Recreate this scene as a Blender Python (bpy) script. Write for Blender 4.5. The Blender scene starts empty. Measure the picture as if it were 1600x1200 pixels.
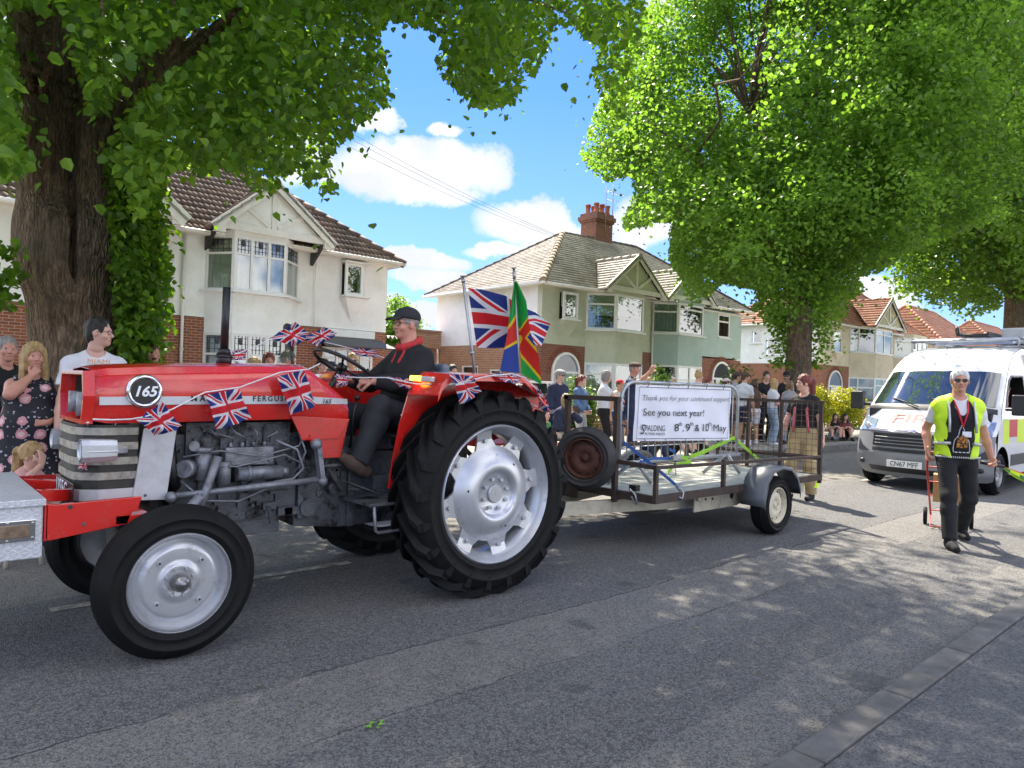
import bpy, math, random
import numpy as np
from mathutils import Vector, Matrix
random.seed(7); rng = np.random.default_rng(7)
sc = bpy.context.scene; COL = sc.collection
PI = math.pi; rad = math.radians
# ------------------------------------------------------------------ camera
CH, CYAW, CPITCH, CROLL, CF = 1.4734, 0.84148, 0.001613, 0.031955, 1100.73
fw = Vector((math.cos(CYAW)*math.cos(CPITCH), math.sin(CYAW)*math.cos(CPITCH), math.sin(CPITCH)))
rt = Vector((math.sin(CYAW), -math.cos(CYAW), 0)); up = rt.cross(fw)
rt, up = rt*math.cos(CROLL)+up*math.sin(CROLL), -rt*math.sin(CROLL)+up*math.cos(CROLL)
cam = bpy.data.objects.new('camera', bpy.data.cameras.new('camera')); COL.objects.link(cam); sc.camera = cam
cam.matrix_world = Matrix(((rt.x, up.x, -fw.x, 0), (rt.y, up.y, -fw.y, 0), (rt.z, up.z, -fw.z, CH), (0, 0, 0, 1)))
cam.data.sensor_fit = 'HORIZONTAL'; cam.data.sensor_width = 36; cam.data.lens = CF/1600*36
cam.data.clip_start = 0.05; cam.data.clip_end = 3000
# ------------------------------------------------------------------ sun, exposure
SAZ, SEL = rad(61), rad(53)
sund = Vector((math.cos(SAZ)*math.cos(SEL), math.sin(SAZ)*math.cos(SEL), math.sin(SEL)))
sl = bpy.data.lights.new('sun', 'SUN'); sl.energy = 5.0; sl.angle = rad(0.53); sl.color = (1, 0.9, 0.76)
so = bpy.data.objects.new('sun', sl); COL.objects.link(so); so.rotation_euler = sund.to_track_quat('Z', 'Y').to_euler()
so.location = (0, 0, 60)
sc.view_settings.view_transform = 'Standard'; sc.view_settings.look = 'None'
sc.view_settings.exposure = 1.46; sc.view_settings.gamma = 1
# ------------------------------------------------------------------ node helpers
class NT:
    def __init__(s, tree): s.t = tree; s.L = tree.links
    def n(s, typ, ins=None, **kw):
        nd = s.t.nodes.new(typ)
        for k, v in kw.items(): setattr(nd, k, v)
        for k, v in (ins or {}).items():
            if isinstance(v, E): v = v.o
            if isinstance(v, bpy.types.NodeSocket): s.L.new(v, nd.inputs[k])
            else:
                if isinstance(v, tuple) and len(v) == 3 and nd.inputs[k].type == 'RGBA': v = (*v, 1)
                nd.inputs[k].default_value = v
        return nd
    def m(s, op, a, b=0.0, c=None):
        ins = {0: a, 1: b}
        if c is not None: ins[2] = c
        return E(s, s.n('ShaderNodeMath', ins, operation=op).outputs[0])
    def mix(s, f, a, b, blend='MIX'):
        nd = s.n('ShaderNodeMix', data_type='RGBA', blend_type=blend)
        for i, v in ((0, f), (6, a), (7, b)):
            if isinstance(v, E): v = v.o
            if isinstance(v, bpy.types.NodeSocket): s.L.new(v, nd.inputs[i])
            else:
                if isinstance(v, tuple) and len(v) == 3: v = (*v, 1)
                nd.inputs[i].default_value = v
        return nd.outputs[2]
    def ramp(s, f, stops, interp='LINEAR'):
        nd = s.n('ShaderNodeValToRGB', {0: f}); cr = nd.color_ramp; cr.interpolation = interp
        while len(cr.elements) < len(stops): cr.elements.new(0.5)
        for e, (p, c) in zip(cr.elements, stops):
            e.position = p; e.color = (c, c, c, 1) if not isinstance(c, tuple) else (*c, 1)
        return nd.outputs[0]
    def noise(s, scale, vec=None, detail=4, rough=0.55, dim='3D', dist=0):
        ins = {'Scale': scale, 'Detail': detail, 'Roughness': rough, 'Distortion': dist}
        if vec is not None: ins['Vector'] = vec
        return s.n('ShaderNodeTexNoise', ins, noise_dimensions=dim).outputs[0]
    def sep(s, v):
        nd = s.n('ShaderNodeSeparateXYZ', {0: v}); return [E(s, o) for o in nd.outputs]
    def comb(s, x=0.0, y=0.0, z=0.0): return s.n('ShaderNodeCombineXYZ', {0: x, 1: y, 2: z}).outputs[0]
class E:
    def __init__(s, nt, o): s.nt, s.o = nt, o
    def _b(s, op, a, b): return s.nt.m(op, a, b)
    def __add__(s, b): return s._b('ADD', s, b)
    def __radd__(s, b): return s._b('ADD', b, s)
    def __sub__(s, b): return s._b('SUBTRACT', s, b)
    def __rsub__(s, b): return s._b('SUBTRACT', b, s)
    def __mul__(s, b): return s._b('MULTIPLY', s, b)
    def __rmul__(s, b): return s._b('MULTIPLY', b, s)
    def __truediv__(s, b): return s._b('DIVIDE', s, b)
    def __lt__(s, b): return s._b('LESS_THAN', s, b)
    def __gt__(s, b): return s._b('GREATER_THAN', s, b)
    def mx(s, b): return s._b('MAXIMUM', s, b)
    def mn(s, b): return s._b('MINIMUM', s, b)
    def ab(s): return s.nt.m('ABSOLUTE', s)
    def sg(s): return s.nt.m('SIGN', s)
# ------------------------------------------------------------------ world: sky with cumulus, plus brighter unseen clouds added as fill light
def px_dir(x, y):
    d = fw + rt*((x-800)/CF) - up*((y-600)/CF); return d.normalized()
w = bpy.data.worlds.new('World'); sc.world = w; w.use_nodes = True
nt = NT(w.node_tree); w.node_tree.nodes.clear()
sky = nt.n('ShaderNodeTexSky', sky_type='NISHITA'); sky.sun_disc = False
sky.sun_elevation = SEL; sky.sun_rotation = PI/2-SAZ; sky.air_density = 1.0; sky.dust_density = 0.35; sky.ozone_density = 2.2
tc = nt.n('ShaderNodeTexCoord').outputs['Generated']
x_, y_, z_ = nt.sep(tc)
az = nt.m('ARCTAN2', y_, x_); el = nt.m('ARCSINE', z_)
nz = nt.n('ShaderNodeTexNoise', {'Vector': tc, 'Scale': 9.0, 'Detail': 7.0, 'Roughness': 0.62})
nz2 = nt.n('ShaderNodeTexNoise', {'Vector': tc, 'Scale': 3.2, 'Detail': 5.0, 'Roughness': 0.55})
na, nb, _ = nt.sep(nz.outputs['Color']); nv = E(nt, nz.outputs[0])
azd = az + (na-0.5)*0.09; eld = el + (nb-0.5)*0.07
clouds = [(610, 262, 100, 44), (725, 262, 96, 44), (680, 296, 95, 26), (820, 345, 88, 34), (880, 372, 84, 28), (780, 385, 60, 14), (700, 205, 40, 14), (590, 190, 40, 20),
          (650, 400, 90, 17), (690, 432, 90, 17), (560, 262, 40, 36), (1010, 350, 70, 46), (1035, 5, 34, 30), (640, 480, 90, 22), (1370, 470, 80, 40), (980, 425, 60, 22),
          (150, 60, 140, 60), (-250, 240, 220, 70), (1900, 260, 260, 80), (470, 250, 60, 50)]
msk = None
for cx, cy, a, b in clouds:
    d = px_dir(cx, cy); u0, v0 = math.atan2(d.y, d.x), math.asin(d.z)
    du = (azd-u0)*(CF/a); dv = (eld-v0)*(CF/b)
    f = 1.0-(du*du+dv*dv)
    msk = f if msk is None else msk.mx(f)
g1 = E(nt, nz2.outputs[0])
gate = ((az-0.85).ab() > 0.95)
unseen_clouds = ((g1-0.47)*6).mn(1.0)*gate-(1.0-gate)*0.9
m0 = msk.mx(unseen_clouds)
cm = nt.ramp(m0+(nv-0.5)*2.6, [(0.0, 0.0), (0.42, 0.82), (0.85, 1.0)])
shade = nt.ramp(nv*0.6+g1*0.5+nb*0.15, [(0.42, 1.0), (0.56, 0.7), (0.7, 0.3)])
c1 = nt.mix(gate, (2.45, 2.6, 2.85), (8.0, 8.0, 8.2)); c2 = nt.mix(gate, (4.1, 4.1, 4.1), (12.5, 12.3, 12.0))  # clouds out of view made brighter, added to fill the shaded sides
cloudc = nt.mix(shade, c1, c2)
haze = nt.ramp(el, [(0.0, 0.62), (0.12, 0.3), (0.4, 0.0)])
skyc = nt.mix(1.0, sky.outputs[0], (0.24, 0.42, 0.84), 'MULTIPLY')
base = nt.mix(haze, skyc, (2.6, 3.2, 3.8))
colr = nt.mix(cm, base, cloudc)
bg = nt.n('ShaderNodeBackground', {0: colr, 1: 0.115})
nt.L.new(bg.outputs[0], nt.n('ShaderNodeOutputWorld').inputs[0])
# ------------------------------------------------------------------ mesh builder
ORG = Vector((0, 0, 0))
def set_org(p):
    global ORG; ORG = Vector(p)
class MB:
    def __init__(s): s.v = []; s.f = []; s.m = []; s.s = []; s.uv = {}
    def add(s, vs, fs, mat=0, smooth=False, uvs=None):
        o = len(s.v); s.v += [tuple(p) for p in vs]
        for i, f in enumerate(fs):
            if uvs is not None: s.uv[len(s.f)] = [uvs[j] for j in f]
            s.f.append([o+j for j in f]); s.m.append(mat); s.s.append(smooth)
        return s
    def box(s, x0, y0, z0, x1, y1, z1, mat=0):
        x0, x1 = sorted((x0, x1)); y0, y1 = sorted((y0, y1)); z0, z1 = sorted((z0, z1))
        return s.add([(x0,y0,z0),(x1,y0,z0),(x1,y1,z0),(x0,y1,z0),(x0,y0,z1),(x1,y0,z1),(x1,y1,z1),(x0,y1,z1)],
              [(0,3,2,1),(4,5,6,7),(0,1,5,4),(1,2,6,5),(2,3,7,6),(3,0,4,7)], mat)
    def bar(s, p, q, w, h, mat=0, upv=(0, 0, 1)):
        p, q = Vector(p), Vector(q); d = (q-p).normalized(); u = Vector(upv)
        if abs(d.dot(u)) > 0.98: u = Vector((0, 1, 0))
        a = d.cross(u).normalized(); b = a.cross(d)
        vs = [c+a*(sx*w/2)+b*(sz*h/2) for c in (p, q) for sx, sz in ((-1,-1),(1,-1),(1,1),(-1,1))]
        return s.add(vs, [(3,2,1,0),(4,5,6,7),(0,1,5,4),(1,2,6,5),(2,3,7,6),(3,0,4,7)], mat)
    def tube(s, pts, r, n=8, mat=0, cap=True, closed=False):
        P = [Vector(p) for p in pts]; R = r if isinstance(r, (list, tuple)) else [r]*len(P)
        N = len(P); u = None; vs = []
        for i in range(N):
            if closed: d = P[(i+1) % N]-P[i-1]
            else: d = P[min(i+1, N-1)]-P[max(i-1, 0)]
            d.normalize()
            if u is None:
                u = Vector((0, 0, 1)) if abs(d.z) < 0.9 else Vector((1, 0, 0))
            u = (u-d*u.dot(d)).normalized(); w_ = d.cross(u)
            for k in range(n):
                a = 2*PI*k/n; vs.append(P[i]+(u*math.cos(a)+w_*math.sin(a))*R[i])
        fs = []
        M = N if closed else N-1
        for i in range(M):
            j = (i+1) % N
            for k in range(n): fs.append((i*n+k, i*n+(k+1) % n, j*n+(k+1) % n, j*n+k))
        s.add(vs, fs, mat, True)
        if cap and not closed:
            o = len(s.v)-len(vs)
            s.f.append([o+k for k in range(n)][::-1]); s.m.append(mat); s.s.append(False)
            s.f.append([o+(N-1)*n+k for k in range(n)]); s.m.append(mat); s.s.append(False)
        return s
    def cyl(s, p, q, r, r2=None, n=14, mat=0, cap=True): return s.tube([p, q], [r, r if r2 is None else r2], n, mat, cap)
    def lathe(s, prof, c, axis='y', n=32, mat=0, smooth=True, a0=0, a1=2*PI):
        c = Vector(c); full = abs(a1-a0-2*PI) < 1e-6; K = n if full else n+1; vs = []
        for r, h in prof:
            for k in range(K):
                a = a0+(a1-a0)*k/n; ca, sa = r*math.cos(a), r*math.sin(a)
                vs.append(c+Vector({'y': (ca, h, sa), 'x': (h, ca, sa), 'z': (ca, sa, h)}[axis]))
        fs = []
        for i in range(len(prof)-1):
            for k in range(n):
                k2 = (k+1) % K; f = (i*K+k, i*K+k2, (i+1)*K+k2, (i+1)*K+k)
                fs.append(f if axis == 'y' else f[::-1])
        return s.add(vs, fs, mat, smooth)
    def prism(s, poly, plane, a, b, mat=0, smooth=False):
        def P(u, v, t): return {'xz': (u, t, v), 'xy': (u, v, t), 'yz': (t, u, v)}[plane]
        n = len(poly); vs = [P(u, v, a) for u, v in poly]+[P(u, v, b) for u, v in poly]
        s.add(vs, [tuple(range(n))[::-1], tuple(range(n, 2*n))], mat)
        o = len(s.v)-2*n
        for k in range(n):
            s.f.append([o+k, o+(k+1) % n, o+n+(k+1) % n, o+n+k]); s.m.append(mat); s.s.append(smooth)
        return s
    def sph(s, c, r, n=12, mat=0):
        c = Vector(c); r = (r, r, r) if not isinstance(r, (tuple, list)) else r; vs = []; fs = []; m = n//2
        for i in range(m+1):
            t = PI*i/m
            for k in range(n):
                a = 2*PI*k/n; vs.append((c.x+r[0]*math.sin(t)*math.cos(a), c.y+r[1]*math.sin(t)*math.sin(a), c.z+r[2]*math.cos(t)))
        for i in range(m):
            for k in range(n): fs.append((i*n+k, (i+1)*n+k, (i+1)*n+(k+1) % n, i*n+(k+1) % n))
        return s.add(vs, fs, mat, True)
    def grid(s, fn, nu, nv, mat=0, smooth=True, flip=False):
        vs = [fn(i/nu, j/nv) for j in range(nv+1) for i in range(nu+1)]
        uv = [(i/nu, j/nv) for j in range(nv+1) for i in range(nu+1)]
        fs = []
        for j in range(nv):
            for i in range(nu):
                a = j*(nu+1)+i; f = (a, a+1, a+nu+2, a+nu+1); fs.append(f[::-1] if flip else f)
        return s.add(vs, fs, mat, smooth, uv)
    def quad(s, a, b, c, d, mat=0): return s.add([a, b, c, d], [(0, 1, 2, 3)], mat, False, [(0, 0), (1, 0), (1, 1), (0, 1)])
    def merge(s, other_v, other_f, mat=0, smooth=True): return s.add(other_v, other_f, mat, smooth)
    def build(s, name, mats, parent=None, bevel=0, seg=2, fixn=False, solid=0):
        me = bpy.data.meshes.new(name); O = ORG
        me.from_pydata([(p[0]-O.x, p[1]-O.y, p[2]-O.z) for p in s.v], [], s.f)
        mats = mats if isinstance(mats, (list, tuple)) else [mats]
        for m_ in mats: me.materials.append(m_)
        me.polygons.foreach_set('material_index', s.m); me.polygons.foreach_set('use_smooth', s.s)
        if s.uv:
            uvl = me.uv_layers.new(name='UVMap')
            for p in me.polygons:
                q = s.uv.get(p.index)
                if q:
                    for li, t in zip(p.loop_indices, q): uvl.data[li].uv = t
        me.update()
        if fixn:
            import bmesh
            bm = bmesh.new(); bm.from_mesh(me); bmesh.ops.recalc_face_normals(bm, faces=bm.faces); bm.to_mesh(me); bm.free()
        o = bpy.data.objects.new(name, me); COL.objects.link(o)
        if parent is not None: o.parent = parent
        else: o.location = O
        if bevel:
            md = o.modifiers.new('bevel', 'BEVEL'); md.width = bevel; md.segments = seg; md.limit_method = 'ANGLE'; md.angle_limit = rad(35)
        if solid:
            md = o.modifiers.new('solid', 'SOLIDIFY'); md.thickness = solid; md.offset = 0
        return o
def np_mesh(name, V, F, mat, parent=None, smooth=False, mi=None):
    """V (n,3) array, F (m,k) int array with constant k"""
    me = bpy.data.meshes.new(name); V = np.asarray(V, dtype=np.float32)-np.array(ORG, dtype=np.float32); F = np.asarray(F, dtype=np.int32)
    m_, k = F.shape
    me.vertices.add(len(V)); me.vertices.foreach_set('co', V.ravel())
    me.loops.add(m_*k); me.loops.foreach_set('vertex_index', F.ravel())
    me.polygons.add(m_); me.polygons.foreach_set('loop_start', np.arange(0, m_*k, k, dtype=np.int32))
    me.polygons.foreach_set('loop_total', np.full(m_, k, dtype=np.int32))
    if smooth: me.polygons.foreach_set('use_smooth', np.ones(m_, dtype=bool))
    for q in (mat if isinstance(mat, (list, tuple)) else [mat]): me.materials.append(q)
    if mi is not None: me.polygons.foreach_set('material_index', np.asarray(mi, dtype=np.int32))
    me.update(calc_edges=True); me.validate()
    o = bpy.data.objects.new(name, me); COL.objects.link(o)
    if parent is not None: o.parent = parent
    else: o.location = ORG
    return o
def tag(o, label=None, cat=None, group=None, kind=None):
    if label: o['label'] = label
    if cat: o['category'] = cat
    if group: o['group'] = group
    if kind: o['kind'] = kind
    return o
def thing(name, label, cat, loc=(0, 0, 0), rz=0, group=None):
    o = bpy.data.objects.new(name, None); COL.objects.link(o); o.location = loc; o.rotation_euler = (0, 0, rz)
    o.empty_display_size = 0.2; tag(o, label, cat, group); return o
def kids(o): return [c for c in bpy.data.objects if c.parent == o]
def dup(o, label, loc, rz=None, parent=None):
    CH_ = kids(o); c = o.copy(); COL.objects.link(c)
    if parent is not None: c.parent = parent
    else:
        c.location = loc
        if rz is not None: c.rotation_euler = (0, 0, rz)
        if label: c['label'] = label
    for k in CH_: dup(k, None, None, None, c)
    return c
def text_mesh(name, body, size, mat, origin, xdir, updir, parent=None, depth=0.001, align='LEFT', shear=0, offset=0, space=1.0, sx=1.0):
    cu = bpy.data.curves.new('t', 'FONT'); cu.body = body; cu.size = size; cu.extrude = depth; cu.align_x = align
    cu.shear = shear; cu.offset = offset; cu.space_character = space; cu.resolution_u = 3
    ob = bpy.data.objects.new('t', cu); COL.objects.link(ob)
    dg = bpy.context.evaluated_depsgraph_get(); dg.update()
    me = bpy.data.meshes.new_from_object(ob.evaluated_get(dg)); bpy.data.objects.remove(ob); me.name = name
    x = Vector(xdir).normalized(); z = Vector(updir).normalized(); nrm = x.cross(z)
    o0 = Vector(origin)-ORG
    for v in me.vertices: v.co = o0+x*(v.co.x*sx)+z*v.co.y+nrm*v.co.z
    me.materials.clear(); me.materials.append(mat)
    o = bpy.data.objects.new(name, me); COL.objects.link(o)
    if parent is not None: o.parent = parent
    else: o.location = ORG
    return o
# ------------------------------------------------------------------ materials
MATS = {}
def mat(name, col, rough=0.6, metal=0.0, var=0.12, vs=4.0, bump=0.0, bs=60.0, spec=0.5, coat=0.0, dirt=None, ds=3.0, dth=(0.5, 0.75), wash=None):
    if name in MATS: return MATS[name]
    m = bpy.data.materials.new(name); m.use_nodes = True; m.node_tree.nodes.clear(); n = NT(m.node_tree)
    tc = n.n('ShaderNodeTexCoord').outputs['Object']
    c = (*col, 1)
    if var:
        f = n.noise(vs, tc, 5, 0.6)
        k = 1-var; h = 1+var
        c = n.mix(n.ramp(f, [(0.3, 0.0), (0.7, 1.0)]), tuple(min(1, q*k) for q in col), tuple(min(1, q*h) for q in col))
    rgh = rough
    if dirt:
        f2 = n.ramp(n.noise(ds, tc, 6, 0.65), [(dth[0], 0.0), (dth[1], 1.0)])
        c = n.mix(f2, c, dirt); rgh = n.m('ADD', E(n, f2)*0.3, rough)
    b = n.n('ShaderNodeBsdfPrincipled', {'Base Color': c, 'Roughness': rgh, 'Metallic': metal, 'Specular IOR Level': spec, 'Coat Weight': coat})
    if bump:
        bn = n.n('ShaderNodeBump', {'Strength': bump, 'Distance': 0.01, 'Height': n.noise(bs, tc, 3, 0.6)})
        n.L.new(bn.outputs[0], b.inputs['Normal'])
    n.L.new(b.outputs[0], n.n('ShaderNodeOutputMaterial').inputs[0])
    MATS[name] = m; return m
def emis(name, col, st):
    m = bpy.data.materials.new(name); m.use_nodes = True; m.node_tree.nodes.clear(); n = NT(m.node_tree)
    b = n.n('ShaderNodeBsdfPrincipled', {'Base Color': col, 'Emission Color': col, 'Emission Strength': st, 'Roughness': 0.3})
    n.L.new(b.outputs[0], n.n('ShaderNodeOutputMaterial').inputs[0]); MATS[name] = m; return m
def glassmat(name, tint=(0.05, 0.06, 0.07), rough=0.03):
    m = mat(name, tint, rough, 0, 0, spec=1.0); return m
def clear_glass(name, tint=(0.85, 0.92, 0.9), a=0.35):
    m = bpy.data.materials.new(name); m.use_nodes = True; m.node_tree.nodes.clear(); n = NT(m.node_tree)
    t = n.n('ShaderNodeBsdfTransparent', {0: tint}); g = n.n('ShaderNodeBsdfGlossy', {0: (1, 1, 1), 'Roughness': 0.02})
    fr = n.n('ShaderNodeFresnel', {0: 1.5}).outputs[0]
    mx = n.n('ShaderNodeMixShader', {0: n.m('ADD', E(n, fr), a*0.3)}); n.L.new(t.outputs[0], mx.inputs[1]); n.L.new(g.outputs[0], mx.inputs[2])
    n.L.new(mx.outputs[0], n.n('ShaderNodeOutputMaterial').inputs[0]); MATS[name] = m; return m
def brickmat(name, c1, c2, mortar, var=(0.3, 0.1, 0.05)):
    m = bpy.data.materials.new(name); m.use_nodes = True; m.node_tree.nodes.clear(); n = NT(m.node_tree)
    g = n.n('ShaderNodeNewGeometry'); x, y, z = n.sep(g.outputs['Position'])
    v = n.comb(x+y, z, 0.0)
    br = n.n('ShaderNodeTexBrick', {'Vector': v, 'Color1': c1, 'Color2': c2, 'Mortar': mortar, 'Scale': 1.0, 'Mortar Size': 0.009, 'Brick Width': 0.225, 'Row Height': 0.075, 'Mortar Smooth': 0.2, 'Bias': -0.1})
    nn = n.noise(1.3, g.outputs['Position'], 6, 0.7)
    c = n.mix(n.ramp(nn, [(0.4, 0.0), (0.75, 0.7)]), br.outputs[0], n.mix(0.5, br.outputs[0], var))
    b = n.n('ShaderNodeBsdfPrincipled', {'Base Color': c, 'Roughness': 0.85})
    h = n.m('SUBTRACT', E(n, n.noise(60.0, v, 3))*0.4, E(n, br.outputs[1]))
    bn = n.n('ShaderNodeBump', {'Strength': 0.7, 'Distance': 0.008, 'Height': h}); n.L.new(bn.outputs[0], b.inputs['Normal'])
    n.L.new(b.outputs[0], n.n('ShaderNodeOutputMaterial').inputs[0]); MATS[name] = m; return m
def islandmat(name, cols, rough=0.7, bump=0.0, bs=40, spec=0.4, trans=0.0, tcol=None, extra=None):
    """colour picked at random per separate island (tile, leaf)"""
    m = bpy.data.materials.new(name); m.use_nodes = True; m.node_tree.nodes.clear(); n = NT(m.node_tree)
    g = n.n('ShaderNodeNewGeometry'); r = g.outputs['Random Per Island']
    k = len(cols); c = n.ramp(r, [(i/max(1, k-1), q) for i, q in enumerate(cols)])
    nn = n.noise(0.9, g.outputs['Position'], 5, 0.65)
    if extra: c = n.mix(n.ramp(nn, [(0.45, 0.0), (0.72, 0.85)]), c, extra)
    b = n.n('ShaderNodeBsdfPrincipled', {'Base Color': c, 'Roughness': rough, 'Specular IOR Level': spec})
    if bump:
        bn = n.n('ShaderNodeBump', {'Strength': bump, 'Distance': 0.01, 'Height': n.noise(bs, g.outputs['Position'], 3)}); n.L.new(bn.outputs[0], b.inputs['Normal'])
    out = b.outputs[0]
    if trans:
        tc2 = n.mix(1.0, c, tcol or (1.6, 1.9, 0.5), 'MULTIPLY')
        t = n.n('ShaderNodeBsdfTranslucent', {0: tc2}); mx = n.n('ShaderNodeMixShader', {0: trans})
        n.L.new(out, mx.inputs[1]); n.L.new(t.outputs[0], mx.inputs[2]); out = mx.outputs[0]
    n.L.new(out, n.n('ShaderNodeOutputMaterial').inputs[0]); MATS[name] = m; return m
# ================================================================== ground, road, kerbs
def asphalt(name, lo, hi, bands=(), cracks=(), stone=0.4, dark=(0.05, 0.05, 0.052)):
    m = bpy.data.materials.new(name); m.use_nodes = True; m.node_tree.nodes.clear(); n = NT(m.node_tree)
    pos = n.n('ShaderNodeNewGeometry').outputs['Position']; x, y, z = n.sep(pos)
    big = n.noise(0.55, pos, 5, 0.6); med = n.noise(5.0, pos, 5, 0.7)
    st = n.comb(x*0.25, y*2.2, 0.0); streak = n.noise(1.6, st, 4, 0.6)
    c = n.mix(n.ramp(E(n, big)*0.5+E(n, streak)*0.5, [(0.36, 0.0), (0.64, 1.0)]), lo, hi)
    wy = y+(E(n, n.noise(1.2, pos, 4, 0.6))-0.5)*0.16
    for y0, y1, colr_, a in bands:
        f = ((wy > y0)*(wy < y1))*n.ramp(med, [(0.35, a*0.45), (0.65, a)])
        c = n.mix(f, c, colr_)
    vo = n.n('ShaderNodeTexVoronoi', {'Vector': pos, 'Scale': 150.0}); sc_, _, _ = n.sep(vo.outputs['Color'])
    c = n.mix((sc_ > 0.72)*stone, c, tuple(min(1, q*2.1) for q in hi))
    c = n.mix((sc_ < 0.25)*0.65, c, tuple(q*0.45 for q in lo))
    fine = n.noise(33.0, pos, 4, 0.75); c = n.mix(n.ramp(fine, [(0.5, 0.0), (0.68, 0.5)]), c, tuple(q*1.6 for q in hi)); c = n.mix(n.ramp(fine, [(0.32, 0.5), (0.46, 0.0)]), c, tuple(q*.5 for q in lo))
    spots = n.noise(2.2, pos, 2, 0.5); c = n.mix(n.ramp(spots, [(0.66, 0.0), (0.7, 0.45)]), c, tuple(q*.55 for q in lo))
    c = n.mix(n.ramp(med, [(0.55, 0.0), (0.72, 0.35)]), c, tuple(q*1.5 for q in hi))
    wc = y+(E(n, n.noise(2.5, pos, 6, 0.75))-0.5)*0.16+(E(n, n.noise(0.5, pos, 2))-0.5)*0.12
    for yc, wd in cracks:
        gate = n.ramp(n.noise(0.8, n.comb(x+yc*9, 0.0, 0.0), 3), [(0.42, 0.0), (0.5, 1.0)])
        c = n.mix(((wc-yc).ab() < wd)*gate, c, dark)
    b = n.n('ShaderNodeBsdfPrincipled', {'Base Color': c, 'Roughness': 0.86, 'Specular IOR Level': 0.35})
    h = E(n, vo.outputs['Distance'])*(-0.7)+E(n, n.noise(28.0, pos, 4, 0.7))*0.9
    bn = n.n('ShaderNodeBump', {'Strength': 0.85, 'Distance': 0.012, 'Height': h}); n.L.new(bn.outputs[0], b.inputs['Normal'])
    n.L.new(b.outputs[0], n.n('ShaderNodeOutputMaterial').inputs[0]); return m
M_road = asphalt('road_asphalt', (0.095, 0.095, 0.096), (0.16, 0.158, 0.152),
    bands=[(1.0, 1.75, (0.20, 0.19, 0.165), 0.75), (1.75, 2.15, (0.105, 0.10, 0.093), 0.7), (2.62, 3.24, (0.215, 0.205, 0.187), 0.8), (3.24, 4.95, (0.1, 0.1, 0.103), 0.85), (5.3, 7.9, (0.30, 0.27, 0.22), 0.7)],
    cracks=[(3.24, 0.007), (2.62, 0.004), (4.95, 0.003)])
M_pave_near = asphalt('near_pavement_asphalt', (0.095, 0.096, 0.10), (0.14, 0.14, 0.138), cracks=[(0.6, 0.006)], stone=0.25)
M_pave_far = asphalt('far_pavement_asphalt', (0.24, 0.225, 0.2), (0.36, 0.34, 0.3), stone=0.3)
M_kerb = mat('kerb_concrete', (0.125, 0.122, 0.114), 0.9, var=0.3, vs=9, bump=0.6, bs=120, dirt=(0.1, 0.095, 0.085), ds=5)
M_grassg = mat('lawn', (0.05, 0.085, 0.02), 0.95, var=0.5, vs=3, bump=1, bs=80)
M_soil = mat('soil_litter', (0.10, 0.075, 0.045), 0.95, var=0.45, vs=8, bump=1, bs=60, dirt=(0.05, 0.07, 0.02), ds=2)
M_driv = mat('driveway_paving', (0.42, 0.38, 0.3), 0.9, var=0.2, vs=2, bump=0.5, bs=90)
def sheet(name, x0, y0, x1, y1, z, m, kind='structure'):
    mb = MB(); mb.quad((x0, y0, z), (x1, y0, z), (x1, y1, z), (x0, y1, z)); o = mb.build(name, m); tag(o, kind=kind); return o
sheet('ground', -400, -400, 900, 900, -0.06, M_grassg)
# road: a gentle sheet, finely cut so that nothing shows straight seams
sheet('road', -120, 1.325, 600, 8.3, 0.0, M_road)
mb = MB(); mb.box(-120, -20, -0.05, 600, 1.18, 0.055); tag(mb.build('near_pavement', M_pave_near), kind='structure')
def kerb(name, y0, y1, z1, x0=-20, x1=110, L=0.91):
    mb = MB(); x = x0
    while x < x1:
        mb.box(x+0.004, y0, -0.05, x+L-0.004, y1, z1+random.uniform(-.003, .003)); x += L
    return tag(mb.build(name, M_kerb, bevel=0.012), kind='structure')
kerb('near_kerb', 1.19, 1.33, 0.06)
kerb('far_kerb', 8.3, 8.43, 0.12)
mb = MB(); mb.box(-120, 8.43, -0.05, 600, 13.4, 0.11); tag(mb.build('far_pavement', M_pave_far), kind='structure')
sheet('front_gardens', -40, 13.4, 90, 19.6, 0.105, M_driv)
for i, (a, b, c, d) in enumerate([(-6, 8.9, 6.5, 11.9), (18.6, 9.1, 24, 11.8), (24.5, 8.45, 60, 9.6), (42, 9.6, 50, 11.8)]):
    sheet('tree_bed', a, b, c, d, 0.115+0.001*i, M_soil if i != 2 else M_grassg)
sheet('back_gardens', -60, 30, 160, 90, 0.02, M_grassg)
# dashed centre line, worn
M_line = mat('road_paint', (0.45, 0.42, 0.34), 0.8, var=0.35, vs=14, dirt=(0.13, 0.125, 0.12), ds=9, dth=(0.38, 0.62), bump=0.4)
mb = MB()
for k in range(-3, 14):
    x0 = 0.8+k*6.0; mb.quad((x0, 5.04, 0.004), (x0+2.05, 5.04, 0.004), (x0+2.05, 5.13, 0.004), (x0, 5.13, 0.004))
tag(mb.build('road_marking', M_line), kind='structure')
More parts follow.
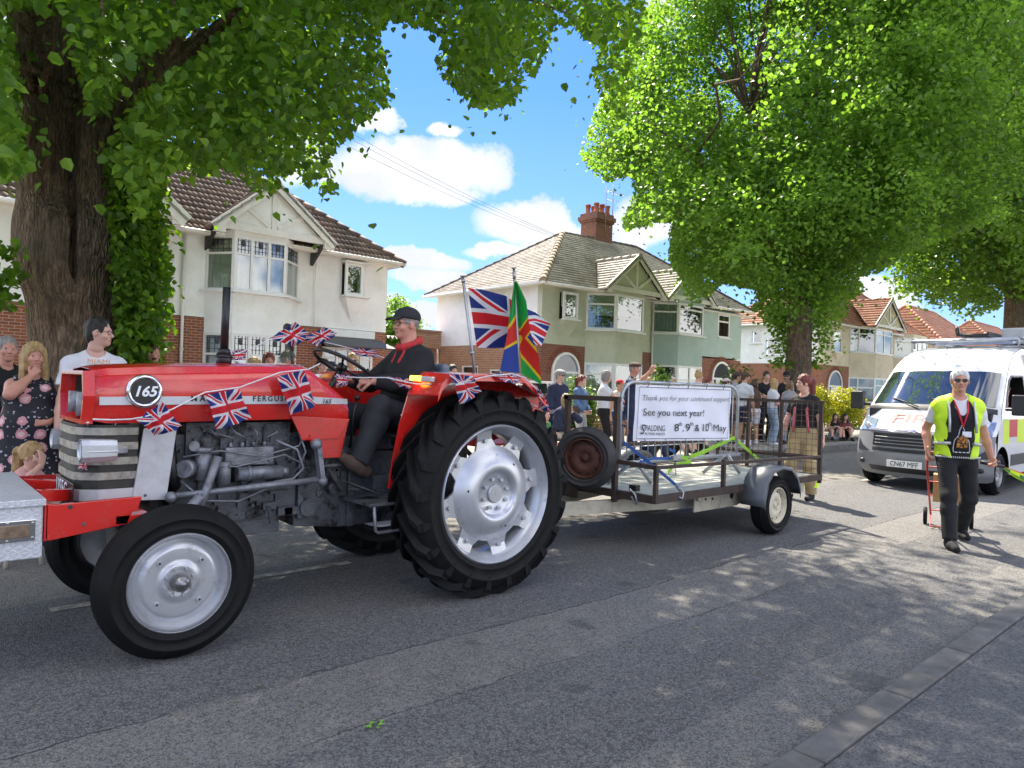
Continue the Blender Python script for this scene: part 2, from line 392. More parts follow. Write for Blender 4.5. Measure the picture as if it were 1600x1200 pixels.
# twigs, grit and a few fallen leaves on the road: uncountable litter
M_litter = islandmat('litter', [(0.13, 0.19, 0.03), (0.22, 0.17, 0.08), (0.3, 0.26, 0.18), (0.07, 0.05, 0.03)], 0.8)
nL = 900; V = []; F = []
for i in range(nL):
    x = random.uniform(-1, 16); y = 1.4+abs(random.gauss(0, 1.6)) if random.random() < .7 else random.uniform(1.4, 8.2)
    if y > 8.2: continue
    s = random.uniform(0.004, 0.013); a = random.uniform(0, PI); k = len(V); z = 0.004
    ca, sa = math.cos(a)*s, math.sin(a)*s
    V += [(x-ca, y-sa, z), (x+sa*.6, y-ca*.6, z+s*.3), (x+ca, y+sa, z), (x-sa*.6, y+ca*.6, z+s*.2)]; F.append((k, k+1, k+2, k+3))
o = np_mesh('road_litter', V, F, M_litter); tag(o, kind='stuff')
mb = MB()   # green leaf sprig fallen on the road
for i in range(7):
    a = i*0.9; cx, cy = 1.60+0.03*math.cos(a*2.1), 2.60+0.018*math.sin(a*3)
    mb.add([(cx, cy, .006), (cx+.02*math.cos(a), cy+.02*math.sin(a), .012), (cx+.03*math.cos(a+.5), cy+.03*math.sin(a+.5), .008), (cx+.016*math.cos(a+1.1), cy+.016*math.sin(a+1.1), .014)], [(0, 1, 2, 3)])
M_sprig = mat('sprig_green', (0.16, 0.36, 0.03), 0.6, var=.2)
tag(mb.build('fallen_leaves', M_sprig), 'small bright green leaf sprig lying on the grey road', 'leaves')
# ================================================================== houses
M_brick = brickmat('red_brick', (0.30, 0.085, 0.035), (0.20, 0.055, 0.03), (0.36, 0.30, 0.24))
M_brick2 = brickmat('brown_brick', (0.26, 0.085, 0.045), (0.15, 0.05, 0.032), (0.26, 0.21, 0.17))
M_brick3 = brickmat('buff_brick', (0.40, 0.19, 0.09), (0.28, 0.12, 0.06), (0.5, 0.42, 0.33))
M_white = mat('white_render', (0.86, 0.87, 0.85), 0.9, var=0.07, vs=1.5, bump=0.9, bs=22, dirt=(0.70, 0.67, 0.58), ds=1.1, dth=(0.52, 0.85))
M_whiteS = mat('white_pebbledash', (0.82, 0.82, 0.82), 0.9, var=0.08, vs=2, bump=1, bs=45)
M_green = mat('sage_render', (0.52, 0.55, 0.42), 0.9, var=0.07, vs=2, bump=1, bs=40, dirt=(0.42, 0.43, 0.33), ds=1.3)
M_blue = mat('blue_green_render', (0.40, 0.51, 0.47), 0.9, var=0.07, vs=2, bump=1, bs=40)
M_cream = mat('cream_render', (0.68, 0.61, 0.46), 0.9, var=0.07, vs=2, bump=0.8, bs=40, dirt=(0.5, 0.43, 0.3), ds=1.2)
M_trim = mat('white_gloss_trim', (0.74, 0.73, 0.68), 0.45, var=0.08, vs=5, dirt=(0.5, 0.47, 0.4), ds=4, dth=(0.6, 0.85))
M_upvc = mat('white_window_frame', (0.78, 0.78, 0.76), 0.35, var=0.03)
M_redwood = mat('red_brown_frame', (0.16, 0.045, 0.03), 0.4, var=0.1)
M_glass = clear_glass('window_glass', a=0.5)
M_curt = mat('net_curtain', (0.52, 0.58, 0.6), 0.95, var=0.1, vs=3)
M_curtg = mat('green_blind', (0.50, 0.55, 0.42), 0.9, var=0.1, vs=3)
M_room = mat('unlit_room', (0.02, 0.022, 0.022), 0.9, var=0.3, vs=2)
M_lead = mat('lead_came', (0.05, 0.05, 0.055), 0.5, var=0)
M_dooRG = mat('sage_door', (0.25, 0.36, 0.27), 0.45, var=0.05)
M_dark = mat('dark_trim', (0.03, 0.028, 0.027), 0.5, var=0.2)
M_tileA = islandmat('brown_roof_tile', [(0.09, 0.058, 0.042), (0.14, 0.088, 0.06), (0.18, 0.12, 0.085), (0.12, 0.078, 0.055), (0.23, 0.17, 0.125)], 0.75, 0.6, 30, extra=(0.05, 0.04, 0.03))
M_tileB = islandmat('grey_slate_tile', [(0.40, 0.34, 0.25), (0.50, 0.43, 0.33), (0.44, 0.38, 0.28), (0.56, 0.49, 0.38), (0.37, 0.31, 0.23)], 0.55, 0.4, 30, spec=0.7, extra=(0.2, 0.16, 0.1))
M_tileC = islandmat('orange_roof_tile', [(0.40, 0.16, 0.08), (0.5, 0.22, 0.12), (0.34, 0.13, 0.07), (0.45, 0.24, 0.15)], 0.75, 0.6, 30, extra=(0.25, 0.14, 0.09))
M_pot = mat('terracotta_pot', (0.36, 0.12, 0.06), 0.8, var=0.25, vs=4, dirt=(0.08, 0.05, 0.04), ds=6)
M_metal = mat('aerial_metal', (0.35, 0.35, 0.36), 0.4, 0.8, 0.05)

def grid_wall(mb, p0, p1, z0, z1, th, openings=(), mat=0):
    """wall from plan point p0 to p1 (outer face on the right-hand side), openings = (s0,s1,za,zb)"""
    p0, p1 = Vector((*p0, 0)), Vector((*p1, 0)); L = (p1-p0).length; d = (p1-p0)/L; nrm = Vector((d.y, -d.x, 0))
    S = sorted({0, L, *[min(L, max(0, o[0])) for o in openings], *[min(L, max(0, o[1])) for o in openings]})
    Z = sorted({z0, z1, *[min(z1, max(z0, o[2])) for o in openings], *[min(z1, max(z0, o[3])) for o in openings]})
    for a, b in zip(S, S[1:]):
        run = None
        for c, e in zip(Z, Z[1:]):
            m_ = ((a+b)/2, (c+e)/2); hole = any(o[0] < m_[0] < o[1] and o[2] < m_[1] < o[3] for o in openings)
            if not hole: run = [c, e] if run is None else [run[0], e]
            if (hole or e == Z[-1]) and run:
                q = [p0+d*a, p0+d*b, p0+d*b-nrm*th, p0+d*a-nrm*th]
                mb.add([(v.x, v.y, run[0]) for v in q]+[(v.x, v.y, run[1]) for v in q],
                       [(0,3,2,1),(4,5,6,7),(0,1,5,4),(1,2,6,5),(2,3,7,6),(3,0,4,7)], mat); run = None
def window(parent, p0, p1, z0, z1, cols=(0, 1), tr=None, frame=M_upvc, fw_=0.06, inset=0.04, back=M_curt, leaded=False, sill=True, depth=0.35, blind=None, bare=False):
    p0, p1 = Vector((*p0, 0)), Vector((*p1, 0)); L = (p1-p0).length; d = (p1-p0)/L; nr = Vector((d.y, -d.x, 0))
    fr = MB(); gl = MB(); base = p0-nr*inset
    def B(s0, s1, za, zb, off=0.0, t=0.06):
        q0 = base+d*s0+nr*(off+t/2); q1 = base+d*s1+nr*(off+t/2); q2 = q1-nr*t; q3 = q0-nr*t
        fr.add([(v.x, v.y, za) for v in (q0, q1, q2, q3)]+[(v.x, v.y, zb) for v in (q0, q1, q2, q3)],
               [(0,3,2,1),(4,5,6,7),(0,1,5,4),(1,2,6,5),(2,3,7,6),(3,0,4,7)])
    B(0, L, z0, z0+fw_); B(0, L, z1-fw_, z1)
    zt = z0+(z1-z0)*tr if tr else None
    xs = [c*L for c in cols]
    for i, s in enumerate(xs):
        a = s if i == 0 else (s-fw_ if i == len(xs)-1 else s-fw_/2); B(a, a+fw_, z0+fw_, z1-fw_, 0, 0.066)
    if zt:
        for a, b in zip(xs, xs[1:]): B(a+fw_*.7, b-fw_*.7, zt-fw_*.4, zt+fw_*.4, 0, 0.05)
    if sill: B(-0.06, L+0.06, z0-0.05, z0-0.002, 0.07, 0.2)
    o = fr.build('window', frame, parent)
    g = [(base+d*s) for s in (0.02, L-0.02)]
    gl.quad((g[0].x, g[0].y, z0+.02), (g[1].x, g[1].y, z0+.02), (g[1].x, g[1].y, z1-.02), (g[0].x, g[0].y, z1-.02)); gl.build('pane', M_glass, o)
    if leaded and zt:
        ld = MB(); e = nr*0.012
        for a, b in zip(xs, xs[1:]):
            for t in (0.2, 0.4, 0.6, 0.8):
                q = base+d*(a+(b-a)*t)+e; ld.bar((q.x, q.y, zt), (q.x, q.y, z1-fw_), 0.012, 0.012)
            for t in (0.25, 0.5, 0.75):
                zz = zt+(z1-zt)*t; q = base+d*a+e; r_ = base+d*b+e; ld.bar((q.x, q.y, zz), (r_.x, r_.y, zz), 0.012, 0.012)
            c_ = base+d*(a+b)/2+e; ld.sph((c_.x, c_.y, zt+(z1-zt)*.62), (.07, .02, .1), 8)
        ld.build('leaded_light', M_lead, o)
    if not bare:
        cu = MB(); bk = base-nr*0.12
        def wav(u, v):
            q = bk+d*(L*(0.02+0.96*u))-nr*(0.03*math.sin(u*L*38)); zz = z0+(z1-z0)*v; return (q.x, q.y, zz)
        if blind:   # roller blind over the upper part, dark sheet for the unlit room under it
            cu.grid(lambda u, v: wav(u, blind+(1-blind)*v), max(6, int(L*4)), 1); cu.build('blind', back, o)
        elif back is not None:
            if back is M_room: pass
            else: cu.grid(wav, max(8, int(L*26)), 1); cu.build('curtain', back, o)
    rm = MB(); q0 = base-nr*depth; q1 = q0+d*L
    rm.quad((q0.x-.0, q0.y, z0), (q1.x, q1.y, z0), (q1.x, q1.y, z1), (q0.x, q0.y, z1)); rm.build('room_dark_sheet', M_room, o)  # near-black sheet puts the unlit room's shade into colour
    return o
def roof_plane(parent, poly, m, course=0.33, colw=0.3, amp=0.0, th=0.03, name='roof_tiles', und=M_dark):
    P = [Vector(p) for p in poly]; s = (P[1]-P[0]).normalized(); nr = s.cross(P[2]-P[0]).normalized()
    if nr.z < 0: nr = -nr
    t = nr.cross(s); t = t if t.z > 0 else -t
    q = [((p-P[0]).dot(s), (p-P[0]).dot(t)) for p in P]; T = max(v for _, v in q)
    def span(tt):
        xs = []
        for (a, b), (c, e) in zip(q, q[1:]+q[:1]):
            if abs(b-e) < 1e-6:
                if abs(tt-b) < 1e-4: xs += [a, c]
            elif min(b, e)-1e-6 <= tt <= max(b, e)+1e-6: xs.append(a+(c-a)*(tt-b)/(e-b))
        return (min(xs), max(xs)) if xs else (0, 0)
    V = []; F = []; k = 0; tt = 0.0
    prof = [(0, 0.0), (1, 0.0)] if not amp else [(0, 0.0), (0.18, amp), (0.42, amp*.15), (0.52, amp*.1), (0.7, amp), (0.92, amp*.1), (1, 0.0)]
    while tt < T-0.02:
        t0, t1 = tt, min(T, tt+course); L0, R0 = span(t0+1e-4); L1, R1 = span(t1-1e-4)
        lo, hi = min(L0, L1), max(R0, R1); off = (k % 2)*colw/2 if not amp else 0
        a = math.floor((lo-off)/colw)*colw+off
        while a < hi:
            b = a+colw; g = 0.006
            vs = []
            jl = random.uniform(-.006, .006)
            for fr, hh in prof:
                ss = a+g+(b-a-2*g)*fr; s0 = min(max(ss, L0), R0); s1 = min(max(ss, L1), R1)
                vs.append((s0, s1, hh))
            if vs[-1][0]-vs[0][0] > 0.02 or vs[-1][1]-vs[0][1] > 0.02:
                o = len(V)
                for s0, s1, hh in vs:
                    V.append(P[0]+s*s0+t*(t0-.012)+nr*(-0.005)); V.append(P[0]+s*s0+t*(t0-.012+jl)+nr*(th+hh)); V.append(P[0]+s*s1+t*(t1+.0)+nr*(0.004+hh*.9))
                for i in range(len(vs)-1):
                    x = o+i*3; F.append((x, x+3, x+4, x+1)); F.append((x+1, x+4, x+5, x+2))
            a = b
        tt += course; k += 1
    o = np_mesh(name, [tuple(v) for v in V], F, m, parent, smooth=False)
    u = MB(); u.add([tuple(p-nr*0.02) for p in P], [tuple(range(len(P)))]); u.build('roof_felt', und, o)
    return o
def ridge(parent, pts, m, r=0.11, name='ridge_tiles'):
    mb = MB()
    for p, q in zip(pts, pts[1:]):
        p, q = Vector(p), Vector(q); L = (q-p).length; n_ = max(1, int(L/0.42)); d = (q-p)/n_
        for i in range(n_): mb.cyl(p+d*i+Vector((0, 0, -.02)), p+d*(i+1.03)+Vector((0, 0, -.02)), r*1.06, r*0.95, 10)
    return mb.build(name, m, parent)
def gutter(parent, p, q, m=M_trim, r=0.06):
    mb = MB(); mb.tube([p, q], r, 8); mb.bar(Vector(p)+Vector((0, 0.09, 0.02)), Vector(q)+Vector((0, 0.09, 0.02)), 0.03, 0.17); return mb.build('gutter', m, parent)
def pipe(parent, x, y, z0, z1, m=M_trim, r=0.04):
    mb = MB(); mb.cyl((x, y-.06, z0), (x, y-.06, z1), r, None, 8)
    z = z0+.4
    while z < z1: mb.cyl((x, y-.06, z), (x, y-.06, z+.06), r*1.3, None, 8); z += 1.6
    return mb.build('drainpipe', m, parent)
def corbel(parent, x0, x1, y, zt, zb, m, out=0.35):
    mb = MB(); xm = (x0+x1)/2
    mb.add([(x0, y+.01, zt), (x1, y+.01, zt), (x1, y-out, zt), (x0, y-out, zt), (xm, y+.01, zb)], [(0, 3, 2, 1), (3, 4, 2), (0, 4, 3), (2, 4, 1)]); return mb.build('window_corbel', m, parent)
def gable(parent, x0, x1, xa, z0, za, y, depth, wallm, tile, trim=M_trim, strut=True, zr=None, course=0.3, colw=0.3, amp=0, bw=0.24):
    g = MB(); g.prism([(x0+.1, z0), (x1-.1, z0), (xa, za-.12)], 'xz', y, y+0.15); gw = g.build('gable', wallm, parent)
    t = MB()
    for xe in (x0, x1):
        d = 1 if xe > xa else -1
        t.bar((xa, y-.14, za-.02), (xe+d*.12, y-.14, z0-.05), bw, 0.05, upv=(0, 1, 0))
        t.prism([(xe+d*.12, z0-.15), (xe-d*.2, z0-.15), (xe-d*.2, z0+.1)], 'xz', y-.13, y-.03)
    t.box(x0+.15, y-.05, z0-.02, x1-.15, y-.002, z0+.17)
    if strut:
        t.box(xa-.07, y-.045, z0+.17, xa+.07, y-.004, za-.25)
        h = (za-z0)
        for sd, xe in ((-1, x0), (1, x1)):
            t.bar((xa+sd*.1, y-.028, z0+.2), (xa+(xe-xa)*.5, y-.028, z0+h*.46), .12, .04, upv=(0, 1, 0))
    t.build('barge_board', trim, parent)
    for xe in (x0, x1):
        zr_ = z0-.05; d = 1 if xe > xa else -1
        a = (xe+d*.16, y-.2, zr_); b = (xe+d*.16, y+.35, zr_); c = (xa, y+depth, za+.03); e = (xa, y-.2, za+.03)
        roof_plane(parent, [a, b, c, e], tile, course, colw, amp, name='gable_tiles')
    ridge(parent, [(xa, y-.2, za+.05), (xa, y+depth, za+.05)], tile, 0.09)
def arch_door(parent, xc, w_, y, z0, zt, doorm, ringm, frame=M_upvc, glass=False):
    r = w_/2; n_ = 16; zc = zt-r
    fr = MB()
    pts = [(xc-r, y-.03, z0)]+[(xc+r*math.cos(PI-PI*i/n_), y-.03, zc+r*math.sin(PI*i/n_)) for i in range(n_+1)]+[(xc+r, y-.03, z0)]
    for a, b in zip(pts, pts[1:]): fr.bar(a, b, .1, .09, upv=(0, 1, 0))
    fr.bar((xc-r, y-.03, zc), (xc+r, y-.03, zc), .08, .09); fr.box(xc-r*.58-.04, y-.06, z0, xc-r*.58+.04, y-.01, zc); fr.box(xc+r*.58-.04, y-.06, z0, xc+r*.58+.04, y-.01, zc)
    f = fr.build('door_frame', frame, parent)
    d = MB(); d.box(xc-r*.58, y-.03, z0, xc+r*.58, y-.012, zc-.04)
    if not glass:
        for k in range(2):
            for j in range(3): d.box(xc-r*.45+k*r*.5, y-.045, z0+.15+j*.6, xc-r*.45+k*r*.5+r*.4, y-.03, z0+.6+j*.6)
    dd = d.build('door', doorm, parent, bevel=.005)
    d = MB(); d.add([(xc+(r-.04)*math.cos(PI*i/n_), y-.02, zc+.04+(r-.06)*math.sin(PI*i/n_)) for i in range(n_+1)], [tuple(range(n_+1))])
    for sg in (-1, 1):
        x0_, x1_ = sorted((xc+sg*r*.62, xc+sg*(r-.04))); d.box(x0_, y-.025, z0+.1, x1_, y-.015, zc-.05)
    d.build('door_glass', glassmat('dark_glass'), f)
    rg = MB()
    for i in range(25):
        a = PI*i/24; rg.bar((xc+(r+.06)*math.cos(a), y-.012, zc+(r+.06)*math.sin(a)), (xc+(r+.3)*math.cos(a), y-.012, zc+(r+.3)*math.sin(a)), .07, .03, upv=(0, 1, 0))
    rg.build('brick_arch', ringm, parent)
M_ring = mat('arch_brick', (0.24, 0.08, 0.045), 0.85, var=0.35, vs=9, bump=.5)
M_base = lambda x, y: (x, y)
YF = 19.5
# ---------------------------------------------------------------- left semi-detached pair
H = thing('house', 'white rendered house with brown tiled roof and leaded bay window behind the tractor', 'house', (5.97, 23, 0.1)); set_org(H.location)
W = MB(); BW = MB()
grid_wall(W, (-.0, YF), (11.95, YF), 3.02, 5.25, .25, [(10.35, 10.95, 4.05, 5.02)])
grid_wall(W, (11.95, YF+.25), (11.95, 26.5), 3.02, 5.25, .25); grid_wall(W, (0, 26.5), (0, YF+.25), 0.1, 5.25, .25); grid_wall(W, (11.7, 26.5), (.25, 26.5), .1, 5.25, .25)
W.build('wall', M_white, H); LT = MB(); LT.box(9.9, YF-.1, 2.78, 11.5, YF+.0, 3.0); LT.build('lintel', M_white, H)
grid_wall(BW, (-.0, YF), (11.95, YF), .1, 3.0, .24, [(9.75, 11.5, .1, 2.66)])
grid_wall(BW, (11.95, YF+.24), (11.95, 26.5), .1, 3.0, .24)
BW.build('brick_wall', M_brick, H)
def canted_bay(parent, pts, zs, wallm, wins, gz=None, lower=None):
    """pts: four plan points; zs: list of solid bands (z0,z1); wins: list of (z0,z1,kwargs)"""
    for z0, z1 in zs:
        mb = MB(); P4 = [(p[0], p[1], z0) for p in pts]+[(p[0], p[1], z1) for p in pts]
        mb.add(P4, [(0, 1, 5, 4), (1, 2, 6, 5), (2, 3, 7, 6), (3, 0, 4, 7), (4, 5, 6, 7), (3, 2, 1, 0)]); mb.build('bay_wall', wallm, parent)
    for z0, z1, kws in wins:
        for (a, b), kw in zip(zip(pts, pts[1:]), kws): window(parent, a, b, z0, z1, **kw)
bp = [(6.35, YF-.005), (6.84, 18.8), (8.27, 18.8), (8.95, YF-.005)]
kwL = dict(tr=.68, leaded=True, inset=.02, fw_=.07, cols=(0, 1)); kwF = dict(kwL, cols=(0, .33, .66, 1))
canted_bay(H, bp, [(2.62, 3.70), (5.2, 5.34), (.1, .8)], M_white, [(3.74, 5.2, (dict(kwL, back=M_curtg), kwF, kwL)), (.85, 2.62, (kwL, dict(kwF, back=M_curt), kwL))])
window(H, (10.35, YF), (10.95, YF), 4.05, 5.02, cols=(0, 1), back=M_room, inset=-.2, fw_=.08)
window(H, (10.98, YF-.24), (11.12, YF), 4.05, 5.02, cols=(0, 1), tr=.55, back=M_room, inset=0, fw_=.05, sill=False)
mb = MB(); mb.box(10.3, YF-.34, 5.02, 11.15, YF-.01, 5.08); mb.build('oriel_top', M_trim, H); mb = MB(); mb.box(10.3, YF-.34, 3.98, 11.15, YF-.01, 4.04); mb.build('oriel_sill', M_trim, H)
corbel(H, 10.34, 11.1, YF-.004, 3.97, 3.2, M_white, .3)
gable(H, 6.33, 9.5, 7.85, 5.34, 6.72, 18.72, 2.1, M_white, M_tileA, course=.33, colw=.3, amp=.035)
for x in (6.3, 9.3): mb = MB(); mb.prism([(18.8, 5.3), (YF, 5.3), (YF, 4.8)], 'yz', x, x+.1); mb.build('eaves_bracket', M_dark, H)
# the other half's bay: red-brown frames under a curved gable board
bp2 = [(2.6, YF-.005), (3.2, 18.8), (4.75, 18.8), (5.4, YF-.005)]
kR = dict(tr=.68, inset=.02, fw_=.09, cols=(0, 1), frame=M_redwood)
canted_bay(H, bp2, [(2.62, 3.45), (5.2, 5.34), (.1, .8)], M_white, [(3.5, 5.2, (kR, dict(kR, cols=(0, .33, .66, 1)), kR)), (.85, 2.62, (kR, dict(kR, cols=(0, .33, .66, 1)), kR))])
gable(H, 2.3, 5.45, 3.9, 5.34, 6.72, 18.72, 2.1, M_trim, M_tileA, course=.33, colw=.3, amp=.035, strut=False, bw=.34)
zE, zR = 5.22, 8.32; e0, e1, yb = -.4, 12.32, 26.95
A, B_, C_, D_ = (e0, 19.1, zE), (e1, 19.1, zE), (8.35, 23.05, zR), (3.6, 23.05, zR); A2, B2 = (e0, yb, zE), (e1, yb, zE)
for poly in ([A, B_, C_, D_], [B_, B2, C_], [B2, A2, D_, C_], [A2, A, D_]): roof_plane(H, poly, M_tileA, .33, .3, .035)
ridge(H, [B_, C_, D_, A], M_tileA, .12); ridge(H, [B2, C_], M_tileA, .12)
for a, b in (((e0, 19.08, 5.2), (e1, 19.08, 5.2)), ((e1, 19.1, 5.2), (e1, yb, 5.2))): gutter(H, a, b)
mb = MB(); mb.box(e0, 19.1, 5.16, e1, YF, 5.19); mb.box(11.95, YF, 5.16, e1, yb, 5.19); mb.build('soffit', M_trim, H)
pipe(H, 5.78, YF-.02, .1, 5.15); pipe(H, 9.45, YF-.02, 3.0, 5.1, M_white, .012)
# entrance recess with glazed porch doors under the lean-to canopy
mb = MB(); mb.add([(9.55, YF-.12, 2.74), (11.6, YF-.12, 2.74), (11.75, 18.55, 2.45), (9.4, 18.55, 2.45)], [(0, 3, 2, 1)]); mb.build('porch_canopy', mat('canopy_slate', (.07, .075, .08), .6, var=.2, vs=8), H, solid=.05)
window(H, (9.78, YF-.02), (11.48, YF-.02), .15, 2.45, cols=(0, .28, .52, .76, 1), tr=.86, back=M_room, inset=.02, fw_=.08)
mb = MB(); mb.box(4.2, YF-.12, 1.4, 4.22, YF-.11, 1.42); set_org((0, 0, 0))
# ---------------------------------------------------------------- middle pair: sage and blue-green
H = thing('house', 'sage green and pale blue house pair with grey roof and central brick chimney', 'house', (26.1, 23, .1)); set_org(H.location)
W = MB(); W2 = MB(); WS = MB(); BW = MB(); BS = MB(); zb, ze = 3.13, 5.45
grid_wall(W, (18.85, YF), (25.95, YF), zb, ze, .25, [(.95, 1.8, 4.15, 5.22)])
grid_wall(W2, (25.95, YF), (33.35, YF), zb+.06, ze+.1, .25, [(5.2, 6.3, 4.2, 5.5)])
grid_wall(WS, (18.85, 26.4), (18.85, YF+.25), zb, ze, .25); grid_wall(WS, (33.35, YF+.25), (33.35, 26.4), .1, ze, .25); grid_wall(WS, (33.1, 26.4), (19.1, 26.4), .1, ze, .25)
W.build('wall', M_green, H); W2.build('wall', M_blue, H); WS.build('wall', M_whiteS, H)
grid_wall(BW, (18.85, YF), (33.35, YF), .1, zb-.01, .24); BW.build('brick_wall', M_brick2, H)
grid_wall(BS, (18.85, 26.4), (18.85, YF+.24), .1, zb-.01, .24, [(2.0, 3.1, 1.0, 2.25), (3.9, 4.6, 1.4, 2.1)]); BS.build('brick_wall', M_brick3, H)
window(H, (18.85, 24.4), (18.85, 23.3), 1.0, 2.25, cols=(0, 1), tr=.7, back=M_room); window(H, (18.85, 22.5), (18.85, 21.8), 1.4, 2.1, cols=(0, 1), back=M_curt)
window(H, (19.8, YF), (20.65, YF), 4.15, 5.22, cols=(0, 1), back=M_curtg, inset=-.2, fw_=.1, blind=.45)
corbel(H, 19.72, 20.73, YF-.004, 4.1, 3.3, M_green, .28)
window(H, (31.15, YF), (32.25, YF), 4.2, 5.4, cols=(0, 1), tr=.68, back=M_room, fw_=.09)
kA = dict(inset=.02, fw_=.09, cols=(0, 1))
canted_bay(H, [(21.35, YF-.005), (22.3, 18.7), (24.1, 18.7), (25.0, YF-.005)], [(2.5, 3.83), (5.35, 5.5), (.1, .9)], M_green,
    [(3.85, 5.35, (dict(kA, tr=.7, back=M_curtg, blind=.4), dict(kA, back=M_curtg, blind=.42), kA)), (.95, 2.5, (dict(kA, tr=.7, back=M_curtg), dict(kA, back=M_curtg), kA))])
canted_bay(H, [(25.75, YF-.005), (26.65, 18.7), (28.6, 18.7), (29.5, YF-.005)], [(2.6, 4.0), (5.42, 5.55), (.1, .9)], M_blue,
    [(4.02, 5.42, (dict(kA, tr=.7, back=M_curt), dict(kA, tr=.82, back=M_room), kA)), (.95, 2.6, (dict(kA, tr=.6, back=M_room), dict(kA, tr=.6, cols=(0, .5, 1), back=M_curtg), kA))])
gable(H, 21.6, 25.3, 23.45, 5.5, 7.02, 18.62, 2.2, M_green, M_tileB, course=.22, colw=.3)
gable(H, 25.75, 29.2, 27.35, 5.55, 7.02, 18.62, 2.2, M_blue, M_tileB, course=.22, colw=.3)
zE, zE2, zR = 5.45, 5.72, 8.62; A, B_, C_, D_ = (18.45, 19.1, zE), (33.8, 19.1, zE2), (28.8, 23, 8.8), (23.4, 23, zR); A2, B2 = (18.45, 26.85, zE), (33.8, 26.85, zE2)
roof_plane(H, [A, B_, C_, D_], M_tileB, .2, .3); roof_plane(H, [B_, B2, C_], M_tileB, .2, .3); roof_plane(H, [B2, A2, D_, C_], M_tileB, .2, .3); roof_plane(H, [A2, A, D_], M_tileB, .2, .3)
M_rtB = mat('buff_ridge_tile', (.36, .28, .18), .8, var=.25, vs=6, dirt=(.12, .1, .07), ds=4); M_rtD = mat('dark_ridge_tile', (.08, .06, .055), .8, var=.25)
ridge(H, [A, D_], M_rtB, .14); ridge(H, [D_, C_, B_], M_rtD, .11); ridge(H, [A2, D_], M_rtD, .1)
gutter(H, (18.4, 19.08, zE-.06), (33.85, 19.08, zE2-.06)); gutter(H, (18.43, 26.9, zE-.06), (18.43, 19.1, zE-.06))
mb = MB(); mb.box(18.45, 19.1, 5.38, 33.8, YF, 5.41); mb.box(18.45, YF, 5.38, 18.85, 26.8, 5.41); mb.build('soffit', M_trim, H)
pipe(H, 25.72, YF-.02, .1, 5.4); pipe(H, 18.8, 26.2, .1, 3.6, M_trim, .05)
arch_door(H, 20.25, 1.5, YF, .3, 2.8, M_dooRG, M_ring); arch_door(H, 31.55, 1.65, YF, .3, 2.95, M_trim, M_ring)
mb = MB(); mb.box(25.5, 22.8, 7.9, 26.7, 23.8, 9.55); mb.box(25.44, 22.74, 9.55, 26.76, 23.86, 9.65); mb.box(25.38, 22.68, 9.65, 26.82, 23.92, 9.85); mb.box(25.46, 22.76, 9.85, 26.74, 23.84, 10.0)
c = mb.build('chimney', M_brick2, H)
for i, (x, y) in enumerate([(25.7, 23.0), (26.1, 23.0), (26.5, 23.0), (25.7, 23.55), (26.1, 23.55), (26.5, 23.55)]):
    mb = MB(); mb.lathe([(.15, 0), (.14, .1), (.115, .12), (.12, .38), (.145, .4), (.145, .46), (.1, .46), (.09, .1)], (x, y, 10.0), 'z', 14); mb.build('chimney_pot', M_pot, c)
mb = MB(); mb.cyl((26.0, 22.66, 9.0), (26.0, 22.66, 11.3), .02, None, 6); mb.cyl((26.9, 23.0, 8.5), (26.9, 23.0, 11.6), .025, None, 6)
mb.cyl((26.4, 23, 11.2), (27.8, 23, 11.25), .012, None, 5)
for i in range(7): mb.cyl((26.5+i*.2, 22.8, 11.2+i*.006), (26.5+i*.2, 23.2, 11.2+i*.006), .008, None, 5)
mb.cyl((26.5, 23, 10.8), (27.3, 23, 10.85), .01, None, 5)
for i in range(4): mb.cyl((26.6+i*.2, 22.85, 10.8+i*.006), (26.6+i*.2, 23.15, 10.8+i*.006), .008, None, 5)
mb.build('aerial', M_metal, H); set_org((0, 0, 0))
# ---------------------------------------------------------------- cream house further right
H = thing('house', 'cream rendered house with orange tiled hip roof behind the big leafy tree', 'house', (49, 23, .1)); set_org(H.location)
W = MB(); WS = MB(); BW = MB(); zb, ze = 3.35, 5.95; xw = 42.7
grid_wall(W, (xw, YF), (60, YF), zb, ze, .25, [(1.55, 2.75, 4.2, 5.5), (13.6, 15.2, 4.6, 5.7)])
grid_wall(WS, (xw, 27), (xw, YF+.25), 3.42, ze, .25, [(2.75, 3.5, 4.75, 5.65), (3.75, 5.1, 3.95, 5.1)]); grid_wall(WS, (60, YF+.25), (60, 27), .1, ze, .25)
W.build('wall', M_cream, H); WS.build('wall', M_whiteS, H)
grid_wall(BW, (xw, YF), (60, YF), .1, zb-.01, .24); grid_wall(BW, (xw, 27), (xw, YF+.24), .1, 3.41, .24); BW.build('brick_wall', M_brick, H)
window(H, (xw, 24.25), (xw, 23.5), 4.75, 5.65, cols=(0, 1), tr=.5, back=M_room); window(H, (xw, 23.25), (xw, 21.9), 3.95, 5.1, cols=(0, 1), tr=.68, back=M_room)
window(H, (44.25, YF), (45.45, YF), 4.2, 5.5, cols=(0, 1), tr=.75, back=M_curtg); corbel(H, 44.1, 45.6, YF-.004, 4.15, 3.5, M_cream, .25)
canted_bay(H, [(46.6, YF-.005), (48.5, 18.6), (51.2, 18.6), (52.1, YF-.005)], [(2.7, 4.3), (5.95, 6.05), (.1, 1.0)], M_cream,
    [(4.32, 5.95, (dict(kA, cols=(0, .35, 1), tr=.75, back=M_room), dict(kA, tr=.78, cols=(0, .5, 1), back=M_curtg), kA)), (1.05, 2.7, (dict(kA, tr=.6, back=M_room, cols=(0, .35, 1)), dict(kA, tr=.7, cols=(0, .5, 1), back=M_curtg), kA))])
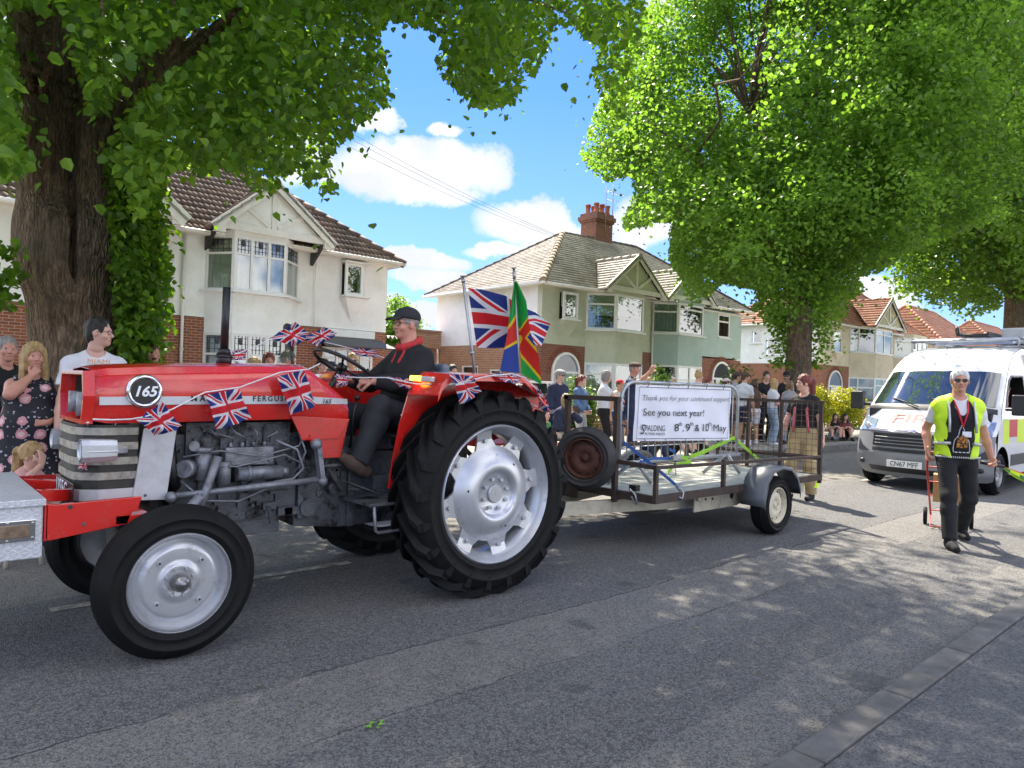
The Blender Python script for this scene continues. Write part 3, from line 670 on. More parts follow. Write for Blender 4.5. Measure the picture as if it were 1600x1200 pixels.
gable(H, 47.9, 53.0, 50.4, 6.1, 8.05, 18.5, 2.6, M_cream, M_tileC, course=.3, colw=.3)
canted_bay(H, [(54.0, YF-.005), (55.2, 18.6), (58.0, 18.6), (59.2, YF-.005)], [(2.7, 4.3), (5.8, 6.05), (.1, 1.0)], M_cream,
    [(4.32, 5.8, (dict(kA, tr=.75, back=M_curtg), dict(kA, tr=.75, cols=(0, .33, .66, 1), back=M_curtg), kA)), (1.05, 2.7, (kA, dict(kA, cols=(0, .5, 1)), kA))])
zE, zR = 5.98, 9.7; A, B_, C_, D_ = (xw-.45, 19.1, zE), (60.5, 19.1, zE), (55, 23, zR), (48.2, 23, zR); A2, B2 = (xw-.45, 27.3, zE), (60.5, 27.3, zE)
for poly in ([A, B_, C_, D_], [B_, B2, C_], [B2, A2, D_, C_], [A2, A, D_]): roof_plane(H, poly, M_tileC, .34, .34)
ridge(H, [A, D_, C_, B_], M_tileC, .12); gutter(H, (xw-.5, 19.08, 5.92), (60.5, 19.08, 5.92), M_trim); gutter(H, (xw-.45, 27.3, 5.92), (xw-.45, 19.1, 5.92))
pipe(H, 52.75, YF-.05, .1, 5.9, M_dark, .09); arch_door(H, 44.6, 1.9, YF, .3, 3.0, M_trim, M_ring)
set_org((0, 0, 0))
# ---------------------------------------------------------------- houses beyond
def far_house(label, x0, x1, y0, y1, ze, zr, wm, tm, lab2=None):
    H = thing('house', label, 'house', ((x0+x1)/2, (y0+y1)/2, .1)); set_org(H.location)
    W = MB(); grid_wall(W, (x0, y0), (x1, y0), .1, ze, .25, [(1.5, 3.2, ze-1.7, ze-.5), (5.5, 8.5, ze-1.9, ze-.4), (1.5, 3.5, 1, 2.4)])
    grid_wall(W, (x0, y1), (x0, y0+.25), .1, ze, .25); grid_wall(W, (x1, y0+.25), (x1, y1), .1, ze, .25); grid_wall(W, (x1-.25, y1), (x0+.25, y1), .1, ze, .25); W.build('wall', wm, H)
    window(H, (x0+1.5, y0), (x0+3.2, y0), ze-1.7, ze-.5, cols=(0, .5, 1), back=M_room); window(H, (x0+5.5, y0), (x0+8.5, y0), ze-1.9, ze-.4, cols=(0, .3, .7, 1), tr=.7, back=M_curtg); window(H, (x0+1.5, y0), (x0+3.5, y0), 1, 2.4, cols=(0, .5, 1), back=M_room)
    hw = (y1-y0)/2; ym = (y0+y1)/2; o = .4
    A, B_, C_, D_ = (x0-o, y0-o, ze), (x1+o, y0-o, ze), (x1-hw*.8, ym, zr), (x0+hw*.8, ym, zr); A2, B2 = (x0-o, y1+o, ze), (x1+o, y1+o, ze)
    for poly in ([A, B_, C_, D_], [B_, B2, C_], [B2, A2, D_, C_], [A2, A, D_]): roof_plane(H, poly, tm, .36, .36)
    ridge(H, [A, D_, C_, B_], tm, .13); ridge(H, [A2, D_], tm, .13); gutter(H, (x0-o, y0-o, ze-.05), (x1+o, y0-o, ze-.05), M_dark)
    set_org((0, 0, 0)); return H
far_house('cream house with broad orange tiled roof seen above the white van', 64, 77, 19.5, 27, 6.0, 9.6, M_cream, M_tileC)
far_house('furthest brick house with orange roof at the far end of the terrace', 82, 98, 19.5, 27, 6.2, 9.8, M_brick, M_tileC)
# corrugated garage and garden wall between the first two houses
H = thing('garage', 'low brick garage with pale corrugated roof between the two houses', 'garage', (16, 27, .1)); set_org(H.location)
mb = MB(); mb.box(13.2, 26, .1, 18.6, 31, 3.0); mb.build('brick_wall', M_brick3, H)
mb = MB(); mb.grid(lambda u, v: (13+u*3.9, 25.7+v*5.6, 3.35+.06*math.sin(u*3.9*30)+v*.3), 120, 1); mb.build('corrugated_roof', mat('corrugated_sheet', (.45, .42, .35), .7, var=.2, vs=3), H)
mb = MB(); mb.box(16.9, 25.8, 3.0, 18.7, 26.1, 3.72); mb.box(16.85, 25.75, 3.72, 18.72, 26.15, 3.8); mb.build('parapet', M_brick3, H); set_org((0, 0, 0))
# low front garden walls
for k, (a, b) in enumerate([(-3, 5), (12.5, 17.5), (27, 30), (33.8, 41)]):
    mb = MB(); mb.box(a, 13.45, .1, b, 13.67, .72); mb.box(a-.02, 13.42, .72, b+.02, 13.7, .79)
    lab = ['low brick garden wall behind the big near tree trunk', 'low brick garden wall left of the sage green house', 'low brick garden wall in front of the pale blue house', 'low brick garden wall behind the crowd by the second tree'][k]
    tag(mb.build('garden_wall', M_brick), lab, 'wall')
# overhead phone wires crossing to the sage house
for k, dz in enumerate((0, .35, .6)):
    mb = MB(); p = Vector((5.8, 19.4, 9.6+dz)); q = Vector((23.5, 22.8, 8.2+dz*.2))
    pts = [p.lerp(q, t/14)-Vector((0, 0, .35*math.sin(PI*t/14))) for t in range(15)]; set_org(pts[0]); mb.tube(pts, .006, 5)
    tag(mb.build('overhead_wire', M_dark), ['lowest overhead wire running down to the grey roof', 'middle overhead wire crossing the blue sky', 'topmost overhead wire crossing the blue sky'][k], 'wire', 'overhead wires'); set_org((0, 0, 0))
# ================================================================== signed-distance shapes -> smooth meshes
class SDF:
    """list of primitives, each evaluated only near itself, joined smoothly"""
    def __init__(s): s.p = []
    def cone(s, a, b, ra, rb, k=0.03, flat=(0, 0), sq=None, sub=False): s.p.append(('c', np.array(a, float), np.array(b, float), ra, rb, k, flat, sq, sub)); return s
    def ell(s, c, r, k=0.02, R=None, sub=False): s.p.append(('e', np.array(c, float), np.array(r, float), 0, 0, k, R, None, sub)); return s
    def cut(s, pt, nrm): s.p.append(('h', np.array(pt, float), np.array(nrm, float)/np.linalg.norm(nrm), 0, 0, 0, None, None, True)); return s
    def bounds(s):
        lo = np.full(3, 1e9); hi = -lo
        for q in s.p:
            if q[8]: continue
            if q[0] == 'c':
                r = max(q[3], q[4])*(1.6 if q[7] is not None else 1)
                lo = np.minimum(lo, np.minimum(q[1], q[2])-r); hi = np.maximum(hi, np.maximum(q[1], q[2])+r)
            elif q[0] == 'e':
                r = q[2].max() if q[6] is not None else q[2]; lo = np.minimum(lo, q[1]-r); hi = np.maximum(hi, q[1]+r)
        return lo, hi
    def mesh(s, h, disp=None):
        lo, hi = s.bounds(); lo = lo-2.5*h; n = np.ceil((hi+2.5*h-lo)/h).astype(int)+1
        ax = [lo[i]+h*np.arange(n[i]) for i in range(3)]
        D = np.full(n, 0.3, dtype=np.float32)
        for q in s.p:
            k = q[5]
            if q[0] == 'h':
                X, Y, Z = np.meshgrid(*ax, indexing='ij', sparse=True)
                d = (X-q[1][0])*q[2][0]+(Y-q[1][1])*q[2][1]+(Z-q[1][2])*q[2][2]; D = np.maximum(D, d.astype(np.float32)); continue
            if q[0] == 'c':
                r = max(q[3], q[4])*(1.7 if q[7] is not None else 1)+k+3*h
                a0 = np.minimum(q[1], q[2])-r; a1 = np.maximum(q[1], q[2])+r
            else:
                r = (q[2].max() if q[6] is not None else q[2])+k+3*h; a0 = q[1]-r; a1 = q[1]+r
            i0 = np.clip(((a0-lo)/h).astype(int), 0, n-1); i1 = np.clip(((a1-lo)/h).astype(int)+2, 1, n)
            sl_ = tuple(slice(i0[i], i1[i]) for i in range(3))
            X, Y, Z = np.meshgrid(*[ax[i][sl_[i]] for i in range(3)], indexing='ij')
            P = np.stack([X, Y, Z], -1)
            if q[0] == 'c':
                ba = q[2]-q[1]; L2 = max(1e-9, ba@ba); pa = P-q[1]; t = pa@ba/L2; tc_ = np.clip(t, 0, 1)
                v = pa-tc_[..., None]*ba
                if q[7] is not None:   # squash: (unit axis, factor): radius along axis multiplied by factor
                    axv, fct = q[7]; axv = np.array(axv, float); c_ = v@axv; v = v+(c_*(1/fct-1))[..., None]*axv
                rr = q[3]+(q[4]-q[3])*tc_; d = np.sqrt((v*v).sum(-1))-rr
                L = math.sqrt(L2)
                if q[6][0]: d = np.maximum(d, -t*L)
                if q[6][1]: d = np.maximum(d, (t-1)*L)
            else:
                pa = P-q[1]
                if q[6] is not None: pa = pa@np.array(q[6]).T
                k0 = np.sqrt(((pa/q[2])**2).sum(-1)); k1 = np.sqrt(((pa/q[2]**2)**2).sum(-1))+1e-9; d = k0*(k0-1)/k1
            d = d.astype(np.float32); B = D[sl_]
            if q[8]: D[sl_] = np.maximum(B, -d)
            elif k > 0:
                hh = np.clip(0.5+0.5*(B-d)/k, 0, 1); D[sl_] = B+(d-B)*hh-k*hh*(1-hh)
            else: D[sl_] = np.minimum(B, d)
        if disp is not None:
            X, Y, Z = np.meshgrid(*ax, indexing='ij'); D = D+disp(X, Y, Z).astype(np.float32)
        D[0] = D[-1] = 1; D[:, 0] = D[:, -1] = 1; D[:, :, 0] = D[:, :, -1] = 1
        return nets(D, lo, h)
def nets(D, lo, h):
    S = D < 0; c = S[:-1, :-1, :-1].astype(np.int8)
    for i in (0, 1):
        for j in (0, 1):
            for k in (0, 1):
                if i or j or k: c = c+S[i:i+S.shape[0]-1, j:j+S.shape[1]-1, k:k+S.shape[2]-1]
    act = (c > 0) & (c < 8); idx = np.argwhere(act)
    ID = np.full(act.shape, -1, dtype=np.int32); ID[act] = np.arange(len(idx))
    acc = np.zeros((len(idx), 3)); cnt = np.zeros(len(idx)); cor = [(i, j, k) for i in (0, 1) for j in (0, 1) for k in (0, 1)]
    I, J, K = idx.T
    for a in cor:
        for ax in range(3):
            if a[ax]: continue
            b = list(a); b[ax] = 1
            da = D[I+a[0], J+a[1], K+a[2]]; db = D[I+b[0], J+b[1], K+b[2]]; m = (da < 0) != (db < 0)
            t = np.where(m, da/(da-db+1e-12), 0); p = np.tile(np.array(a, float), (len(idx), 1)); p[:, ax] = t
            acc += p*m[:, None]; cnt += m
    V = lo+h*(idx+acc/np.maximum(cnt, 1)[:, None]); F = []
    for ax in range(3):
        a1, a2 = [(1, 2), (2, 0), (0, 1)][ax]
        s0 = [slice(None)]*3; s1 = [slice(None)]*3; s0[ax] = slice(0, -1); s1[ax] = slice(1, None)
        A = S[tuple(s0)]; B = S[tuple(s1)]; E_ = np.argwhere(A != B)
        ok = (E_[:, a1] > 0) & (E_[:, a2] > 0) & (E_[:, a1] < ID.shape[a1]) & (E_[:, a2] < ID.shape[a2]) & (E_[:, ax] < ID.shape[ax]); E_ = E_[ok]
        q = []
        for da, db in ((1, 1), (0, 1), (0, 0), (1, 0)):
            e = E_.copy(); e[:, a1] -= da; e[:, a2] -= db; q.append(ID[e[:, 0], e[:, 1], e[:, 2]])
        q = np.stack(q, 1); fl = A[E_[:, 0], E_[:, 1], E_[:, 2]]
        q = np.where(fl[:, None], q, q[:, ::-1]); F.append(q)
    return V, np.concatenate(F)
# ================================================================== trees
M_bark = bpy.data.materials.new('lime_bark'); M_bark.use_nodes = True; M_bark.node_tree.nodes.clear(); n = NT(M_bark.node_tree)
pos = n.n('ShaderNodeNewGeometry').outputs['Position']; x, y, z = n.sep(pos); v = n.comb(x*1.0, y*1.0, z*0.24)
f1 = n.n('ShaderNodeTexNoise', {'Vector': v, 'Scale': 17.0, 'Detail': 6.0, 'Roughness': 0.65, 'Distortion': 0.6}).outputs[0]; f2 = n.noise(1.6, pos, 4, .6)
vv = n.n('ShaderNodeTexVoronoi', {'Vector': v, 'Scale': 26.0}, feature='DISTANCE_TO_EDGE').outputs[0]
c = n.mix(n.ramp(f1, [(0.35, 0.0), (0.65, 1.0)]), (0.12, 0.072, 0.045), (0.42, 0.28, 0.18)); c = n.mix(n.ramp(f2, [(.4, 0.0), (.7, .5)]), c, (0.2, 0.17, 0.11))
b = n.n('ShaderNodeBsdfPrincipled', {'Base Color': c, 'Roughness': 0.95})
hgt = E(n, f1)*1.2+n.ramp(vv, [(0, 0.0), (.35, 1.0)])
bn = n.n('ShaderNodeBump', {'Strength': 1.0, 'Distance': 0.06, 'Height': hgt}); n.L.new(bn.outputs[0], b.inputs['Normal'])
n.L.new(b.outputs[0], n.n('ShaderNodeOutputMaterial').inputs[0])
def leafmat(name, cols, tr, tc_): return islandmat(name, cols, 0.42, spec=0.45, trans=tr, tcol=tc_)
M_leaf1 = leafmat('lime_leaf_near', [(0.06, 0.135, 0.02), (0.095, 0.185, 0.026), (0.15, 0.25, 0.035), (0.075, 0.155, 0.024)], 0.56, (1.9, 2.0, .5))
M_leaf2 = leafmat('lime_leaf', [(0.09, 0.17, 0.03), (0.14, 0.24, 0.04), (0.18, 0.29, 0.05), (0.11, 0.20, 0.035)], 0.55, (1.75, 1.95, .8))
M_leaf3 = leafmat('lime_leaf_far', [(0.085, 0.16, 0.025), (0.13, 0.225, 0.032), (0.165, 0.27, 0.04)], 0.5, (1.7, 1.8, .7))
M_hedge = leafmat('golden_privet_leaf', [(0.16, 0.22, 0.03), (0.36, 0.36, 0.03), (0.48, 0.43, 0.035), (0.24, 0.3, 0.03)], 0.35, (1.5, 1.5, .4))
M_shrub = leafmat('shrub_leaf', [(0.06, 0.13, 0.02), (0.12, 0.2, 0.03), (0.09, 0.16, 0.03)], 0.35, (1.7, 1.8, .5))
def leaves(name, C, size, m, parent=None, droop=0.6, up_=None):
    """C (n,3) leaf base points, size (n,) lengths; each leaf two folded quads, drooping, normals turned outward/up"""
    N = len(C); a = rng.uniform(0, 2*PI, N)
    d = np.stack([np.cos(a), np.sin(a), -droop+rng.normal(0, .45, N)], 1); d /= np.linalg.norm(d, axis=1)[:, None]
    u = np.stack([rng.normal(0, .55, N), rng.normal(0, .55, N), np.ones(N)*.9+rng.normal(0, .3, N)], 1)
    s = np.cross(d, u); s /= np.linalg.norm(s, axis=1)[:, None]+1e-9; nn = np.cross(s, d)
    L = size[:, None]; fold = rng.uniform(.02, .22, N)[:, None]; wd = rng.uniform(.85, 1.08, N)[:, None]
    def pt(l, w_, f): return C+d*L*l+s*L*w_*wd+nn*L*fold*f
    P = np.stack([pt(0, 0, 0), pt(.18, -.42, 1), pt(.62, -.43, 1.2), pt(1.03, 0, -.4), pt(.62, .43, 1.2), pt(.18, .42, 1)], 1)
    V = P.reshape(-1, 3); o = np.arange(N)[:, None]*6
    F = np.concatenate([o+np.array([[0, 1, 2, 3]]), o+np.array([[0, 3, 4, 5]])], 0)
    return np_mesh(name, V, F, m, parent)
def project(P):
    d = np.asarray(P)-np.array([0, 0, CH]); z = d@np.array(fw); return 800+CF*(d@np.array(rt))/z, 600-CF*(d@np.array(up))/z, z
def inpoly(x, y, poly):
    r = np.zeros(len(x), bool); n_ = len(poly); j = n_-1
    for i in range(n_):
        xi, yi = poly[i]; xj, yj = poly[j]
        r ^= ((yi > y) != (yj > y)) & (x < (xj-xi)*(y-yi)/(yj-yi+1e-9)+xi); j = i
    return r
def clusters(n_, c, r, keep, shell=0.35, zmin=2.6):
    """twig positions through an uneven crown; keep() trims its outline and clears leaves where sun should pass"""
    out = []; tot = 0
    while tot < n_:
        p = rng.normal(0, 1, (20000, 3)); p /= np.linalg.norm(p, axis=1)[:, None]
        rr = rng.uniform(shell**3, 1, 20000)**(1/3)
        lump = 0.85+0.15*np.sin(p[:, 0]*9+p[:, 2]*7)*np.sin(p[:, 1]*8-p[:, 2]*5+1)
        q = np.array(c)+p*rr[:, None]*lump[:, None]*np.array(r); q = q[q[:, 2] > zmin]; q = q[keep(q)]
        out.append(q); tot += len(q)
    return np.concatenate(out)[:n_]
def sprays(C, per, rad_, size, flat=.6):
    """leaves gathered around each twig"""
    N = len(C); k = rng.integers(int(per*.6), int(per*1.4), N); idx = np.repeat(np.arange(N), k); R = rng.uniform(.6, 1.3, N)[idx]*rad_
    p = rng.normal(0, 1, (len(idx), 3))*np.array([.55, .55, .55*flat]); P = C[idx]+p*R[:, None]; P[:, 2] -= (p[:, 0]**2+p[:, 1]**2)*R*.35
    return P, rng.uniform(size*.65, size*1.15, len(idx))
def branches(parent, nodes, C, cnt, r0, m, name='branch', minlen=.6, poly=None):
    nodes = np.array(nodes); mb = MB(); sel = C[rng.choice(len(C), min(cnt, len(C)), replace=False)]
    for t in sel:
        dd = np.linalg.norm(nodes-t, axis=1)+np.maximum(0, nodes[:, 2]-t[2]+.3)*2; a = nodes[dd.argmin()]; L = np.linalg.norm(t-a)
        if L < minlen: continue
        pts = []
        for i in range(6):
            f = i/5; q = a+(t-a)*f; q = q+np.array([0, 0, .16*L*math.sin(PI*f)])+rng.normal(0, .035*L, 3)*(0 < i < 5); pts.append(tuple(q))
        if poly is not None:
            X, Y, Z = project(np.array([tuple(Vector(pts[i]).lerp(Vector(pts[i+1]), t)) for i in range(5) for t in (0, .2, .4, .6, .8, 1)])); inf = (Z > .5) & (X > -20) & (X < 1620) & (Y > -20) & (Y < 1220)
            if (inf & ~inpoly(X, Y, poly)).any(): continue
        r1 = r0*min(1.6, .35+L*.14); mb.tube(pts, [r1*(1-.16*i) for i in range(6)], 6)
    o = mb.build(name, m, parent); return o
# ---- tree 1: the big lime on the left
TA = [(-500,-3000),(1006,-3000),(1012,0),(1005,60),(988,120),(975,185),(955,180),(925,115),(937,85),(905,45),(872,30),(848,90),(822,130),(800,160),(770,168),(740,165),(702,130),(685,88),(700,55),(650,40),(610,30),(592,50),(606,110),(608,160),(572,185),(530,225),(515,245),(524,300),(505,316),(478,285),(455,262),(430,300),(402,312),(385,280),(350,256),(320,272),(270,262),(245,290),(226,345),(205,330),(180,250),(-500,360)]
TX = [(45,235),(165,235),(178,460),(192,620),(60,620),(40,330)]
TL = [(10,10),(95,10),(150,190),(205,95),(370,0),(395,12),(300,90),(225,140),(168,235),(40,235)]
def shadow_pt(q, z=0.9): s = np.array(sund); return q-s*((q[:, 2]-z)/s[2])[:, None]
def keep1(q):
    X, Y, Z = project(q); inf = (Z > .5) & (X > -40) & (X < 1640) & (Y > -40) & (Y < 1240)
    ok = ~inf | inpoly(X, Y, TA)
    ok &= ~(inf & inpoly(X, Y, TX) & (q[:, 1] < 11)); ok &= ~(inf & inpoly(X, Y, TL) & (q[:, 1] < 10.8) & (rng.random(len(q)) < .965))
    ok &= (Z > 3.2) | (q[:, 2] > 6.0)
    s = shadow_pt(q, 0); ok &= ~((s[:, 0] > 8.3+.25*np.sin(s[:, 1]*2.3)) & (s[:, 1] < 7.5) & (rng.random(len(q)) < .93))  # crown shaped for light: thinned where the road should stay sunlit
    return ok
TR = thing('lime_tree', 'big lime tree with thick double trunk shading the road at left', 'tree', (1.9, 10.5, .11)); set_org(TR.location)
S = SDF(); k = .22
S.cone((1.95, 10.5, -.1), (1.93, 10.5, .5), .78, .52, .3); S.cone((1.93, 10.5, .4), (1.82, 10.5, 2.2), .50, .45, k); S.cone((1.82, 10.5, 2.0), (1.72, 10.5, 3.3), .45, .46, k)
S.ell((1.45, 10.4, 3.0), (.34, .4, .6), .2); S.ell((1.98, 10.35, 3.15), (.36, .4, .55), .2); S.ell((1.7, 10.2, 2.6), (.3, .25, .3), .15)
for a in (0.3, 1.6, 2.9, 4.2, 5.4): S.cone((1.93+.35*math.cos(a), 10.5+.35*math.sin(a), .45), (1.93+.95*math.cos(a), 10.5+.95*math.sin(a), -.05), .2, .12, .25)
S.cone((1.52, 10.5, 3.2), (1.36, 10.5, 4.8), .33, .29, .12); S.cone((1.36, 10.5, 4.8), (1.15, 10.7, 7.2), .29, .22, .1); S.cone((1.15, 10.7, 7.2), (.8, 11.0, 10.5), .22, .1, .1)
S.cone((1.96, 10.4, 3.2), (1.98, 10.4, 4.6), .36, .33, .12)
S.cone((1.95, 10.35, 4.5), (1.45, 10.1, 6.3), .25, .2, .15); S.cone((1.45, 10.1, 6.3), (.9, 9.6, 9), .2, .1, .1)
S.cone((2.0, 10.4, 4.5), (2.55, 10.2, 5.45), .28, .23, .18); S.cone((2.55, 10.2, 5.45), (3.2, 10.0, 5.95), .22, .19, .12); S.cone((3.2, 10, 5.95), (4.2, 9.8, 7.2), .19, .14, .1); S.cone((4.2, 9.8, 7.2), (6.2, 9.0, 9.6), .14, .07, .08)
S.cone((2.55, 10.2, 5.5), (3.0, 8.2, 6.8), .14, .1, .1); S.cone((3.0, 8.2, 6.8), (4.2, 6, 8), .1, .05, .06); S.cone((1.4, 10.5, 4.9), (-.6, 9.4, 6.4), .15, .09, .1); S.cone((-.6, 9.4, 6.4), (-3, 8, 8), .09, .05, .06)
S.ell((1.69, 10.02, 4.15), (.055, .34, .95), 0, sub=True); S.ell((1.70, 10.08, 3.0), (.03, .14, .5), 0, sub=True)
V, F = S.mesh(.045, lambda X, Y, Z: .012*np.sin(X*22+Z*3)*np.sin(Y*24-Z*2)+.02*np.sin(X*7+Z*4)*np.sin(Y*6+Z*3)); np_mesh('trunk', V, F, M_bark, TR, True)
nodes1 = [(1.36, 10.5, 4.8), (1.15, 10.7, 7.2), (.8, 11, 10.5), (1.45, 10.1, 6.3), (.9, 9.6, 9), (2.55, 10.2, 5.45), (3.2, 10, 5.95), (4.2, 9.8, 7.2), (5.2, 9.4, 8.4), (6.2, 9, 9.6), (3, 8.2, 6.8), (4.2, 6, 8), (-.6, 9.4, 6.4), (-3, 8, 8)]
C1 = clusters(2500, (2.2, 9.3, 8.9), (9.2, 7.2, 6.3), keep1, .15, 3.3)
cur = []      # hanging outer twigs along the crown's lower fringe
while len(cur) < 520:
    X, Y = rng.uniform(-60, 1010), rng.uniform(-60, 320)
    if not inpoly(np.array([X]), np.array([Y]), TA)[0]: continue
    d = fw+rt*((X-800)/CF)-up*((Y-600)/CF); q = d*(rng.uniform(5.6, 10.2)/d.y); q.z += CH
    if 2.7 < q.z < 7.5: cur.append(tuple(q))
cur = np.array(cur); cur = cur[keep1(cur)]
def above(q):
    X, Y, Z = project(q); return keep1(q) & ((Y < -60) | (Z < .5))
gq = []  # extra leaf clusters added along sun rays to shade the foreground road
while len(gq) < 480:
    z = rng.uniform(6.2, 12); q = Vector((rng.uniform(-3, 8.1), rng.uniform(-1, 5.5), 0))+sund*(z/sund.z)
    if ((q.x-2.6)/9.6)**2+((q.y-9)/8)**2+((z-9)/6.3)**2 < 1.05: gq.append(tuple(q))
gq = np.array(gq); gq = gq[keep1(gq)]
C1 = np.concatenate([C1, cur, gq, clusters(1100, (2.6, 9.0, 9.5), (9.0, 7.5, 6.3), above, .1, 7)])  # last set: unseen clusters above the frame, added to deepen road shade
br = branches(TR, nodes1, C1, 210, .045, M_bark, poly=TA)
# short leafy shoots sprouting from the trunk
ep = []
for _ in range(1500):
    t = rng.uniform(0, 1); z = 1.5+3.3*t; a = rng.uniform(-1.5, .75); R = .62+rng.uniform(0, .34)*(1-abs(t-.35)*.9)
    ep.append((1.9+R*math.cos(a), 10.5+R*math.sin(a), z))
for _ in range(300):
    a = rng.uniform(-2.9, -2.3); ep.append((1.15+rng.uniform(-.9, .1)+.2*math.cos(a), 9.7+rng.uniform(-.2, .4), rng.choice([2.5, 4.3])+rng.uniform(-.25, .4)))
ep = np.array(ep); X, Y, Z = project(ep); ep = ep[~(inpoly(X, Y, TX) & (rng.random(len(ep)) < .97))]
P, sz = sprays(C1, 48, .5, .09); P2, sz2 = sprays(ep, 7, .16, .105)
P = np.concatenate([P, P2]); sz = np.concatenate([sz, sz2])
X, Y, Z = project(P); inf = (Z > .5) & (X > -20) & (X < 1620) & (Y > -20) & (Y < 1220); r1 = rng.random(len(P)); isep = np.arange(len(P)) >= len(P)-len(P2)
bad = (inpoly(X, Y, TX) & (P[:, 1] < 10.6) & (r1 < .97)) | (inf & ~inpoly(X, Y, TA) & ~isep & (r1 < .97)) | (inf & inpoly(X, Y, TL) & (P[:, 1] < 10.6) & (r1 < .96)); P, sz = P[~bad], sz[~bad]
leaves('crown', P, sz, M_leaf1, TR, .8); set_org((0, 0, 0))
# ---- tree 2
TB = [(905,240),(925,190),(940,150),(965,110),(985,60),(1015,10),(1060,-3000),(2200,-3000),(2200,300),(1600,330),(1500,365),(1440,385),(1400,405),(1372,425),(1338,432),(1352,452),(1332,470),(1310,520),(1325,555),(1295,595),(1272,598),(1270,520),(1235,520),(1232,600),(1212,570),(1205,512),(1175,482),(1182,452),(1130,442),(1110,462),(1076,478),(1062,432),(1045,402),(1050,345),(1020,347),(978,360),(972,345),(990,312),(988,272),(945,284),(925,265)]
def keep2(q):
    X, Y, Z = project(q); inf = (Z > .5) & (X > -40) & (X < 1640) & (Y > -40) & (Y < 1240); ok = ~inf | inpoly(X, Y, TB)
    s = shadow_pt(q, 1.5); ok &= ~((s[:, 0] > 7) & (s[:, 0] < 15.2) & (s[:, 1] < 6.5) & (s[:, 1] > 1.2) & (rng.random(len(q)) < .88))  # crown shaped to let sun reach the road and van front
    s0 = shadow_pt(q, 0); ok &= ~((s0[:, 0] < 13.6) & (rng.random(len(q)) < .95))
    return ok
def big_tree(label, x0, y0, h0, nodes, C, m, per, rad_, size, r0, nbr, extra=None, hv=.07, keepf=None):
    TR = thing('lime_tree', label, 'tree', (x0, y0, .11)); set_org(TR.location); S = SDF(); k = .2
    S.cone((x0, y0, -.1), (x0, y0, .7), r0*1.45, r0, .3); S.cone((x0, y0, .6), (x0, y0, h0), r0, r0*.8, k)
    for a, b, ra, rb in nodes: S.cone(a, b, ra, rb, .12)
    V, F = S.mesh(hv); np_mesh('trunk', V, F, M_bark, TR, True)
    nd = [a for a, *_ in nodes]+[b for _, b, *_ in nodes]+[tuple((np.array(a)+np.array(b))/2) for a, b, *_ in nodes]
    branches(TR, nd, C, nbr, .045, M_bark, poly=keepf); P, sz = sprays(C, per, rad_, size)
    if keepf is not None:
        X, Y, Z = project(P); inf = (Z > .5) & (X > -20) & (X < 1620) & (Y > -20) & (Y < 1220); ok = ~inf | inpoly(X, Y, keepf) | (rng.random(len(P)) < .04); P, sz = P[ok], sz[ok]
    if extra is not None: P2, s2 = sprays(extra, 8, .25, size*1.05); P = np.concatenate([P, P2]); sz = np.concatenate([sz, s2])
    leaves('crown', P, sz, m, TR, .6); set_org((0, 0, 0)); return TR
C2 = clusters(5200, (21.8, 11.6, 11.4), (10.8, 8.2, 9.2), keep2, .45, 3.9)
fr_ = []
while len(fr_) < 300:
    X, Y = rng.uniform(1000, 1560), rng.uniform(-60, 330)
    if not inpoly(np.array([X]), np.array([Y]), TB)[0]: continue
    d = fw+rt*((X-800)/CF)-up*((Y-600)/CF); q = d*(rng.uniform(8.2, 11)/d.y); q.z += CH
    sh_ = q-sund*((q.z-.5)/sund.z)
    if 11 < q.x < 31 and 5 < q.z < 19 and not (sh_.x < 15.2 and 1 < sh_.y < 6.5): fr_.append(tuple(q))
C2 = np.concatenate([C2, np.array(fr_)])
x0, y0 = 21.4, 10.5; z0 = 5.2
nd2 = [((x0, y0, 4.6), (x0+.2, y0+.3, 8), .3, .2), ((x0+.2, y0+.3, 8), (x0+.4, y0+2.2, 11), .16, .06), ((x0, y0, 4.8), (x0-1.8, y0+1, 7.4), .15, .1), ((x0-1.8, y0+1, 7.4), (x0-5, y0+2.5, 9.5), .1, .04),
       ((x0, y0, 5.2), (x0+2.2, y0+.6, 8.0), .15, .1), ((x0+2.2, y0+.6, 8.0), (x0+5, y0+1.5, 10.5), .1, .04), ((x0+.1, y0+.2, 7), (x0-1.6, y0+2.2, 9.5), .1, .04), ((x0+.1, y0, 6), (x0+.8, y0+3, 10), .14, .08)]
ex = []
for _ in range(420):
    z = rng.uniform(2.4, 6.2); a = rng.uniform(0, 2*PI); R = .45+rng.uniform(0, .55)*(.4+.6*min(1, (z-2)/3)); q = (x0+R*math.cos(a), y0+R*math.sin(a), z)
    if z < 4.3 and abs(math.cos(a)*.67-math.sin(a)*.75) < .72 and (math.cos(a)*.75+math.sin(a)*.67) < 0: continue
    ex.append(q)
big_tree('large bright green lime tree standing right of the pale blue house', x0, y0, 5, nd2, C2, M_leaf2, 52, .62, .125, .42, 55, np.array(ex), keepf=TB)
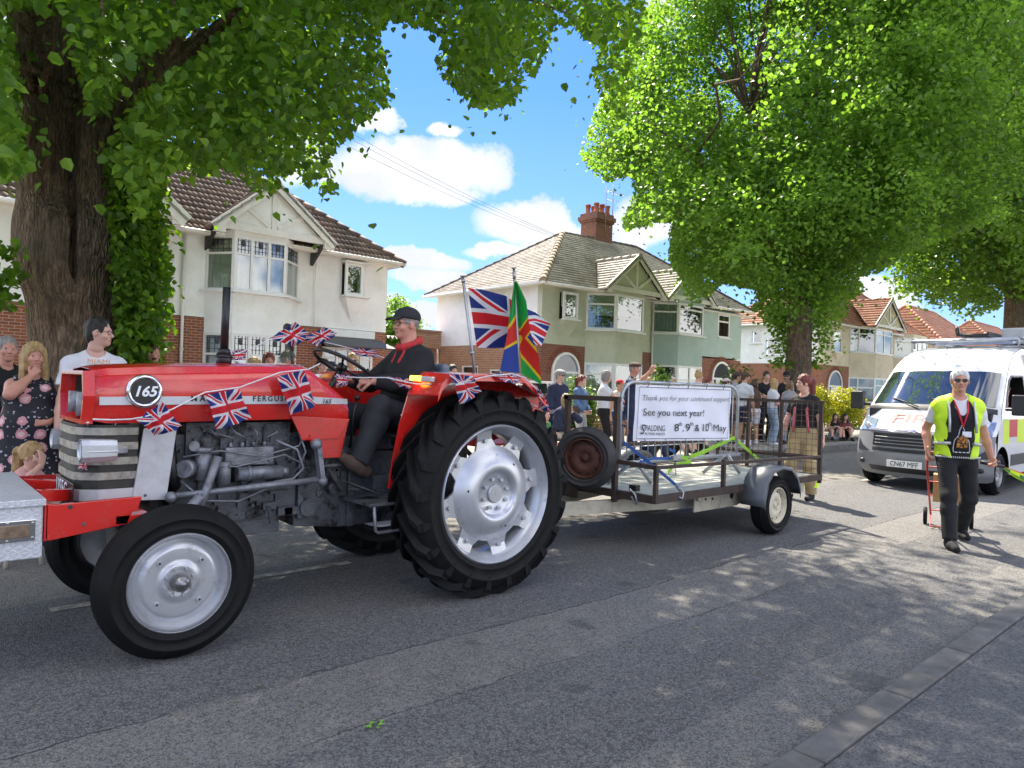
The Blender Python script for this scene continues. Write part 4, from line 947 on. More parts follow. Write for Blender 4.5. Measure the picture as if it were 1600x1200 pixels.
# ---- tree 3
TC = [(1385,440),(1390,470),(1400,492),(1440,512),(1500,502),(1560,482),(1568,470),(2400,480),(2400,-3000),(1300,-3000),(1300,300),(1385,360)]
def keep3(q):
    X, Y, Z = project(q); inf = (Z > .5) & (X > -40) & (X < 1640) & (Y > -40) & (Y < 1240); return (~inf | inpoly(X, Y, TC))
C3 = clusters(3000, (46.5, 10.5, 14.2), (13, 9, 10), keep3, .4, 6.0)
x0 = 46.2
nd3 = [((x0, y0, 7), (x0+.5, y0, 14), .42, .3), ((x0+.5, y0, 14), (x0+1, y0, 22), .3, .1), ((x0, y0, 6.6), (x0-4.5, y0+.5, 9.6), .24, .12), ((x0-4.5, y0+.5, 9.6), (x0-9, y0, 11), .12, .06), ((x0, y0, 7.5), (x0+5, y0, 12), .24, .1), ((x0, y0, 9), (x0-5, y0-2, 15), .2, .08), ((x0, y0, 9), (x0+3, y0+3, 15), .2, .08)]
big_tree('tall straight trunked lime tree at far right behind the white van', x0, y0, 8, nd3, C3, M_leaf3, 34, .85, .23, .62, 70, hv=.12, keepf=TC)
# ---- small trees and shrubs
def bush(name, label, cat, c, r, n_, size, m, per=30, rad_=.3, stem=None, group=None):
    T = thing(name, label, cat, (c[0], c[1], 0.1), group=group); set_org(T.location)
    C = clusters(n_, c, r, lambda q: np.ones(len(q), bool), .2, .12); P, sz = sprays(C, per, rad_, size); leaves('foliage', P, sz, m, T, .3)
    mb = MB(); gx, gy = c[0], c[1]
    for i in range(stem or 5):
        t = C[rng.integers(len(C))]; mb.tube([(gx+rng.normal(0, .06), gy+rng.normal(0, .06), .05), tuple((np.array([gx, gy, .1])+t)/2+np.array([0, 0, .1])), tuple(t)], [.05*max(1, r[2]/2), .03*max(1, r[2]/2), .01], 6)
    mb.build('stem', M_bark, T); set_org((0, 0, 0)); return T
bush('tree', 'small yellow green tree in the gap between the first two houses', 'tree', (25.5, 42, 4.6), (3.4, 3, 3.3), 420, .2, M_leaf3, 30, .5, 9)
bush('tree', 'pale green distant tree low behind the driver, left of the other', 'tree', (21.5, 44, 4.0), (2.4, 2.4, 2.4), 240, .2, M_leaf3, 30, .5, 8)
for i, (lab, nm, c, r, n_, s, m) in enumerate([
    ('golden green privet hedge beside the van, left part', 'hedge', (27.6, 12.9, .95), (1.5, .7, 1.05), 260, .085, M_hedge),
    ('golden green privet hedge beside the van, right part', 'hedge', (30.6, 12.9, .9), (1.6, .7, 1.0), 260, .085, M_hedge),
    ('yellow green bush at the foot of the second tree trunk', 'shrub', (19.6, 11.4, 1.2), (.9, .8, 1.2), 120, .1, M_shrub),
    ('green bush showing above the banner near the bay window', 'shrub', (17.6, 13.0, 1.15), (.8, .6, 1.1), 120, .09, M_shrub),
    ('yellow bush showing above the banner near the blue house door', 'shrub', (21.6, 13.2, 1.1), (1.1, .6, 1.0), 140, .09, M_hedge),
    ('dark green bush beside the sage green front door', 'shrub', (14.4, 13.3, .9), (.6, .5, .9), 100, .09, M_shrub),
    ('low ivy shoots around the foot of the big tree', 'shrub', (1.0, 9.6, .35), (.8, .5, .4), 60, .1, M_shrub)]):
    bush(nm, lab, 'hedge' if nm == 'hedge' else 'bush', c, r, n_, s, m, 34, .22)
# ================================================================== vehicles: materials and helpers
def W(px, py, Y):
    """where the sight line through a photo point meets the plane y = Y (used as a ruler for real distances)"""
    d = fw+rt*((px-800)/CF)-up*((py-600)/CF); t = Y/d.y; return Vector((d.x*t, Y, CH+d.z*t))
def WX(px, py, X):
    d = fw+rt*((px-800)/CF)-up*((py-600)/CF); t = X/d.x; return Vector((X, d.y*t, CH+d.z*t))
M_red = mat('tractor_red_paint', (0.60, 0.017, 0.012), 0.22, var=0.08, vs=2.5, coat=0.7, dirt=(0.4, 0.03, 0.02), ds=5, bump=.04, bs=200)
M_redd = mat('dull_red_paint', (0.42, 0.02, 0.015), 0.5, var=0.15, vs=5, dirt=(.12, .02, .015), ds=5)
M_silver = mat('silver_paint', (0.52, 0.53, 0.55), 0.3, metal=0.55, var=0.1, vs=5, dirt=(0.26, 0.25, 0.24), ds=9, dth=(.58, .8), bump=.05, bs=90)
M_silverp = mat('pale_grey_panel', (0.50, 0.51, 0.52), 0.45, metal=0.15, var=0.07, vs=4, dirt=(0.36, 0.35, 0.34), ds=6)
M_eng = mat('engine_grey', (0.095, 0.10, 0.108), 0.5, metal=0.3, var=0.35, vs=14, dirt=(0.02, 0.018, 0.016), ds=7, dth=(.5, .62), bump=.5, bs=70)
M_engl = mat('engine_grey_light', (0.22, 0.23, 0.25), 0.42, metal=0.4, var=0.25, vs=9, dirt=(0.05, 0.045, 0.04), ds=12, bump=.3, bs=80)
M_rubber = mat('tyre_rubber', (0.008, 0.008, 0.008), 0.6, var=0.3, vs=6, bump=.3, bs=150, spec=.18, dirt=(0.03, 0.028, 0.025), ds=5, dth=(.6, .85))
M_rubw = mat('worn_rubber', (0.035, 0.034, 0.033), 0.75, var=0.3, vs=8, bump=.4, bs=120)
M_black = mat('black_metal', (0.01, 0.01, 0.011), 0.4, var=0.1)
M_chrome = mat('chrome', (0.7, 0.7, 0.7), 0.12, metal=1.0, var=0.05)
M_galv = mat('galvanised_steel', (0.40, 0.42, 0.44), 0.42, metal=0.7, var=0.15, vs=9)
M_amber = mat('amber_lens', (0.85, 0.28, 0.02), 0.25, var=0.1); M_amberon = emis('amber_light', (1.0, 0.42, 0.03), 3.0)
M_textw = mat('white_lettering', (0.8, 0.8, 0.8), 0.5, var=0); M_textb = mat('black_lettering', (0.012, 0.012, 0.012), 0.5, var=0)
def diamond(name, col):
    m = bpy.data.materials.new(name); m.use_nodes = True; m.node_tree.nodes.clear(); n = NT(m.node_tree)
    pos = n.n('ShaderNodeNewGeometry').outputs['Position']; x, y, z = n.sep(pos); a = x+y*0.6; b_ = z+y
    f = (n.m('SINE', (a+b_)*210.0)*n.m('SINE', (a-b_)*70.0)).mx(n.m('SINE', (a-b_)*210.0+1.0)*n.m('SINE', (a+b_)*70.0+2.0))
    h = n.ramp(f, [(0.45, 0.0), (0.8, 1.0)])
    c = n.mix(n.noise(6.0, pos, 4), tuple(q*.8 for q in col), tuple(min(1, q*1.15) for q in col))
    b = n.n('ShaderNodeBsdfPrincipled', {'Base Color': c, 'Roughness': 0.4, 'Metallic': 0.35})
    bn = n.n('ShaderNodeBump', {'Strength': .7, 'Distance': .003, 'Height': h}); n.L.new(bn.outputs[0], b.inputs['Normal'])
    n.L.new(b.outputs[0], n.n('ShaderNodeOutputMaterial').inputs[0]); return m
M_check = diamond('checker_plate', (0.62, 0.63, 0.66))
def tyre(name, parent, cx, yn, cz, ro, rr, wd, mat_=M_rubber, ribs=0, lugs=0, n_=64, flip=False):
    """tyre with its near sidewall at y = yn, width wd going away in +y"""
    ym = wd/2; prof = [(rr-.01, .02), (rr+.0, .0+.012), (rr+(ro-rr)*.12, .0), (rr+(ro-rr)*.14, -.006), (rr+(ro-rr)*.19, -.007), (rr+(ro-rr)*.21, -.003), (rr+(ro-rr)*.5, -.012), (rr+(ro-rr)*.53, -.0165), (rr+(ro-rr)*.57, -.0165), (rr+(ro-rr)*.6, -.011), (rr+(ro-rr)*.8, .004), (ro-.02, .022), (ro-.006, .04)]
    if ribs:
        gs = np.linspace(.05, wd-.05, ribs*2)
        for i, g in enumerate(gs): prof += [(ro-(.0 if i % 2 == 0 else .012), g-.003), (ro-(.0 if i % 2 == 0 else .012), g+.003)] if True else []
    else: prof += [(ro, wd*.3), (ro+.004, ym), (ro, wd*.7)]
    prof += [(ro-.006, wd-.04), (ro-.02, wd-.022), (rr+(ro-rr)*.8, wd-.004), (rr+(ro-rr)*.55, wd+.012), (rr+(ro-rr)*.25, wd+.004), (rr, wd-.012), (rr-.01, wd-.02)]
    mb = MB(); mb.lathe(prof, (cx, yn, cz), 'y', n_)
    if lugs:
        for sd in (0, 1):
            for i in range(lugs):
                th0 = 2*PI*(i+.5*sd)/lugs; rows = []
                for t in np.linspace(0, 1, 6):
                    yy = ym+(1 if sd else -1)*(-.012+t*(ym+.0)); th = th0+.30*t+.10*t*t; w_ = .028+.012*t; top = ro+.05-.035*max(0, t-.75)*4*.35; bot = ro-.03
                    if t > .9: bot = ro-.1; yy = ym+(1 if sd else -1)*(ym-.002); top = ro+.012
                    rows.append((yy, th, w_, top, bot))
                vs = []
                for yy, th, w_, top, bot in rows:
                    for rad_, dw in ((bot, w_*1.5), (top, w_), (top, -w_), (bot, -w_*1.5)):
                        a = th+dw*.5/ro*1.0; vs.append((cx+rad_*math.cos(a), yn+yy, cz+rad_*math.sin(a)))
                # sidewall tail of the lug
                yy, th, w_, top, bot = rows[-1]
                fs = []
                for r_ in range(5):
                    for c_ in range(3): fs.append((r_*4+c_, r_*4+c_+1, r_*4+c_+5, r_*4+c_+4))
                fs += [(0, 1, 2, 3), (23, 22, 21, 20)]
                mb.add(vs, fs, 0, False)
                s_ = -1 if not sd else 1; ye = yn+(wd if sd else 0)+s_*.012; v2 = []
                for r2, dw in ((top, w_), (ro-.02, w_*1.1), (ro-.11, w_*.5)):
                    for q in (dw, -dw):
                        a = th+q*.5/ro*1.3+.03*(ro-r2)*8*.0; v2.append((cx+r2*math.cos(a), ye-s_*.02*(r2 == top), cz+r2*math.sin(a)))
                for r2, dw in ((top, w_), (ro-.02, w_*1.1), (ro-.11, w_*.5)):
                    for q in (dw, -dw):
                        a = th+q*.5/ro*1.3; v2.append((cx+r2*math.cos(a), ye-s_*.045, cz+r2*math.sin(a)))
                mb.add(v2, [(0, 1, 3, 2), (2, 3, 5, 4), (0, 2, 8, 6), (2, 4, 10, 8), (1, 7, 9, 3), (3, 9, 11, 5), (4, 5, 11, 10), (0, 6, 7, 1)], 0)
    return mb.build(name, mat_, parent, fixn=bool(lugs))
def bolts(mb, cx, y, cz, r, n_, br=.012, h=.016, a0=0, mat_=0, s=-1):
    for i in range(n_):
        a = a0+2*PI*i/n_; p = (cx+r*math.cos(a), y, cz+r*math.sin(a)); mb.cyl(p, (p[0], y+s*h, p[2]), br, None, 6, mat_)
def rear_wheel(T, y0, s=1):
    """near wheel s=1: outer face at y0; far wheel s=-1 mirrored"""
    cx, cz = 3.22, .71; R = .487
    wh = tyre('wheel', T, cx, y0 if s == 1 else y0-.33, cz, .675, R-.005, .33, lugs=21, n_=72)
    Y = lambda v: y0+s*v
    mb = MB(); L = lambda pr, n_=64: mb.lathe([(r, s*h) for r, h in (pr if s == 1 else pr[::-1])], (cx, y0, cz), 'y', n_)
    L([(.475, .0), (R, .01), (R, .03), (.462, .045), (.455, .075), (.435, .09), (.43, .25), (.46, .29), (R, .31)]); L([(.478, .31), (.42, .25), (.42, .09), (.446, .072), (.452, .045), (.475, .0)])
    mb.build('rim', M_silver, wh)
    mb = MB()   # dished centre with eight arms
    def L(pr, n_=64): mb.lathe([(r, s*h) for r, h in (pr if s == 1 else pr[::-1])], (cx, y0, cz), 'y', n_)
    L([(.0, .05), (.145, .05), (.15, .045), (.165, .02), (.185, .012), (.22, .02), (.27, .04), (.31, .07), (.335, .085)]); L([(.335, .095), (.3, .085), (.1, .07), (0, .07)])
    for i in range(8):
        a = 2*PI*i/8+.2
        def pt(r, da, h): return (cx+r*math.cos(a+da), Y(h), cz+r*math.sin(a+da))
        v = [pt(.31, -.34, .082), pt(.31, .34, .082), pt(.385, .17, .088), pt(.385, -.17, .088), pt(.45, -.15, .075), pt(.45, .15, .075)]
        v2 = [(q[0], q[1]+s*.018, q[2]) for q in v]
        mb.add(v+v2, [(0, 1, 2, 3), (3, 2, 5, 4), (6, 9, 8, 7), (9, 10, 11, 8), (0, 3, 9, 6), (3, 4, 10, 9), (4, 5, 11, 10), (5, 2, 8, 11), (2, 1, 7, 8)], 0)
    bolts(mb, cx, Y(.085), cz, .375, 8, .016, .02, .2, s=-s)
    for i in range(3): a = .9+i*2.1; mb.cyl((cx+.25*math.cos(a), Y(.034), cz+.25*math.sin(a)), (cx+.25*math.cos(a), Y(.03), cz+.25*math.sin(a)), .009, None, 8, 1)
    mb.build('wheel_disc', [M_silver, M_black], wh, fixn=True)
    mb = MB(); mb.cyl((cx, Y(.05), cz), (cx, Y(.035), cz), .068, .06, 24); mb.cyl((cx, Y(.035), cz), (cx, Y(.033), cz), .008, None, 6); bolts(mb, cx, Y(.05), cz, .105, 8, .014, .022, .3, s=-s)
    mb.build('hub', M_silver, wh); return wh
def front_wheel(T, y0, s=1):
    cx, cz = 1.18, .395; wh = tyre('wheel', T, cx, y0-.012 if s == 1 else y0-.16, cz, .395, .262, .175, ribs=4, n_=72); Y = lambda v: y0+s*v
    mb = MB()
    def L(pr, n_=64): mb.lathe([(r, s*h) for r, h in (pr if s == 1 else pr[::-1])], (cx, y0, cz), 'y', n_)
    L([(.25, -.002), (.262, .006), (.262, .016), (.244, .026), (.238, .05), (.226, .058), (.222, .14)]); L([(.215, .14), (.216, .06), (.232, .045), (.237, .022), (.252, -.004), (.25, -.002)])
    mb.build('rim', M_silver, wh)
    mb = MB()
    def L(pr, n_=64): mb.lathe([(r, s*h) for r, h in (pr if s == 1 else pr[::-1])], (cx, y0, cz), 'y', n_)
    L([(0, .035), (.07, .035), (.088, .03), (.094, .036), (.12, .042), (.17, .03), (.19, .036), (.205, .05), (.222, .058)]); L([(.222, .07), (0, .06)])
    for i in range(4): a = .75+i*PI/2; p = (cx+.148*math.cos(a), cz+.148*math.sin(a)); mb.cyl((p[0], Y(.04), p[1]), (p[0], Y(.024), p[1]), .017, .013, 12); mb.cyl((p[0], Y(.0235), p[1]), (p[0], Y(.022), p[1]), .006, None, 8, 1)
    for i in range(8): a = .3+i*PI/4; p = (cx+.072*math.cos(a), cz+.072*math.sin(a)); mb.cyl((p[0], Y(.036), p[1]), (p[0], Y(.022), p[1]), .013, .01, 8)
    mb.build('wheel_disc', [M_silver, M_black], wh, fixn=True)
    mb = MB(); L2 = [(0, -.045), (.012, -.045), (.014, -.035), (.03, -.03), (.045, -.012), (.046, .03)]; mb.lathe([(r, s*h) for r, h in (L2 if s == 1 else L2[::-1])], (cx, y0, cz), 'y', 24); mb.build('hub_cap', mat('greasy_cap', (.25, .24, .23), .3, .8, .3, 12), wh, fixn=True); return wh
# ================================================================== the tractor
T = thing('tractor', 'bright red vintage tractor with silver wheels and white 165 numerals, dressed in union flag bunting', 'tractor', (2.2, 4.57, 0)); set_org(T.location)
yc = 4.57
rear_wheel(T, 3.70, 1); rear_wheel(T, 5.47, -1); front_wheel(T, 3.835, 1); front_wheel(T, 5.30, -1)
# bonnet: lofted shell
def bonnet_sec(x, w_, zb, zt, cr):
    return [(x, yc+sy*ww, z) for sy, ww, z in [(-1, w_-.012, zb), (-1, w_, zb+.035), (-1, w_+cr, zb+(zt-zb)*.5), (-1, w_+.004, zt-.085), (-1, w_-.012, zt-.05), (-1, w_-.03, zt-.045), (-1, w_-.055, zt-.008), (-1, w_-.1, zt+.004), (0, 0, zt+.014),
            (1, w_-.1, zt+.004), (1, w_-.055, zt-.008), (1, w_-.03, zt-.045), (1, w_-.012, zt-.05), (1, w_+.004, zt-.085), (1, w_+cr, zt-(zt-zb)*.5), (1, w_, zb+.035), (1, w_-.012, zb)]]
st = [(.83, .30, 1.215, 1.485, .012), (.9, .315, 1.2, 1.50, .012), (1.1, .32, 1.2, 1.515, .01), (1.4, .32, 1.205, 1.53, .008), (1.75, .315, 1.21, 1.545, .006), (2.02, .31, 1.215, 1.555, .004), (2.06, .31, 1.21, 1.545, .003), (2.2, .305, 1.19, 1.455, .002), (2.345, .295, 1.17, 1.35, .0)]
mb = MB(); rows = [bonnet_sec(*q) for q in st]; n_ = len(rows[0]); vs = [p for r in rows for p in r]; fs = []
for i in range(len(rows)-1):
    for j in range(n_-1): fs.append((i*n_+j, i*n_+j+1, (i+1)*n_+j+1, (i+1)*n_+j))
mb.add(vs, fs, 0, True); mb.add(rows[-1], [tuple(range(n_))], 0)
bn_ = mb.build('bonnet', M_red, T, fixn=True, solid=.004)
md = bn_.modifiers.new('es', 'EDGE_SPLIT'); md.split_angle = rad(28)
mb = MB()   # nose frame and its dark mouth
ring = [(4.27, 1.478), (4.236, 1.345), (4.275, 1.195), (4.865, 1.195), (4.904, 1.345), (4.87, 1.478)]
def ringat(x, k, dz=0): return [(x, yc+(y_-yc)*k, 1.338+(z_-1.338)*(1-(1-k)*2.1)+dz) for y_, z_ in ring]
for a, b, k0, k1 in ((.84, .785, 1.0, 1.0), (.785, .785, 1.0, .93), (.785, .86, .93, .90)):
    A_, B_ = ringat(a, k0), ringat(b, k1); mb.add(A_+B_, [(i, (i+1) % 6, 6+(i+1) % 6, 6+i) for i in range(6)])
mb.build('nose_frame', M_red, T, fixn=True)
mb = MB(); R_ = ringat(.93, .93); mb.add(R_, [(0, 1, 2, 3, 4, 5)]); R2 = ringat(.85, .905); mb.add(R_+R2, [(i, (i+1) % 6, 6+(i+1) % 6, 6+i) for i in range(6)])
mb.build('nose_recess', mat('olive_grey_recess', (.09, .09, .07), .7, var=.3, vs=9), T, fixn=True)
mb = MB(); mb.cyl((.87, 4.5, 1.23), (.87, 4.5, 1.36), .07, None, 18); mb.cyl((.87, 4.5, 1.35), (.87, 4.5, 1.42), .03, .04, 12)
mb.build('air_cleaner', M_engl, T); mb = MB(); mb.cyl((.84, 4.32, 1.34), (.79, 4.27, 1.34), .028, .024, 12); mb.build('nose_lamp', M_engl, T); mb = MB(); mb.cyl((.85, 4.72, 1.24), (.85, 4.72, 1.36), .05, None, 14); mb.build('horn', M_engl, T)
# side stripe, badge, lettering
mb = MB()
for sgn in (-1,):
    mb.add([(.86, yc-.335, 1.342), (1.98, yc-.324, 1.362), (1.98, yc-.326, 1.312), (.86, yc-.337, 1.298)], [(0, 1, 2, 3)]); mb.add([(1.98, yc-.324, 1.362), (2.33, yc-.306, 1.345), (2.335, yc-.306, 1.31), (1.98, yc-.326, 1.312)], [(0, 1, 2, 3)])
mb.build('side_stripe', M_silverp, T, solid=.003)
mb = MB(); mb.lathe([(.0, -.022), (.07, -.022), (.072, -.03), (.082, -.032), (.092, -.024), (.094, 0)], (1.075, yc-.325, 1.375), 'y', 40)
bd = mb.build('round_badge', M_chrome, T, fixn=True); mb = MB(); mb.cyl((1.075, yc-.348, 1.375), (1.075, yc-.3505, 1.375), .074, None, 40); mb.build('badge_face', M_black, bd)
text_mesh('lettering', '165', .078, M_textw, (1.075, yc-.353, 1.349), (1, 0, 0), (0, 0, 1), bd, .001, 'CENTER', .25, .0022)
text_mesh('lettering', 'MASSEY', .048, M_textb, (1.32, yc-.3355, 1.322), (1, .009, .01), (0, 0, 1), T, .001, space=1.5, offset=.0006)
text_mesh('lettering', 'FERGUSON', .046, M_textb, (1.68, yc-.3325, 1.326), (1, .012, .01), (0, 0, 1), T, .001, space=1.3, offset=.0006)
text_mesh('lettering', '165', .042, M_textb, (2.14, yc-.322, 1.315), (1, .05, -.01), (0, 0, 1), T, .001, space=1.1, shear=.3)
# side panels under the tank
for sgn, nm in ((-1, 'side_panel'), (1, 'side_panel')):
    mb = MB(); y_ = yc+sgn*.318; mb.prism([(1.93, 1.235), (2.345, 1.21), (2.27, 1.085), (2.015, 1.075)], 'xz', y_, y_+.006*sgn); mb.prism([(2.05, 1.1), (2.345, 1.2), (2.29, .955), (2.13, .955)], 'xz', y_+.012*-sgn, y_+.006*-sgn)
    mb.cyl((2.06, y_, 1.105), (2.06, y_-.006, 1.105), .008, None, 8); mb.build(nm, M_red, T, bevel=.002)
# lower grille: banded curved front
def arcfront(z, r_=.26, x0=1.06):
    pts = [(x0, yc-.3, z)]; 
    for i in range(9): a = -PI/2-PI*i/8; pts.append((.86+.10*math.cos(a)*1.0-.0, yc+.3*math.sin(a), z)) if False else None
    for i in range(13): t = i/12; y_ = yc-.3+.6*t; e = abs(2*t-1); pts.append((.775+.10*e**6+.0, y_, z))
    pts.append((x0, yc+.3, z)); return pts
def band(mb, za, zb, off, m_):
    A_ = arcfront(za); B_ = arcfront(zb); n_ = len(A_)
    def sh(p): return (p[0]-off*(1 if abs(p[1]-yc) < .29 else 0), p[1]+(off if p[1] > yc else -off)*(1 if abs(p[1]-yc) > .2 else 0), p[2])
    mb.add([sh(p) for p in A_]+[sh(p) for p in B_], [(i, i+1, n_+i+1, n_+i) for i in range(n_-1)], m_)
mb = MB(); band(mb, .80, 1.19, 0, 0)
zs_ = [(1.135, 1.175), (1.055, 1.095), (.975, 1.015), (.895, .935)]
for za, zb in zs_: band(mb, za, zb, .008, 1)
band(mb, .785, .845, .012, 2)
mb.build('grille', [mat('grille_black', (.03, .028, .022), .6, var=.4, vs=20), mat('grille_bar_metal', (.33, .31, .26), .5, .4, .3, 18, dirt=(.12, .11, .09), ds=20), M_silverp], T, solid=.006)
for sgn in (-1, 1):
    mb = MB(); y_ = yc+sgn*.325; mb.prism([(1.085, 1.17), (1.255, 1.17), (1.21, .765), (1.035, .775)], 'xz', y_, y_+.02*-sgn); mb.cyl((1.10, y_+.001, .80), (1.10, y_-.006, .80), .009, None, 8, 1); mb.build('grille_side_panel', [M_silverp, M_eng], T, bevel=.006)
# headlamps
for sgn in (-1, 1):
    y_ = yc+sgn*.40; mb = MB(); pr = [(-.04, .058), (.03, .058), (.055, .03), (.055, -.03), (.03, -.058), (-.04, -.058), (-.055, -.03), (-.055, .03)]
    xs = [(.765, 1.0), (.80, 1.02), (.93, .92)]; vs = []
    for x_, k in xs: vs += [(x_, y_+a*k, 1.065+b_*k) for a, b_ in pr]
    fs = [(i*8+j, i*8+(j+1) % 8, (i+1)*8+(j+1) % 8, (i+1)*8+j) for i in range(2) for j in range(8)]+[tuple(range(16, 24))]
    mb.add(vs, fs); mb.box(.78, y_+sgn*.0-.058, 1.058, .935, y_+.058, 1.066); mb.bar((.9, y_, 1.06), (1.0, yc+sgn*.3, 1.05), .03, .03); hl = mb.build('headlamp', M_silver, T, bevel=.004, fixn=True)
    mb = MB(); mb.add([(.772, y_+a*.93, 1.065+b_*.93) for a, b_ in pr], [tuple(range(8))]); mb.lathe([(.052, .0), (.05, .012), (0, .02)], (.762, y_, 1.065), 'x', 20); mb.build('lens', mat('lamp_lens', (.55, .58, .6), .08, .3, .05), hl)
# number plate (curved, on the lower front)
mb = MB(); mb.box(.752, 4.24, .765, .758, 4.72, .885); npl = mb.build('number_plate', mat('plate_black', (.012, .012, .013), .35, var=0), T, bevel=.002)
text_mesh('lettering', 'US5G', .125, M_textw, (.7505, 4.69, .79), (0, -1, 0), (0, 0, 1), npl, .001, sx=.95, space=1.1)
# red front frame holding the checker plate box
mb = MB(); mb.prism([(.60, .835), (.63, .825), (1.02, .835), (1.0, .765), (.975, .76), (.955, .70), (.62, .655), (.60, .66)], 'xz', 3.99, 4.02); mb.prism([(.60, .835), (1.02, .835), (.97, .71), (.60, .65)], 'xz', 5.08, 5.11)
mb.box(.595, 3.99, .655, .61, 5.11, .83); mb.bar((.61, 4.3, .83), (.9, 4.42, .80), .05, .06); mb.bar((.61, 4.8, .83), (.9, 4.7, .80), .05, .06); mb.box(.9, 3.99, .70, 1.06, 5.1, .745)
mb.cyl((.70, 3.985, .81), (.70, 4.02, .81), .011, None, 10, 1); mb.cyl((.76, 3.985, .72), (.76, 4.02, .72), .009, None, 10, 1); mb.build('front_frame', [M_red, M_eng], T, bevel=.004)
mb = MB(); mb.box(-.25, 4.0, .575, .592, 5.1, .835); tb = mb.build('tool_box', M_check, T, bevel=.006)
mb = MB(); mb.box(-.26, 3.985, .825, .60, 5.115, .86); mb.build('lid', M_check, tb, bevel=.005)
mb = MB(); mb.box(.35, 3.985, .665, .56, 3.998, .765, 0); mb.box(.375, 3.975, .685, .535, 3.988, .745, 1); bolts_ = [(.362, .68), (.362, .75), (.548, .68), (.548, .75), (.45, .755), (.45, .674)]
for a, b_ in bolts_: mb.cyl((a, 3.986, b_), (a, 3.98, b_), .006, None, 6, 0)
mb.build('latch', [M_chrome, mat('rusty_inset', (.2, .14, .09), .6, .3, .5, 30)], tb, bevel=.003)
# front axle
mb = MB(); mb.bar((1.18, 4.05, .44), (1.18, 5.1, .44), .09, .09); mb.box(1.02, 4.4, .38, 1.34, 4.74, .58)
for sy in (4.03, 5.12): mb.cyl((1.18, sy, .30), (1.18, sy, .60), .04, None, 12); mb.cyl((1.18, sy, .395), (1.18, sy-.12 if sy < 4.5 else sy+.12, .395), .05, None, 14)
mb.build('front_axle', M_eng, T)
mb = MB()   # steering rods
mb.cyl((1.17, 4.12, .60), (1.36, 4.13, .79), .028, None, 12); mb.cyl((1.22, 4.22, .785), (2.12, 4.19, .828), .019, None, 10); mb.cyl((1.35, 4.2, .62), (1.48, 4.22, 1.0), .024, None, 12)
mb.bar((2.09, 4.19, 1.05), (2.13, 4.19, .80), .03, .055, upv=(0, 1, 0)); mb.sph((2.08, 4.185, 1.055), .038, 12); mb.sph((2.13, 4.185, .815), .034, 12); mb.sph((1.22, 4.2, .785), .032, 12); mb.build('steering_linkage', M_engl, T)
# engine and gearbox with their fittings
mb = MB(); mb.box(1.27, 4.39, .58, 2.04, 4.75, 1.12); mb.box(1.34, 4.36, 1.0, 1.98, 4.78, 1.19); mb.box(1.3, 4.42, .47, 1.95, 4.72, .58)
for i in range(4): mb.box(1.38+i*.155, 4.345, 1.02, 1.48+i*.155, 4.365, 1.10)
for i in range(12): mb.cyl((1.32+i*.058, 4.385, .615), (1.32+i*.058, 4.375, .615), .008, None, 6)
for i in range(9): mb.cyl((1.36+i*.075, 4.345, 1.145), (1.36+i*.075, 4.335, 1.145), .009, None, 6)
for i in range(6): mb.box(1.30+i*.12, 4.372, .66, 1.33+i*.12, 4.39, .93)
rr_ = random.Random(5)
for i in range(55):
    x_, z_ = rr_.uniform(1.3, 2.02), rr_.uniform(.6, 1.14); k_ = rr_.random()
    if k_ < .45: mb.cyl((x_, 4.39, z_), (x_, 4.36-rr_.random()*.02, z_), rr_.uniform(.008, .022), None, 8)
    elif k_ < .75: w_ = rr_.uniform(.012, .05); mb.box(x_-w_, 4.355, z_-w_*.6, x_+w_, 4.39, z_+w_*.5)
    else: mb.tube([(x_, 4.375, z_), (x_+rr_.uniform(-.1, .1), 4.34, z_+.04), (x_+rr_.uniform(-.16, .16), 4.36, z_-.08)], .006, 5)
for i in range(30): x_, z_ = rr_.uniform(2.1, 2.9), rr_.uniform(.5, .93); w_ = rr_.uniform(.01, .03); mb.box(x_-w_, 4.385, z_-w_, x_+w_, 4.402, z_+w_)
eng = mb.build('engine', M_eng, T, bevel=.008)
mb = MB(); mb.cyl((1.42, 4.29, .86), (1.42, 4.29, 1.02), .045, None, 16); mb.cyl((1.42, 4.29, 1.02), (1.42, 4.29, 1.05), .05, None, 16); mb.cyl((1.54, 4.29, .83), (1.54, 4.29, .96), .04, None, 16)
mb.cyl((1.34, 4.3, .93), (1.30, 4.26, .93), .055, .05, 18); mb.cyl((1.36, 4.28, 1.06), (1.36, 4.27, 1.06), .03, None, 12); mb.build('fuel_filter', M_engl, T)
mb = MB(); mb.cyl((1.62, 4.30, .88), (1.9, 4.30, .88), .042, None, 18); mb.cyl((1.68, 4.30, .88), (1.70, 4.30, .88), .048, None, 18); mb.cyl((1.9, 4.3, .88), (1.94, 4.3, .88), .03, None, 12); mb.cyl((1.7, 4.31, .79), (1.95, 4.31, .79), .03, None, 14); mb.sph((1.95, 4.31, .79), .034, 12)
mb.build('starter_motor', M_engl, T)
mb = MB(); mb.box(1.55, 4.30, .93, 1.85, 4.37, 1.04); 
for i in range(4): mb.cyl((1.59+i*.07, 4.33, 1.04), (1.59+i*.07, 4.33, 1.07), .012, None, 8)
mb.cyl((1.83, 4.3, .96), (1.83, 4.285, .96), .018, None, 12); mb.build('injection_pump', M_engl, T, bevel=.006)
mb = MB()
for i in range(4): x_ = 1.45+i*.13; mb.tube([(1.6+i*.07, 4.33, 1.07), (1.6+i*.07, 4.31, 1.1), (x_+.03, 4.3, 1.13), (x_, 4.33, 1.17)], .0045, 6)
